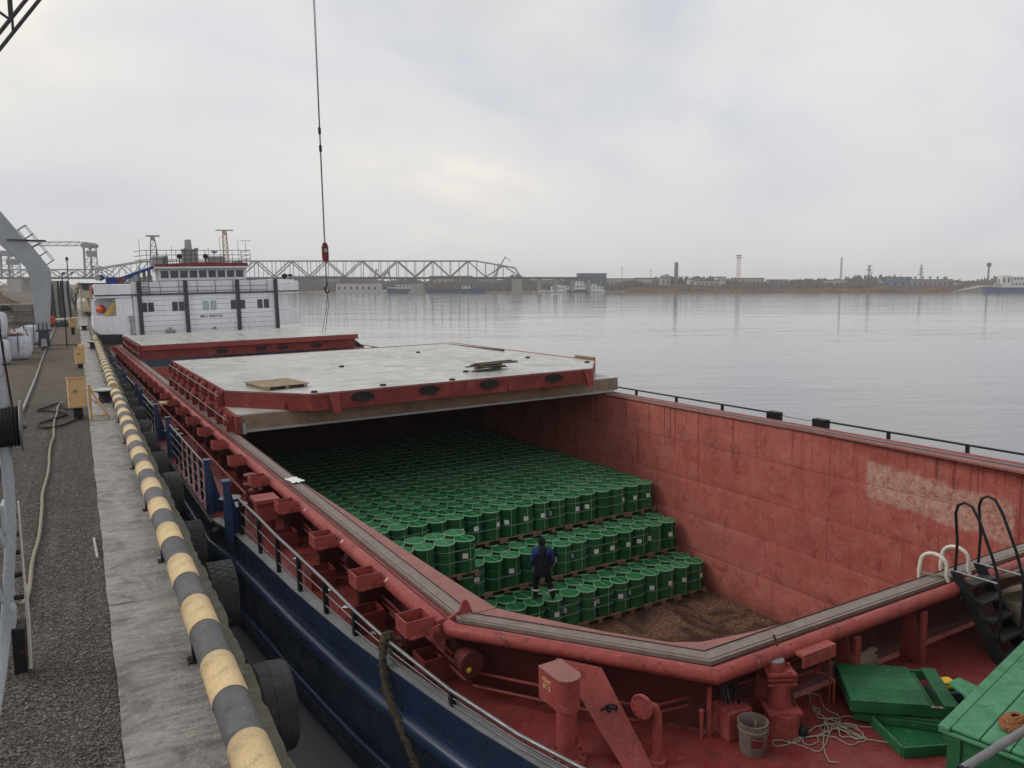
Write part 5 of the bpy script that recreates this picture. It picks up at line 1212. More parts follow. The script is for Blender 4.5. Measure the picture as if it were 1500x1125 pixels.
# ================================================================== things on the quay
PX, PZ, PR = 1.02, 0.42, 0.165
def pipe_thing(label, y0, y1, band0, nb, supports, cap=True):
    o = thing('guard_pipe', label, 'guard rail', T(PX, y0, 0), group='striped guard pipes along the quay edge')
    b = MB(); b.cyl((0,0,PZ),(0,y1-y0,PZ),PR,n=28); part('pipe', b, M_pgrey, o, smooth=40)
    bm = MB(); bm.cyl((0,0,PZ),(0,0.80,PZ),PR+0.004,n=28,caps=False); bme = bm.mesh('yellow_band', M_yellow, 40)
    for k in range(nb):
        yy = band0-y0+1.62*k
        if yy+0.8 < y1-y0: put('yellow_band', bme, o, T(0, yy+random.uniform(-.03,.03), 0) )
    if cap:
        b = MB(); b.lathe([(0,0),(PR+0.006,0.0),(PR+0.006,0.03)], 28); part('end_cap', b, M_yellow, o, T(0,-0.012,PZ) @ RX(-PI/2))
    for y in supports:
        b = MB(); b.box(-0.12,-0.08,y-y0-0.05,y-y0+0.05,0.0,PZ-0.05); b.box(0.06,0.10,y-y0-0.05,y-y0+0.05,0.0,PZ-0.05); b.box(-0.17,0.17,y-y0-0.09,y-y0+0.09,-0.005,0.012); part('support', b, M_black, o)
random.seed(1)
pipe_thing('near run of guard pipe with yellow and grey bands along the quay edge', 1.5, 31.0, 2.30, 18, [2.0,5.5,9.1,12.75,15.9,19.7,23.1,26.7,30.2], False)
pipe_thing('second run of banded guard pipe beyond the nearest mooring bollard', 32.4, 58.2, 32.5, 16, [33.2,38,43,48,53,57.5])
pipe_thing('far run of pale guard pipe beyond the second mooring bollard', 60.0, 92.0, 60.2, 3, [61,68,76,84,91])
# mushroom bollards
M_bol = mat('bollard_paint', (0.02,0.022,0.03), 0.5, var=0.3, bump=0.15, rust=0.1)
M_bolt = mat('pale_bollard_top', (0.42,0.43,0.44), 0.5, var=0.2, vscale=6, bump=0.15, rust=0.15)
for k, (x, y) in enumerate(((0.70,31.7),(0.82,59.1),(0.5,83.4))):
    o = thing('mooring_bollard', 'black mushroom mooring bollard with pale top, %s along the quay' % ['nearest','second','farthest'][k], 'bollard', T(x,y,0), group='mooring bollards')
    b = MB(); b.lathe([(0.34,0),(0.34,0.03),(0.24,0.06),(0.19,0.22),(0.22,0.34),(0.36,0.40),(0.37,0.43)], 20); part('bollard_stem', b, M_bol, o, smooth=40)
    b = MB(); b.lathe([(0.37,0.43),(0.36,0.46),(0.25,0.49),(0,0.50)], 20); part('bollard_cap', b, M_bolt, o, smooth=40)
# electrical pillars
def pillar(lab, x, y, w, d, z0, z1, rz, stand):
    o = thing('power_pillar', lab, 'electrical box', T(x,y,0) @ RZ(rz), group='electrical boxes on the quay')
    b = MB(); b.box(-w/2,w/2,-d/2,d/2,z0,z1); bevel(part('cabinet', b, M_boxyel, o), 0.02, 2)
    b = MB(); b.prism([(-d/2-0.02,z1),(d/2+0.02,z1),(d/2+0.02,z1+0.03),(-d/2-0.02,z1+0.07)], 'x', -w/2-0.02, w/2+0.02); part('cabinet_roof', b, M_boxyel, o)
    b = MB(); b.box(-w/2+0.03,w/2-0.03,-d/2-0.012,-d/2-0.001,z0+0.04,z1-0.05); bevel(part('door', b, M_boxyel, o), 0.005)
    b = MB(); b.box(-0.10,-0.02,-d/2-0.06,-d/2-0.012,z0+0.5,z0+0.58); part('lock', b, M_steel, o)
    b = MB(); b.box(-w/4,w/4,-d/4,d/4,0,z0); part('pedestal', b, M_black, o)
    return o
o = pillar('nearest cream electrical box with a slanting yellow bracket frame beside it', -0.16, 28.1, 0.50, 0.34, 0.36, 1.28, 0.12, True)
b = MB(); b.bar((0.36,0.0,0.0),(0.36,0.0,1.05),0.07); b.bar((0.36,0.1,1.0),(0.80,-0.5,0.0),0.04); b.bar((0.40,0.3,0.9),(0.86,-0.1,0.0),0.04); b.bar((0.25,-0.5,0.0),(0.36,0,0.35),0.04); b.bar((0.3,-0.45,0.1),(0.8,-0.45,0.1),0.05); b.bar((0.36,0,0.6),(0.62,-0.25,0.45),0.035); part('bracket_frame', b, M_boxyel, o)
pillar('cream electrical box further along the quay between two bollards', -0.02, 45.5, 0.42, 0.34, 0.2, 0.98, 0.1, False)
o = pillar('far small yellow electrical box near the quay end', -0.4, 76.5, 0.5, 0.4, 0.6, 1.35, 0.1, False)
b = MB(); b.box(0.0,0.24,0.18,0.5,0.2,1.18); part('rear_cabinet', b, M_boxyel, bpy.data.objects['power_pillar.001'])
# black cable loops, grey hose, stick, crane rails
def qline(pts, r, m, name, lab, cat, n=6): b = MB(); b.tube(spline(pts, 10), r, 8); return part(name, b, m, None, None, 60, label=lab, cat=cat)
qline([(-0.2,28.2,0.3),(-0.55,30.4,0.03),(-0.73,31.9,0.03),(-1.05,31.2,0.03),(-1.36,30.4,0.03),(-1.0,30.1,0.03),(-0.6,29.4,0.03),(-0.5,28.9,0.03),(-0.85,28.2,0.03),(-1.2,27.4,0.03),(-1.15,26.8,0.03),(-0.9,26.5,0.03),(-0.55,26.9,0.03),(-0.25,27.8,0.03),(-0.18,28.6,0.1),(-0.15,28.3,0.4)], 0.035, M_rubber, 'power_cable', 'black power cable looped on the gravel under the nearest electrical box', 'cable')
random.seed(23)
pts = [(-0.70,32.3,0.02)] + [(-0.80+0.025*math.sin(y*1.3)+random.uniform(-.012,.012), y, 0.02) for y in [31,29.5,28,26.4,25,23.6,22.2,21,20,19,18,17.2,16.4,15.6,14.8,14,13.3,12.6]] + [(-0.82,12.0,0.03),(-0.88,11.6,0.1),(-0.95,11.3,0.3)]
qline(pts, 0.028, M_rope, 'grey_hose', 'pale grey hose running along the gravel towards the camera', 'hose')
b = MB(); b.cyl((0.02,14.5,-0.005),(0.05,13.4,-0.005),0.022,n=8); part('short_rod', b, M_galv, None, label='short pale rod lying on the gravel beside the concrete edge', cat='rod')
M_rail = mat('worn_crane_rail', (0.30,0.28,0.26), 0.35, metal=0.6, var=0.2, rust=0.3, bump=0.1)
b = MB(); b.tube(spline([(-1.82,-5,0.03),(-1.80,33,0.03),(-1.84,45,0.03),(-1.92,58,0.03),(-2.0,120,0.03)], 4), 0.05, 6); part('crane_rail', b, M_rail, kind='structure')
b = MB(); b.box(-12.6,-12.45,-5,150,-0.03,0.06); part('crane_rail', b, M_rail, kind='structure')
# ---- truck tyre fenders hung along the quay face
def tyre_mesh(R, W, name):
    b = MB(); w = W/2
    b.lathe([(R*0.55,-w*0.75),(R*0.72,-w),(R*0.90,-w*0.98),(R*0.965,-w*0.86),(R*0.975,0),(R*0.965,w*0.86),(R*0.90,w*0.98),(R*0.72,w),(R*0.55,w*0.75),(R*0.55,-w*0.75)], 32)
    nb = 30
    for k in range(nb):
        for j, zz in enumerate((-0.72,-0.25,0.22,0.70)):
            a = 2*PI*(k + (0.5 if j % 2 else 0))/nb
            b.cbox((R*0.975,0,0),(R*0.018,2*PI*R/nb*0.72,W*0.20), RZ(a) @ T(0,0,zz*w) )
    return b.mesh(name, M_tyre, 35)
def worn_tyre(R, W):
    b = MB(); w = W/2; b.lathe([(R*0.55,-w*0.75),(R*0.72,-w),(R*0.90,-w*0.98),(R*0.965,-w*0.80),(R*0.985,-w*0.3),(R*0.972,-w*0.27),(R*0.972,-w*0.2),(R*0.985,-w*0.17),(R*0.985,w*0.3),(R*0.972,w*0.33),(R*0.972,w*0.4),(R*0.98,w*0.45),(R*0.965,w*0.82),(R*0.90,w*0.98),(R*0.72,w),(R*0.55,w*0.75),(R*0.55,-w*0.75)], 40)
    return b.mesh('tyre', M_tyre, 35)
TYW = worn_tyre(0.52,0.40)
TY = [tyre_mesh(0.52,0.40,'tyre'), tyre_mesh(0.52,0.38,'tyre'), tyre_mesh(0.52,0.30,'tyre')]
M_chain = M_black
tys = [(6.2,-0.62),(8.75,-0.60),(12.35,-0.54),(15.9,-0.85),(19.4,-0.62),(22.4,-0.70),(25.2,-0.62),(27.8,-0.66),(30.4,-0.58),(33.0,-0.60),(35.2,-0.62),(37.6,-0.56),(40.2,-0.60),(42.8,-0.58),(45.4,-0.60),(48.0,-0.55),(50.6,-0.6),(53.4,-0.58),(56,-0.6),(58.8,-0.56),(61.6,-0.6)]
for k, (y, z) in enumerate(tys):
    me = TY[0] if y < 24 else (TY[1] if y < 38 else TY[2]); w = 0.40 if y < 24 else (0.38 if y < 38 else 0.30)
    o = thing('tyre_fender', 'old truck tyre hung as a fender on the quay face, %s from the camera' % (ORD+['last'])[k], 'tyre', T(EDGE+0.03+w/2, y, z) @ RZ(random.uniform(-.06,.06)), group='tyre fenders on the quay face')
    put('tyre', TYW if k in (0,1,4,7) else me, o, RY(PI/2) @ RZ(random.uniform(0,1)))
    b = MB(); b.tube([(-w/2-0.05,0.05,-z+0.02),(-w/2-0.01,0.03,-z*0.6),(0,0.0,0.30),(0,0,0.26)], 0.015, 5); part('hanging_chain', b, M_black, o)
# ---- near gantry: pipe frame with cable reel at the left edge
ng = thing('gantry_frame', 'light grey tubular gantry frame rising at the left edge of the picture', 'gantry', T(-0.66,7.4,0))
b = MB(); b.tube(spline([(-0.30,-0.9,0.0),(-0.14,-0.3,0.65),(-0.04,0.0,1.2),(0.03,0.0,1.75),(0.085,0.0,2.3),(0.09,0.0,2.9),(0.085,0.0,3.4),(0.03,0.0,3.9),(-0.12,0.0,4.6),(-0.3,0,8.0)],6), 0.042, 12); part('upright_pipe', b, M_lgrey, ng, smooth=60)
for z in (1.55,2.1): 
    b = MB(); b.tube([(0.05,0.0,z),(-0.35,-0.02,z+0.75)], 0.034, 10); part('diagonal_pipe', b, M_lgrey, ng, smooth=60)
b = MB(); b.tube([(-0.5,0.0,0),(-0.5,0,8.0)], 0.05, 10); part('upright_pipe', b, M_lgrey, ng, smooth=60)
b = MB(); b.box(-0.17,-0.12,2.2,2.5,0.55,1.9); part('guard_plate', b, M_lgrey, ng)
b = MB(); b.prism([(2.30,0.02),(2.42,0.0),(2.62,0.42),(2.62,0.85),(2.46,0.95),(2.42,0.5)], 'x', -0.035, -0.01); part('bent_flap', b, M_whitew, ng)
b = MB(); b.box(-0.02,-0.005,2.28,2.34,0.9,1.9); part('plate_edge', b, M_whitew, ng)
b = MB(); b.box(-0.16,-0.04,2.15,2.45,0.05,0.55); part('guard_foot', b, M_black, ng)
for z in (0.85,1.1,1.35,1.55,1.75):
    b = MB(); b.cyl((-0.12,2.3,z),(-0.03,2.3,z),0.028,n=8); part('plate_bolt', b, M_black, ng)
b = MB(); b.cyl((0.05,1.6,3.02),(0.0,1.6,3.72),0.010,n=6); b.cyl((0.0,1.6,3.72),(-0.3,1.6,6.5),0.010,n=6); part('thin_rod', b, M_black, ng)
cr_ = thing('cable_reel', 'black cable reel with ribbed winding and rusty steel flange at the left edge', 'reel', T(-0.46,7.4,3.07))
b = MB(); b.lathe([(0.155+0.012*(k % 2), -0.46+0.012*k) for k in range(39)], 24, RY(PI/2)); part('cable_winding', b, M_rubber, cr_, smooth=20)
b = MB(); b.lathe([(0,0.005),(0.205,0.005),(0.21,0.012),(0.205,0.022),(0,0.022)], 28, RY(PI/2)); part('reel_flange', b, M_steel, cr_, smooth=40)
b = MB(); b.cyl((-0.6,0,0),(0.05,0,0),0.03,n=10); part('reel_axle', b, M_steel, cr_)
# ---- portal crane further along the quay
pc = thing('portal_crane', 'pale grey portal crane leg with slanting beam standing on the quay rail', 'crane', T(-2.0,60.2,0))
b = MB()
prof = [(-0.38,1.25),(0.36,1.25),(0.66,4.75),(0.62,5.25),(-2.2,9.3),(-3.4,11.0),(-4.6,11.0),(-4.6,10.2),(-2.05,6.75),(-0.75,5.35),(-0.52,4.6)]
b.prism(prof, 'y', -0.45, 0.55); bevel(part('crane_leg', b, M_lgrey, pc), 0.05, 2)
b = MB(); b.box(-9.6,-4.6,-0.45,0.55,10.2,11.0); part('portal_beam', b, M_lgrey, pc)
b = MB(); b.prism([(-10.98,1.25),(-10.24,1.25),(-9.6,10.2),(-9.6,11.0),(-10.7,11.0)], 'y', -0.45, 0.55); part('crane_leg', b, M_lgrey, pc)
b = MB(); b.box(-0.44,0.42,-0.55,0.65,1.15,1.27); part('leg_flange', b, M_dgrey, pc)
b = MB(); b.prism([(-0.34,0.15),(0.34,0.15),(0.28,1.15),(-0.28,1.15)], 'y', -0.6, 0.7); part('bogie', b, M_dgrey, pc)
b = MB(); b.prism([(-0.18,0.2),(0.18,0.2),(0.14,0.7),(-0.14,0.7)], 'y', -0.75, -0.62); part('bogie_guard', b, M_lgrey, pc)
for y in (-0.35,0.45):
    b = MB(); b.cyl((-0.10,y,0.28),(0.10,y,0.28),0.22,n=18); part('bogie_wheel', b, M_steel, pc, smooth=40)
for x in (-0.25,0.0,0.22):
    b = MB(); b.box(x-0.025,x+0.025,-0.52,-0.46,1.27,1.75); part('leg_rib', b, M_dgrey, pc)
# caged ladder on the back of the slanting beam
b = MB()
for k in range(5):
    x, z = 0.40-0.36*k, 5.45+0.55*k
    b.tube([(x,-0.35,z),(x+0.40,-0.35,z+0.30),(x+0.5,0.05,z+0.36),(x+0.40,0.45,z+0.30),(x,0.45,z)], 0.022, 5)
for y, dx_, dz_ in ((-0.35,0.45,0.35),(0.05,0.55,0.42),(0.45,0.45,0.35),(-0.2,0.05,0.05),(0.3,0.05,0.05)):
    b.tube([(0.40+dx_*0.9,y,5.45+dz_*0.86),(0.40-0.36*4+dx_*0.9,y,5.45+0.55*4+dz_*0.86)], 0.02, 5)
part('ladder_cage', b, M_dgrey, pc)
b = MB(); b.box(-1.6,0.5,-0.6,0.7,7.0,7.06); part('ladder_platform', b, M_dgrey, pc)
# jib tip of the loading crane in the top left corner, its wire over the ship
jb = thing('crane_jib', 'dark lattice crane jib cutting across the top left corner', 'crane jib')
A, B_ = Vector((-4.55,21,4.73+0.0)), Vector((3.68,21,16.4))
d_ = (B_-A).normalized(); s1 = d_.cross(Vector((0,1,0))).normalized()
for off in (Vector((0,0,0)), s1*1.1, Vector((0,1.0,0)), s1*1.1+Vector((0,1.0,0))):
    b = MB(); b.cyl(A+off, B_+off, 0.042, n=8); part('jib_chord', b, M_dgrey, jb, smooth=40)
for k in range(9):
    p = A+(B_-A)*(k/9); q_ = A+(B_-A)*((k+1)/9); off = s1*1.1
    b = MB(); b.cyl(p, q_+off, 0.03, n=6); b.cyl(p+Vector((0,1,0)), q_+off+Vector((0,1,0)), 0.03, n=6); part('jib_lacing', b, M_dgrey, jb)
    b = MB(); b.cyl(p, p+off, 0.03, n=6); part('jib_strut', b, M_dgrey, jb)
WXs, WYs = 15.55, 51.0
wr = thing('hoist_wire', 'thin crane hoist wire hanging down over the ship with two clamps', 'wire', SHIP @ T(WXs,WYs,0))
b = MB(); b.tube([(0.03,0,6.9),(0.08,0,14),(0.20,0,24)], 0.022, 6); b.tube([(-0.03,0,6.9),(0.04,0,14),(0.12,0,24)], 0.022, 6); part('wire', b, M_dgrey, wr)
for z in (12.9,14.0):
    b = MB(); b.lathe([(0,-0.22),(0.09,-0.18),(0.10,0.16),(0.03,0.3)], 10, T(0.05,0,z)); part('wire_clamp', b, M_black, wr, smooth=40)
hk = thing('hook_block', 'red and black crane hook block on the hoist wire', 'hook', SHIP @ T(WXs,WYs,5.75))
b = MB(); b.prism([(-0.17,0.0),(0.17,0.0),(0.20,0.3),(0.20,0.95),(0.10,1.22),(-0.10,1.22),(-0.20,0.95),(-0.20,0.3)], 'y', -0.12, 0.12); bevel(part('block_body', b, mat('dark_red_block',(0.16,0.02,0.015),0.5,bump=0.1), hk), 0.03, 2)
b = MB(); b.cyl((0,-0.14,0.72),(0,0.14,0.72),0.13,n=14); part('sheave', b, M_galv, hk, smooth=40)
for k in range(9):
    b = MB(); b.lathe([(0.055+0.018*math.cos(a*PI/3),0.018*math.sin(a*PI/3)) for a in range(7)], 10, T(0,0,-0.10-0.15*k) @ RZ(k*PI/2) @ RX(PI/2)); part('chain_link', b, M_black, hk, smooth=60)
b = MB(); b.tube(spline([(0.0,0,-1.35),(0,0,-1.55),(-0.13,0,-1.72),(-0.10,0,-1.95),(0.06,0,-2.0),(0.16,0,-1.85)],6), 0.05, 8); part('hook', b, M_black, hk, smooth=60)
sg = thing('lifting_sling', 'thin double wire sling hanging under the crane hook to the far cover', 'sling', SHIP @ T(WXs,WYs+0.8,0))
for dx_ in (-0.10,0.10):
    b = MB(); b.tube([(0,-0.8,3.75),(dx_*0.6,-0.75,2.9),(dx_,0.6,0.93)], 0.016, 5); part('sling_leg', b, M_dgrey, sg)
# ---- big bags
M_bag = mat('white_bulk_bag_fabric', (0.52,0.55,0.62), 0.8, var=0.15, vscale=3, bump=0.5, bscale=6, dirt=0.25, dcol=(0.35,0.34,0.33))
M_bstr = mat('dark_bag_strap', (0.05,0.05,0.06), 0.8, bump=0)
def bag(x, y, z, s_, lab, rz):
    o = thing('bulk_bag', lab, 'bulk bag', T(x,y,z) @ RZ(rz), group='white bulk bags')
    b = MB(); n = 24; R0 = s_*0.5
    prof = [(0.80,0.0),(1.0,0.08),(1.06,0.3),(1.04,0.6),(0.98,0.88),(0.80,1.0),(0.35,1.06),(0.0,1.07)]
    vs = []
    for r, h in prof:
        for k in range(n):
            a = 2*PI*k/n; sq = 1/max(abs(math.cos(a)),abs(math.sin(a)))**0.55
            rr = r*R0*sq*(1+0.05*math.sin(3*a+h*5+x)+random.uniform(-.015,.015)); vs.append((rr*math.cos(a), rr*math.sin(a), h*s_*1.0+random.uniform(-.01,.01)))
    b.add(vs, [(j*n+k, j*n+(k+1)%n, (j+1)*n+(k+1)%n, (j+1)*n+k) for j in range(len(prof)-1) for k in range(n)]); part('bag_body', b, M_bag, o, smooth=60)
    for sx in (-1,1):
        b = MB(); b.tube([(sx*R0*0.55,-R0*1.08,s_*0.3),(sx*R0*0.55,-R0*1.03,s_*0.9),(sx*R0*0.45,-R0*0.7,s_*1.16),(sx*R0*0.45,R0*0.6,s_*1.14)], 0.028, 5); part('lifting_strap', b, M_bstr, o)
random.seed(19)
BL = [(-4.1,51.6,1.28,1.2,'white bulk bag on the upper tier at the left edge'),(-5.6,55,0,1.4,'white bulk bag half hidden at the left behind the gantry pipe'),(-5.4,55,1.42,1.3,'white bulk bag on the upper tier behind the gantry pipe'),(-3.0,66,0,1.25,'farthest white bulk bag on the ground left of the crane foot'),(-3.15,52.8,0,1.3,'front white bulk bag with a red top edge near the crane leg'),(-3.9,49.9,0,1.25,'white bulk bag at the left edge in front of the others'),(-4.6,53.2,0,1.4,'white bulk bag standing behind the left front one'),(-4.2,53.0,1.4,1.25,'white bulk bag stacked on top of the left ones'),
      (-3.2,57.6,0,1.25,'white bulk bag right behind the red-topped one'),(-3.4,62,0,1.2,'white bulk bag beside the crane foot'),(-4.7,58.6,0,1.4,'white bulk bag in the rear row under the small topmost bag'),(-4.7,58.4,1.42,0.95,'small topmost white bulk bag at the back of the stack')]
for x, y, z, s_, lab in BL: bag(x,y,z,s_,lab,random.uniform(-.3,.3))
b = MB(); b.box(-0.5,0.5,-0.5,0.5,0,0.10); bevel(part('red_cover_sheet', b, mat('red_white_sheet',(0.5,0.08,0.09),0.7,col2=(0.6,0.55,0.53),vscale=3,bump=0.2), None, T(-3.15,52.8,1.40), label='red and white sheet lying on the front bulk bag', cat='sheet'), 0.04, 2)
b = MB(); b.lathe([(0.5,0),(0.45,0.18),(0.2,0.35),(0,0.4)], 12); part('black_sack', b, M_rubber, None, T(-4.3,63.5,2.45), 40, label='black sack on the heap behind the white bulk bags', cat='sack')
# ---- further along the quay: posts, sheet piles, slabs, earth heaps, cream ship
def post(x, y, h, r, lab, name='lamp_post', m=M_galv, arms=()):
    o = thing(name, lab, 'post', T(x,y,0))
    b = MB(); b.cyl((0,0,-0.4),(0,0,h),r,r*0.7,n=10); part('pole', b, m, o, smooth=40)
    for a in arms:
        b = MB(); b.bar((-a[0],0,a[1]),(a[0],0,a[1]),0.06); b.cbox((-a[0],0,a[1]+0.12),(0.3,0.3,0.24)); b.cbox((a[0],0,a[1]+0.12),(0.3,0.3,0.24)); part('lamp_arm', b, M_dgrey, o)
    return o
o = post(-0.7,112,4.4,0.2,'pale thick post with lamps standing at the quay end', arms=((0.45,5.5),)); b = MB(); b.cyl((0,0,4.4),(0,0,7.2),0.06,n=8); b.lathe([(0,7.1),(0.16,7.15),(0.16,7.5),(0,7.6)],10); part('mast_top', b, M_dgrey, o)
post(-0.75,62.6,5.0,0.045,'thin dark pole standing in a cross foot on the quay', 'thin_pole', M_black)
b = MB(); b.bar((-1.5,0,0.06),(0.9,0,0.06),0.06); b.bar((0,-1.2,0.06),(0,1.0,0.06),0.06); part('pole_foot', b, M_black, bpy.data.objects['thin_pole'])
ps = thing('pipe_stack', 'bundle of upright dark pipes standing beside the quay road', 'pipes', T(-1.9,92,0))
for k in range(8):
    b = MB(); b.cyl((0.28*k-0.6,0.12*(k%2),0.4),(0.28*k-0.75,0.12*(k%2),4.6),0.13,n=10); part('pipe', b, M_dgrey if k % 3 else M_galv, ps, smooth=40)
b = MB(); b.box(-0.9,1.7,-0.3,0.4,-0.3,0.4); part('pipe_base', b, M_dgrey, ps)
b = MB(); b.lathe([(0,-0.15),(0.4,-0.12),(0.4,0.12),(0,0.15)], 14, RX(PI/2)); part('red_valve_wheel', b, M_orange, None, T(-2.2,86,0.9), 40, label='red round valve on the quay beyond the crane leg', cat='valve')
hd = thing('water_hydrant', 'white pipe with flange beside the red valve on the quay', 'pipe', T(-1.2,86,0.8)); b = MB(); b.tube([(-0.7,0,0.1),(1.2,0,0.2)],0.12,8); part('pipe', b, M_whitew, hd, smooth=40); b = MB(); b.cyl((1.2,0,-0.8),(1.2,0,0.3),0.1,n=8); part('pipe_leg', b, M_whitew, hd)
random.seed(40)
for k in range(7):
    b = MB(); L = random.uniform(3,5); b.box(-L/2,L/2,-1.0,1.0,0,0.34); part('concrete_slab', b, M_conc, None, T(-5.6+random.uniform(-.4,.4), 96+random.uniform(-1,1), -0.3+0.36*k) @ RZ(random.uniform(-.05,.05)), label='concrete slab in the stack behind the bulk bags, %s from the ground' % ORD[k], cat='slab', group='stacked concrete slabs')
def heap(x, y, rx, ry, h, lab):
    b = MB(); n, m = 22, 8; vs = []
    for j in range(m+1):
        for k in range(n):
            a = 2*PI*k/n; f = j/m; rr = (1-f)*(1+0.18*math.sin(2*a+x)+random.uniform(-.08,.08)); vs.append((x+rx*rr*math.cos(a), y+ry*rr*math.sin(a), -0.5+h*(1-(1-f)**1.6)*random.uniform(0.9,1.05)))
    b.add(vs, [(j*n+k, j*n+(k+1)%n, (j+1)*n+(k+1)%n, (j+1)*n+k) for j in range(m) for k in range(n)]); return part('earth_heap', b, M_heap, None, None, 60, label=lab, cat='earth heap', group='earth heaps on the near bank')
M_heap = mat('reddish_earth', (0.16,0.10,0.075), 0.95, col2=(0.085,0.055,0.042), vscale=0.6, bump=0.8, bscale=5)
heap(-16,118,11,8,3.2,'broad reddish earth heap beyond the bulk bags'); heap(-9.5,128,5,6,3.4,'reddish earth heap right behind the crane leg'); heap(-24,105,8,8,2.6,'low earth heap at the left edge')
b = MB(); b.box(-60,-7,0,0.3,-0.5,4.4); 
for k in range(26): b.box(-60+2*k,-59.9+2*k,-0.08,0,-0.5,4.4)
part('teal_fence', b, mat('teal_sheet',(0.03,0.15,0.19),0.6,bump=0.1), None, T(-6,150,0), label='teal sheet fence at the left beneath the bridge', cat='fence')
# cream ship moored astern
cs_ = thing('cream_ship', 'cream passenger ship with stacked decks moored beyond the white deckhouse', 'ship', T(4.6,122,0))
b = MB(); b.box(-3.6,4.2,0,40,WATER_Z-1,-1.0); part('hull', b, M_dgrey, cs_)
for z0, z1 in ((-1.0,-0.2),(0.6,1.25),(2.4,3.4)):
    b = MB(); b.box(-4.1,4.4,-1.2,38,z0,z1); part('deck_bulwark', b, M_cream, cs_)
for z0, z1 in ((-0.2,0.6),(1.25,2.4)):
    b = MB(); b.box(-3.2,3.8,0.6,36,z0,z1); part('deck_wall', b, M_cream if z0 > 1 else M_dgrey, cs_)
    for k in range(5):
        b = MB(); x = -2.9+1.25*k; b.box(x,x+0.8,0.50,0.6,z0+0.12,z1-0.15); part('window', b, M_glass if k % 2 else M_glassl, cs_)
b = MB(); b.box(-3.7,4.2,-0.6,37,3.4,4.25); part('top_house', b, mat('grey_brown_paint',(0.16,0.13,0.10),0.7,bump=0.1), cs_)
b = MB(); b.box(-4.3,4.6,-1.4,38,4.25,4.42); part('top_deck', b, M_dgrey, cs_)
for x in (-4.0,-2.9):
    b = MB(); b.cyl((x,-1.15,-0.6),(x,-1.15,4.3),0.09,n=8); part('deck_pillar', b, M_galv, cs_)
# bare shrubs on the near bank
def bare_tree(name, x, y, z, h, lab, frame=Q, seed=0, spread=0.5, m=None, grp=None):
    rnd = random.Random(seed); o = thing(name, lab, 'tree', frame @ T(x,y,z), grp)
    tk = MB(); cr2 = MB()
    def grow(p, d, L, r, lv):
        q_ = p + d*L; (tk if lv == 0 else cr2).cyl(p, q_, r, r*0.65, n=5 if lv < 2 else 3, caps=False)
        if lv >= 4: return
        for _ in range(4 if lv else 5):
            nd_ = (d + Vector((rnd.uniform(-1,1),rnd.uniform(-1,1),rnd.uniform(-0.3,0.7)))*spread*1.3).normalized()
            grow(p + d*L*rnd.uniform(0.55,1.0), nd_, L*rnd.uniform(0.55,0.8), r*0.55, lv+1)
    grow(Vector((0,0,-0.3)), Vector((0,0,1)), h*0.32, h*0.022, 0)
    part('trunk', tk, m or M_bark, o); part('crown', cr2, m or M_bark, o); return o
M_bark = mat('bare_bark', (0.075,0.06,0.05), 0.9, bump=0.2)
bare_tree('bare_tree', -2.4, 135, -0.5, 7.5, 'bare shrubby tree between the crane leg and the cream ship', seed=4, grp='bare trees')
bare_tree('bare_tree', -10.5, 140, -0.5, 6.5, 'bare tree behind the earth heap left of the crane leg', seed=9, grp='bare trees')
bare_tree('bare_tree', -0.2, 150, -0.5, 6.5, 'second bare tree right beside the cream ship', seed=14, grp='bare trees')
# ================================================================== bridge, far bank (RIVER frame: y across, x along the bank)
KX = 1/1161.0
HZ_M = lambda c: mat
M_br  = mat('bridge_steel_grey', (0.17,0.18,0.19), 0.7, var=0.15, vscale=0.1, bump=0)
M_brd = mat('bridge_deck_dark', (0.085,0.088,0.095), 0.8, var=0.15, vscale=0.1, bump=0)
M_pier= mat('bridge_pier_stone', (0.30,0.28,0.25), 0.9, var=0.15, vscale=0.3, bump=0.1)
BD = 640.0; MPX = BD*KX           # metres per picture-pixel width at the bridge, about 0.55
ZB, ZD, ZT = 8.6, 10.3, 23.0      # bottom of girder, road level, top chord
def bx(u): return (u-750)*MPX
br = thing('truss_bridge', 'long grey steel truss bridge with lift towers crossing the river', 'bridge', RIVER)
W2_ = 5.0
x0, x1 = bx(-120), bx(868)
b = MB(); b.box(x0,x1,BD-W2_,BD+W2_,ZB,ZD); part('road_deck', b, M_brd, br)
def mem(p, q_, w=0.9, m=M_br, nm='truss_member'):
    for yy in (BD-W2_, BD+W2_):
        b = MB(); b.bar((p[0],yy,p[1]),(q_[0],yy,q_[1]),w,w); part(nm, b, m, br)
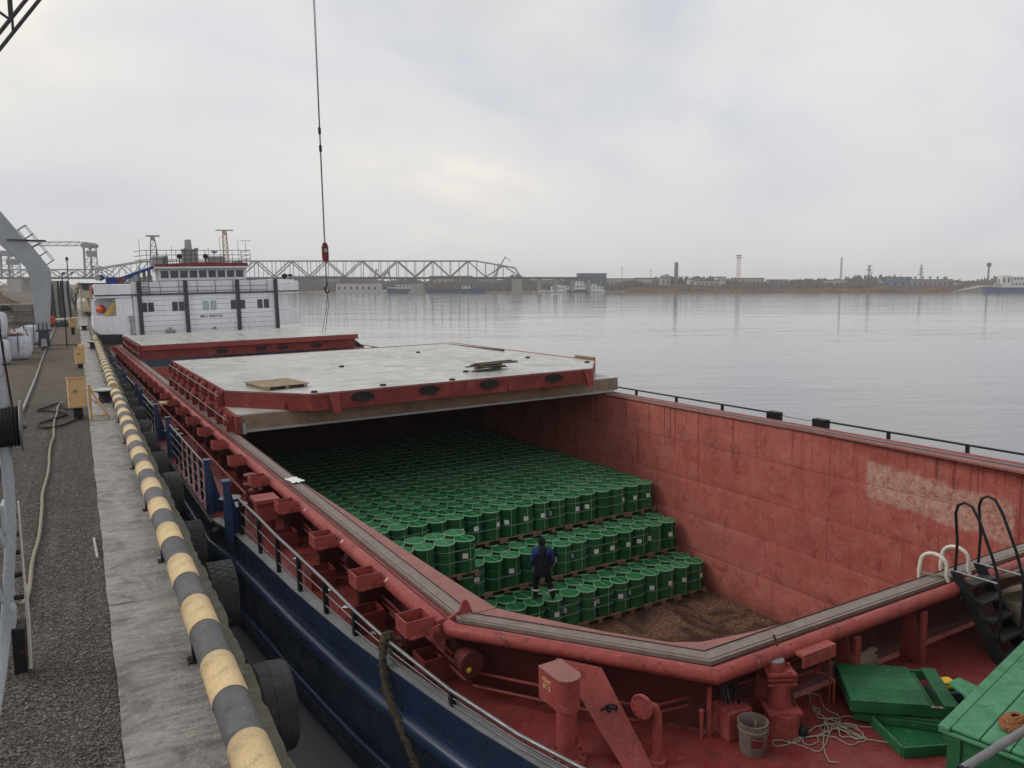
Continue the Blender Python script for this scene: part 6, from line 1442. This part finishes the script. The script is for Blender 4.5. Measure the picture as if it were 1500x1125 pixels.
# main river trusses
PAN = 14.2; X_R = bx(763); n_p = int((X_R - bx(215))/PAN)
nodes = [X_R - PAN*(k) for k in range(n_p+1)]
XT0, XT1 = bx(215), bx(698)
mem((XT0,ZT),(XT1,ZT),0.9,nm='top_chord')
mem((XT1,ZT),(bx(754),17.6),0.9,nm='top_chord'); mem((bx(754),17.6),(X_R,ZD),1.0,nm='end_post')
def top_at(x):
    if x < XT0: return max(14.5, ZT - (XT0-x)*0.135)
    if x <= XT1: return ZT
    if x <= bx(754): return ZT + (17.6-ZT)*(x-XT1)/(bx(754)-XT1)
    return 17.6 + (ZD-17.6)*(x-bx(754))/(X_R-bx(754))
for k in range(n_p):
    xa, xb = nodes[k], nodes[k+1]
    if k % 2 == 0: mem((xa,ZD),(xb,top_at(xb)),0.8,nm='diagonal')
    else: mem((xa,top_at(xa)),(xb,ZD),0.8,nm='diagonal')
    mem((xb,ZD),(xb,top_at(xb)),0.45,nm='vertical')
    xm = (xa+xb)/2
    zm = (ZD+top_at((xa if k % 2 else xb)))/2
    mem((xm,ZD),(xm,top_at(xm)),0.3,nm='hanger')
    b = MB(); b.bar((xb,BD-W2_,top_at(xb)),(xb,BD+W2_,top_at(xb)),0.4); part('cross_brace', b, M_br, br)
# lower approach truss left of the deckhouse, under and over the road
XL0, XL1 = bx(-120), bx(215)
ch = [(XL1,ZT),(bx(160),18.2),(bx(140),16.2),(XL0,16.2)]
for p, q_ in zip(ch[:-1], ch[1:]): mem(p, q_, 0.8, nm='top_chord')
k = 0; x = XL1
while x > XL0:
    xn = x-9.6
    zt = lambda xx: 16.2 if xx < bx(140) else (16.2+(xx-bx(140))/(bx(160)-bx(140))*2.0 if xx < bx(160) else 18.2+(xx-bx(160))/(XL1-bx(160))*(ZT-18.2))
    mem((x, ZD if k % 2 else zt(x)),(xn, zt(xn) if k % 2 else ZD),0.6,nm='diagonal'); mem((xn,ZD),(xn,zt(xn)),0.35,nm='vertical')
    if x < bx(60): mem((x, ZB if k % 2 else 1.8),(xn, 1.8 if k % 2 else ZB),0.5,nm='lower_diagonal')
    x = xn; k += 1
mem((XL0,1.8),(bx(60),1.8),0.6,nm='lower_chord')
# lift towers with machine houses and the gangway between them
for u, wd, zt_ in ((135.5,5.2,33.5),(18,9.5,27)):
    xc = bx(u)
    for sx in (-1,1):
        mem((xc+sx*wd/2,ZD),(xc+sx*wd/2*0.9,zt_),1.2 if sx < 0 else 0.6,nm='tower_leg')
    for j in range(4):
        za_, zb_ = ZD+(zt_-ZD)*j/4, ZD+(zt_-ZD)*(j+1)/4
        mem((xc-wd/2,za_),(xc+wd/2,zb_),0.4,nm='tower_brace'); mem((xc-wd/2,zb_),(xc+wd/2,zb_),0.4,nm='tower_strut')
    b = MB(); b.prism([(xc-wd*0.72,zt_),(xc+wd*0.62,zt_),(xc+wd*0.80,zt_+2.4),(xc+wd*0.3,zt_+4.0),(xc-wd*0.5,zt_+4.2),(xc-wd*0.85,zt_+2.2)], 'y', BD-6, BD+6); part('machine_house', b, M_br, br)
    b = MB(); b.box(xc-0.5,xc+wd*0.4,BD-5,BD+5,zt_-7,zt_-2.5); part('counterweight', b, M_br, br)
mem((bx(142),ZD+9),(bx(162),ZD+4),0.7,nm='tower_stay'); mem((bx(142),ZD+9),(bx(150),ZD),0.5,nm='tower_stay')
for z in (35.2,38.2): mem((bx(45),z),(bx(127),z),0.35,nm='gangway_chord')
for j in range(12):
    xa, xb = bx(45+j*6.9), bx(45+(j+1)*6.9)
    mem((xa,35.2 if j % 2 else 38.2),(xb,38.2 if j % 2 else 35.2),0.25,nm='gangway_lacing')
# piers
for u, wd in ((612,10.5),(757.5,9.0),(30,12.0)):
    xc = bx(u); b = MB(); b.prism([(-wd/2,WATER_Z-3),(wd/2,WATER_Z-3),(wd/2*0.9,ZB-(4.2 if u == 612 else 0)),(-wd/2*0.9,ZB-(4.2 if u == 612 else 0))], 'y', BD-8, BD+8, T(xc,0,0)); part('pier', b, M_pier, br)
    b = MB(); b.prism([(-wd*0.62,WATER_Z-3),(wd*0.62,WATER_Z-3),(wd*0.6,WATER_Z+1.6),(-wd*0.6,WATER_Z+1.6)], 'y', BD-9.5, BD+9.5, T(xc,0,0)); part('pier_foot', b, M_pier, br)
xc = bx(612)
for sx in (-1,1):
    mem((xc+sx*3,ZB-4.2),(xc+sx*14.5,ZB),1.0,nm='haunch'); mem((xc+sx*7,ZB-2.8),(xc+sx*5,ZB),0.6,nm='haunch_strut')
b = MB(); b.box(xc-5,xc+5,BD-7,BD+7,ZB-4.6,ZB-3.6); part('pier_cap', b, M_pier, br)
for k in range(4):
    xx = bx(790+24*k); b = MB(); b.box(xx-1.6,xx+1.6,BD-4,BD+4,-1,ZB); part('approach_pier', b, M_pier, br)

# ---- far bank terrain
FB = 742.0
def terr_extra(nd, lk, c, noise, rng, mix, co):
    sp3 = N(nd, 'ShaderNodeSeparateXYZ'); lk.new(co, sp3.inputs[0])
    return mix(rng(noise(0.02, 6, 0.6), 0.42, 0.58), c, (0.17,0.105,0.055))
M_bank = mat('reedy_bank', (0.105,0.078,0.055), 0.95, col2=(0.07,0.058,0.042), vscale=0.08, bump=0, extra=terr_extra)
b = MB(); random.seed(10); nn = 160; vs = []
prof = [(0,WATER_Z-0.6),(4,WATER_Z+0.5),(14,WATER_Z+1.6),(40,WATER_Z+2.6),(120,WATER_Z+4.2),(400,WATER_Z+6.5),(1500,WATER_Z+8)]
for i in range(nn+1):
    x = -900 + 2100*i/nn; wob = 5*math.sin(x*0.013)+3*math.sin(x*0.05)
    for d_, z in prof: vs.append((x, FB+d_+(wob if d_ < 200 else 0), z+(random.uniform(-.3,.3) if 5 < d_ < 500 else 0)))
m = len(prof); b.add(vs, [(i*m+j, (i+1)*m+j, (i+1)*m+j+1, i*m+j+1) for i in range(nn) for j in range(m-1)])
part('far_bank', b, M_bank, None, RIVER, 60, kind='structure')
# reeds and bare thickets: uncountable, one mass each
def thicket(name, lab, cat, m, count, xr, yr, hr, wr, seed, dens=None):
    rnd = random.Random(seed); b = MB(); V, Fc = [], []
    for k in range(count):
        x = rnd.uniform(*xr); 
        if dens and rnd.random() > dens(x): continue
        y = FB + rnd.uniform(*yr); wob = 5*math.sin(x*0.013)+3*math.sin(x*0.05); y += wob
        d_ = y-FB-wob; z0 = WATER_Z + (0.5+1.1*(d_-4)/10 if d_ < 14 else 1.6+1.0*(d_-14)/26 if d_ < 40 else 2.6+1.6*(d_-40)/80) - 0.3
        h = rnd.uniform(*hr)*(0.6+0.8*(0.5+0.5*math.sin(x*0.031+seed))*(0.5+0.5*math.sin(x*0.11+1)))
        w_ = rnd.uniform(*wr)
        o = len(V); a = rnd.uniform(0, PI)
        for q_ in range(3):
            aa = a+q_*PI/3; ca, sa = math.cos(aa)*w_, math.sin(aa)*w_; l1, l2 = rnd.uniform(-.6,.6), rnd.uniform(0.5,1)
            o = len(V); V += [(x-ca,y-sa,z0),(x+ca,y+sa,z0),(x+ca*(0.5+l1*0.5),y+sa*(0.5+l1),z0+h*l2),(x+l1*w_*0.4,y,z0+h),(x-ca*(0.5-l1*0.5),y-sa*(0.5-l1),z0+h*rnd.uniform(0.5,0.9))]
            Fc.append((o,o+1,o+2,o+3,o+4))
    b.v, b.f, b.mi = V, Fc, [0]*len(Fc)
    return part(name, b, m, None, RIVER, kind='stuff', label=lab, cat=cat)
M_reed = mat('dry_reeds', (0.32,0.19,0.095), 0.95, col2=(0.22,0.135,0.075), vscale=0.05, bump=0)
M_thick= mat('bare_thicket', (0.19,0.145,0.12), 0.95, col2=(0.125,0.10,0.085), vscale=0.06, bump=0)
M_thg  = mat('dull_green_thicket', (0.16,0.14,0.115), 0.95, col2=(0.11,0.098,0.085), vscale=0.06, bump=0)
thicket('dry_reeds','belt of dry tan reeds along the far water edge','reeds',M_reed,9000,(110,560),(2,16),(1.8,3.6),(0.5,1.6),3, lambda x: 0.55+0.45*math.sin(x*0.023+0.7))
thicket('bare_thicket','bare brown thicket along the far bank','bushes',M_thick,12000,(40,640),(14,66),(3.0,8.0),(0.6,2.4),5)
thicket('far_wood','low bare wood line behind the far bank','trees',M_thg,9000,(-420,700),(70,210),(4.5,10.5),(1.2,3.6),8)
thicket('left_bank_wood','grey wood line under the bridge on the left','trees',M_thg,3600,(-420,40),(6,120),(3.5,9),(1.2,3.4),11)
# ---- buildings on the far bank
M_bw = mat('pale_building', (0.46,0.44,0.42), 0.8, var=0.1, vscale=0.1, bump=0)
M_bt = mat('tan_building', (0.36,0.31,0.25), 0.8, var=0.1, vscale=0.1, bump=0)
M_bg = mat('grey_building', (0.24,0.24,0.25), 0.8, var=0.1, vscale=0.1, bump=0)
M_bb = mat('blue_building', (0.14,0.20,0.31), 0.8, var=0.1, vscale=0.1, bump=0)
M_bbk= mat('dark_blue_building', (0.085,0.11,0.165), 0.8, var=0.15, vscale=0.1, bump=0)
M_rr = mat('red_brown_roof', (0.14,0.065,0.05), 0.8, var=0.15, vscale=0.1, bump=0)
M_rg = mat('grey_roof', (0.13,0.13,0.14), 0.8, var=0.15, vscale=0.1, bump=0)
def bld(u, d, w, h, dep, m, rm, lab, roof='flat', zb=1.5, nw=6, nf=1, name='building'):
    x = (u-750)*KX*d; o = thing(name, lab, 'building', RIVER @ T(x,d,zb))
    b = MB(); b.box(-w/2,w/2,0,dep,-3,h); part('wall', b, m, o)
    b = MB()
    if roof == 'flat': b.box(-w/2-0.4,w/2+0.4,-0.4,dep+0.4,h,h+0.7)
    else: b.prism([(-w/2-0.5,h),(w/2+0.5,h),(0,h+roof)], 'y', -0.5, dep+0.5)
    part('roof', b, rm, o)
    for f in range(nf):
        for k in range(nw):
            xx = -w/2 + w*(k+0.5)/nw; z0 = h*(f+0.3)/nf*0.95; b = MB(); b.box(xx-w/nw*0.17,xx+w/nw*0.17,-0.12,-0.02,z0,z0+h/nf*0.34); part('window', b, M_glass, o)
    return o
bld(926,800,40,8,18,M_bw,M_rr,'long pale building with red-brown roof left of the chimney',zb=1.8,nw=10)
bld(905,790,24,8,14,M_bw,M_rr,'pale building beside the dark blue shed on the far bank',zb=1.8)
bld(951,815,26,8.5,18,M_bg,M_rg,'grey long shed between the pale building and the chimney',zb=2,nw=7)
bld(975,800,9,9,9,M_bt,M_rg,'small tan house under the blue dome left of the chimney',zb=2.2,nw=2)
o = thing('blue_dome', 'small blue dome on a round house left of the tall chimney', 'dome', RIVER @ T((976-750)*KX*820,820,10))
b = MB(); b.lathe([(4.2,0),(4.2,1.2),(4.6,1.3),(4.0,3.0),(2.4,4.0),(2.2,4.6),(0,5.2)], 14); part('dome_shell', b, M_bb, o, smooth=40); b = MB(); b.cyl((0,0,-8),(0,0,0.2),3.8,n=14); part('drum_wall', b, M_bg, o, smooth=40)
bld(1022,800,17,6.5,12,M_bw,M_rg,'pale gabled house right of the tall chimney',roof=3.4,zb=3,nw=3)
bld(1036,790,22,6,12,M_bt,M_rr,'low tan house with reddish roof in front of the gabled one',zb=2,nw=5)
bld(1056,812,9,9,9,M_bw,M_rg,'square pale block left of the red and white mast',zb=2.5,nw=2,nf=2)
bld(1098,830,30,7,12,M_bt,M_rg,'low yellowish building right of the red and white mast',zb=3.5,nw=7)
bld(1140,835,20,5.5,10,M_bg,M_rg,'grey low shed behind the thicket',zb=3.5,nw=4)
bld(1193,800,24,6.5,12,M_bw,M_rr,'white and brown row house in the thicket left of the needle mast',zb=1.8,nw=6)
bld(1222,812,28,6,12,M_bw,M_rg,'pale long low building beneath the needle mast',zb=2.6,nw=6)
bld(1256,815,18,5,10,M_bg,M_rg,'small grey shed right of the needle mast',zb=2.5,nw=4)
bld(1305,805,15,7,12,M_bb,M_bb,'left light blue shed on the far bank',zb=2,nw=2)
bld(1323,806,20,7.5,12,M_bb,M_bb,'right light blue shed on the far bank',zb=2,nw=3)
bld(1318,870,26,9,14,M_bt,M_rr,'long tan building with red roof behind the blue sheds',zb=3,nw=8)
bld(1366,800,40,6.5,20,M_bg,M_rg,'dark long hall with roof vents near the right end of the bank',zb=2.5,nw=8)
for k in range(6):
    d = 800; b = MB(); b.lathe([(0.6,-0.2),(0.6,1.5),(1.5,1.8),(1.5,2.6),(0,3.0)], 8); part('roof_vent', b, M_bbk, None, RIVER @ T((1335+11*k-750)*KX*d,d+8,9.5), label='dark mushroom roof vent on the long hall, %s from the left' % ORD[k], cat='roof vent', group='roof vents on the far hall')
bld(868,770,27,14.5,26,M_bbk,M_bbk,'large dark blue shed beside the bridge approach',zb=0,nw=5)
bld(845,785,26,11,20,M_bbk,M_rg,'lower dark blue hall left of the large shed',zb=0,nw=6)
bld(1410,790,12,4,8,M_bt,M_rg,'small tan hut above the sandy slope at the right',zb=2,nw=2)
bld(523,700,37,7.6,20,M_bw,M_rr,'long white floating hall under the left part of the bridge',zb=WATER_Z+0.6,nw=7)
bld(465,900,60,12,16,M_bg,M_rg,'hazy grey block on the bank left of the floating hall',zb=1,nw=9)
bld(660,860,46,12,16,M_bt,M_rr,'hazy red-roofed building seen under the bridge right of the pier',zb=1,nw=8)
bld(700,880,40,11,16,M_bg,M_rr,'second hazy building under the bridge left of the end pier',zb=1,nw=7)
bld(790,850,50,8,16,M_bg,M_rg,'grey building under the bridge approach',zb=1,nw=8)
# sandy slope
b = MB(); b.prism([(-26,WATER_Z),(26,WATER_Z),(26,WATER_Z+7),(6,WATER_Z+6),(-10,WATER_Z+3)], 'y', -6, 20); part('sand_slope', b, mat('pale_sand',(0.26,0.23,0.18),0.9,bump=0), None, RIVER @ T((1432-750)*KX*745,745,0), kind='structure')
# ---- masts and chimney
def mast(u, d, h, w, lab, name='lattice_mast', m=M_br, n=8, z0=1.0, plat=()):
    o = thing(name, lab, 'mast', RIVER @ T((u-750)*KX*d, d, z0)); b = MB()
    for sx in (-1,1):
        for sy2 in (-1,1): b.bar((sx*w/2,sy2*w/2,0),(sx*w*0.4,sy2*w*0.4,h),0.22)
    for k in range(n):
        za_, zb_ = h*k/n, h*(k+1)/n; ww = w*(0.5-0.1*k/n)
        for sy2 in (-1,1):
            b.bar((-ww,sy2*ww,za_),(ww,sy2*ww,zb_),0.13); b.bar((ww,sy2*ww,za_),(-ww,sy2*ww,zb_),0.13)
    part('mast_lattice', b, m, o)
    for z, s_ in plat:
        b = MB(); b.box(-s_,s_,-s_,s_,z,z+0.8); part('platform', b, m, o)
    return o
M_rw = mat('red_white_mast', (0.42,0.16,0.14), 0.7, var=0.1, bump=0)
mast(1081,830,31,3.2,'red and white lattice mast with platforms on the far bank',m=M_rw,n=9,z0=4,plat=((27.5,2.6),(30,2.6)))
o = thing('chimney', 'tall grey brick chimney on the far bank', 'chimney', RIVER @ T((990-750)*KX*820,820,2)); b = MB(); b.lathe([(2.3,0),(1.9,24),(2.1,24.2),(2.1,25),(1.3,25)], 14); part('stack', b, mat('chimney_brick',(0.16,0.14,0.135),0.85,bump=0), o, smooth=40)
b = MB(); b.lathe([(2.6,-3),(2.6,3),(2.3,3.2)],14); part('stack_base', b, M_bg, o, smooth=40)
mast(1231,840,30,1.5,'thin needle mast right of the centre of the far bank',n=8,z0=3)
o = mast(1272,800,20,1.6,'lattice power pylon with cross arms beside the light blue sheds','power_pylon',M_dgrey,8,3,((15.5,2.2),(19.5,1.6)))
o = mast(1348,900,24,1.6,'thin lattice pylon above the long dark hall','power_pylon',M_br,7,3,((12,2.2),(15,2.0),(18,1.4)))
o = thing('water_tower', 'slender water tower with round head above the far trees at the right', 'water tower', RIVER @ T((1446.5-750)*KX*880,880,3)); b = MB(); b.cyl((0,0,0),(0,0,22),1.2,0.9,n=10); part('tower_stem', b, M_br, o, smooth=40); b = MB(); b.lathe([(0.9,20.5),(2.3,22),(2.4,24.5),(1.0,25.5),(0,25.6)],12); part('tower_head', b, M_br, o, smooth=40)
for u, h, lab in ((911,14,'thin lamp mast above the pale building'),(953,11,'short pole above the grey shed'),(1276,9,'small pole beside the power pylon')):
    o = thing('pole', lab, 'pole', RIVER @ T((u-750)*KX*830,830,8)); b = MB(); b.cyl((0,0,-4),(0,0,h),0.25,n=6); part('pole_shaft', b, M_br, o); b = MB(); b.cbox((0,0,h),(1.4,0.6,0.8)); part('pole_head', b, M_br, o)
# harbour cranes beyond the bridge
def jibcrane(u, d, h, lean, lab, m=M_br):
    o = thing('harbour_crane', lab, 'crane', RIVER @ T((u-750)*KX*d, d, 0)); 
    b = MB(); b.prism([(-4,0),(4,0),(2,h*0.35),(-2,h*0.35)], 'y', -2, 2); part('crane_tower', b, m, o)
    b = MB(); b.bar((0,0,h*0.35),(lean,0,h),1.3); part('jib', b, m, o)
    b = MB(); b.bar((lean,0,h),(lean*1.5,0,h*0.86),0.7); part('jib_nose', b, m, o)
    b = MB(); b.bar((-2,0,h*0.35),(lean*0.45,0,h*0.8),0.5); part('jib_stay', b, m, o); return o
M_hc = mat('far_crane_green', (0.16,0.19,0.18), 0.7, bump=0)
jibcrane(724,860,34,12,'slewing harbour crane with raised jib behind the bridge end',M_hc)
jibcrane(727,900,28,3,'second harbour crane with upright jib behind the bridge end',M_hc)
jibcrane(548,860,21,3,'small harbour crane under the bridge left of the pier',M_hc)
jibcrane(574,870,20,-4,'harbour crane leaning left under the bridge',M_hc)
jibcrane(560,880,18,5,'hazy harbour crane between two others under the bridge',M_hc)
# ---- far vessels
M_sw = mat('far_ship_white', (0.60,0.60,0.58), 0.6, var=0.08, bump=0)
M_sb = mat('far_ship_blue', (0.035,0.07,0.17), 0.6, bump=0)
M_sd = mat('far_ship_dark', (0.04,0.045,0.055), 0.6, bump=0)
def vessel(u, d, L, fb, hm, tiers_, lab, name='far_ship', sm=M_sw):
    o = thing(name, lab, 'ship', RIVER @ T((u-750)*KX*d, d, WATER_Z))
    b = MB(); b.prism([(-L/2,-1),(L/2-L*0.04,-1),(L/2,fb*1.05),(L*0.3,fb),(-L*0.35,fb*0.95),(-L/2-L*0.02,fb*1.1)], 'y', -4, 4); part('hull', b, hm, o)
    b = MB(); b.box(-L/2+0.5,L/2-L*0.05,-4.05,4.05,-0.2,0.5); part('waterline_band', b, M_rr, o)
    for k, (a, c, z0, z1) in enumerate(tiers_):
        b = MB(); b.box(a,c,-3.4,3.4,z0,z1); t = part('deckhouse', b, sm, o)
        nw = max(2, int((c-a)/3))
        for j in range(nw):
            b = MB(); xx = a+(c-a)*(j+0.5)/nw; b.box(xx-0.7,xx+0.7,-3.5,-3.42,z0+(z1-z0)*0.4,z0+(z1-z0)*0.8); part('window', b, M_glass, o)
    return o
o = vessel(1510,700,78,4.6,M_sb,((-28,-20,4.6,15),(-20,2,4.6,9.5),(-18,0,9.5,14),(2,14,4.6,15.5),(14,30,4.6,9)),'white and blue ship moored at the right edge of the far bank')
b = MB(); b.bar((-33,0,5),(-27,0,13),1.2); b.bar((-30,0,5),(-26,0,12),0.8); b.box(-30,-24,-3,3,4.6,8); part('aft_derrick', b, M_bt, o)
o = vessel(642,672,84,3.6,M_sb,((-36,-24,3.6,7.0),(20,27,3.6,6)),'long blue barge lying behind the bridge pier')
vessel(817,728,17,1.6,M_sw,((-6,6,1.6,5.2),(-3,4,5.2,7)),'white small boat left of the moored tugs')
vessel(797,726,10,1.0,M_sw,((-2,2,1.0,2.4),),'tiny white motor boat right of the bridge end pier')
vessel(830,733,22,2.2,M_sd,((-8,2,2.2,6.0),),'dark-hulled tug with low white house near the bridge end')
vessel(848,735,20,2.6,M_sd,((-6,6,2.6,7.2),(-3,4,7.2,10)),'tug with tall white deckhouse in front of the blue shed')
vessel(872,737,18,2.0,M_sw,((-7,7,2.0,5.2),(-3,2,5.2,7.5)),'low white workboat in front of the blue shed')
vessel(585,705,30,2.0,M_sw,((-10,6,2.0,4.6),),'low pale vessel left of the bridge pier')
# single bare trees on the skyline
for k, (u, d, h, lab) in enumerate(((936,840,10,'bare round tree behind the pale building'),(1295,800,13,'bare tree standing above the light blue sheds'),(1160,830,12,'bare tree at the top of the thicket left of the needle mast'),(1382,820,15,'tall bare tree right of the long dark hall'),(1405,825,12,'bare tree between the hall and the water tower'),(1470,840,13,'bare tree behind the white and blue ship'),(1130,835,11,'bare tree right of the yellowish building'),(1178,836,10,'bare tree left of the row house'))):
    bare_tree('bare_tree', (u-750)*KX*d, d, 2.0, h, lab, RIVER, seed=30+k, spread=0.62, grp='bare trees')
# ================================================================== river haze
hzb = MB(); hzb.box(-2450,3060,-660,3060,-12.5,60)
M_hz = bpy.data.materials.new('river_haze'); M_hz.use_nodes = True
hn = M_hz.node_tree.nodes; hl = M_hz.node_tree.links; hn.clear()
pv = N(hn, 'ShaderNodeVolumePrincipled'); pv.inputs['Color'].default_value = (0.93,0.94,0.96,1); pv.inputs['Density'].default_value = 0.00028; pv.inputs['Anisotropy'].default_value = 0.2
ho = N(hn, 'ShaderNodeOutputMaterial'); hl.new(pv.outputs[0], ho.inputs['Volume'])
part('haze', hzb, M_hz, kind='stuff', label='thin pale haze over the whole river', cat='haze')
SC.cycles.volume_bounces = 1
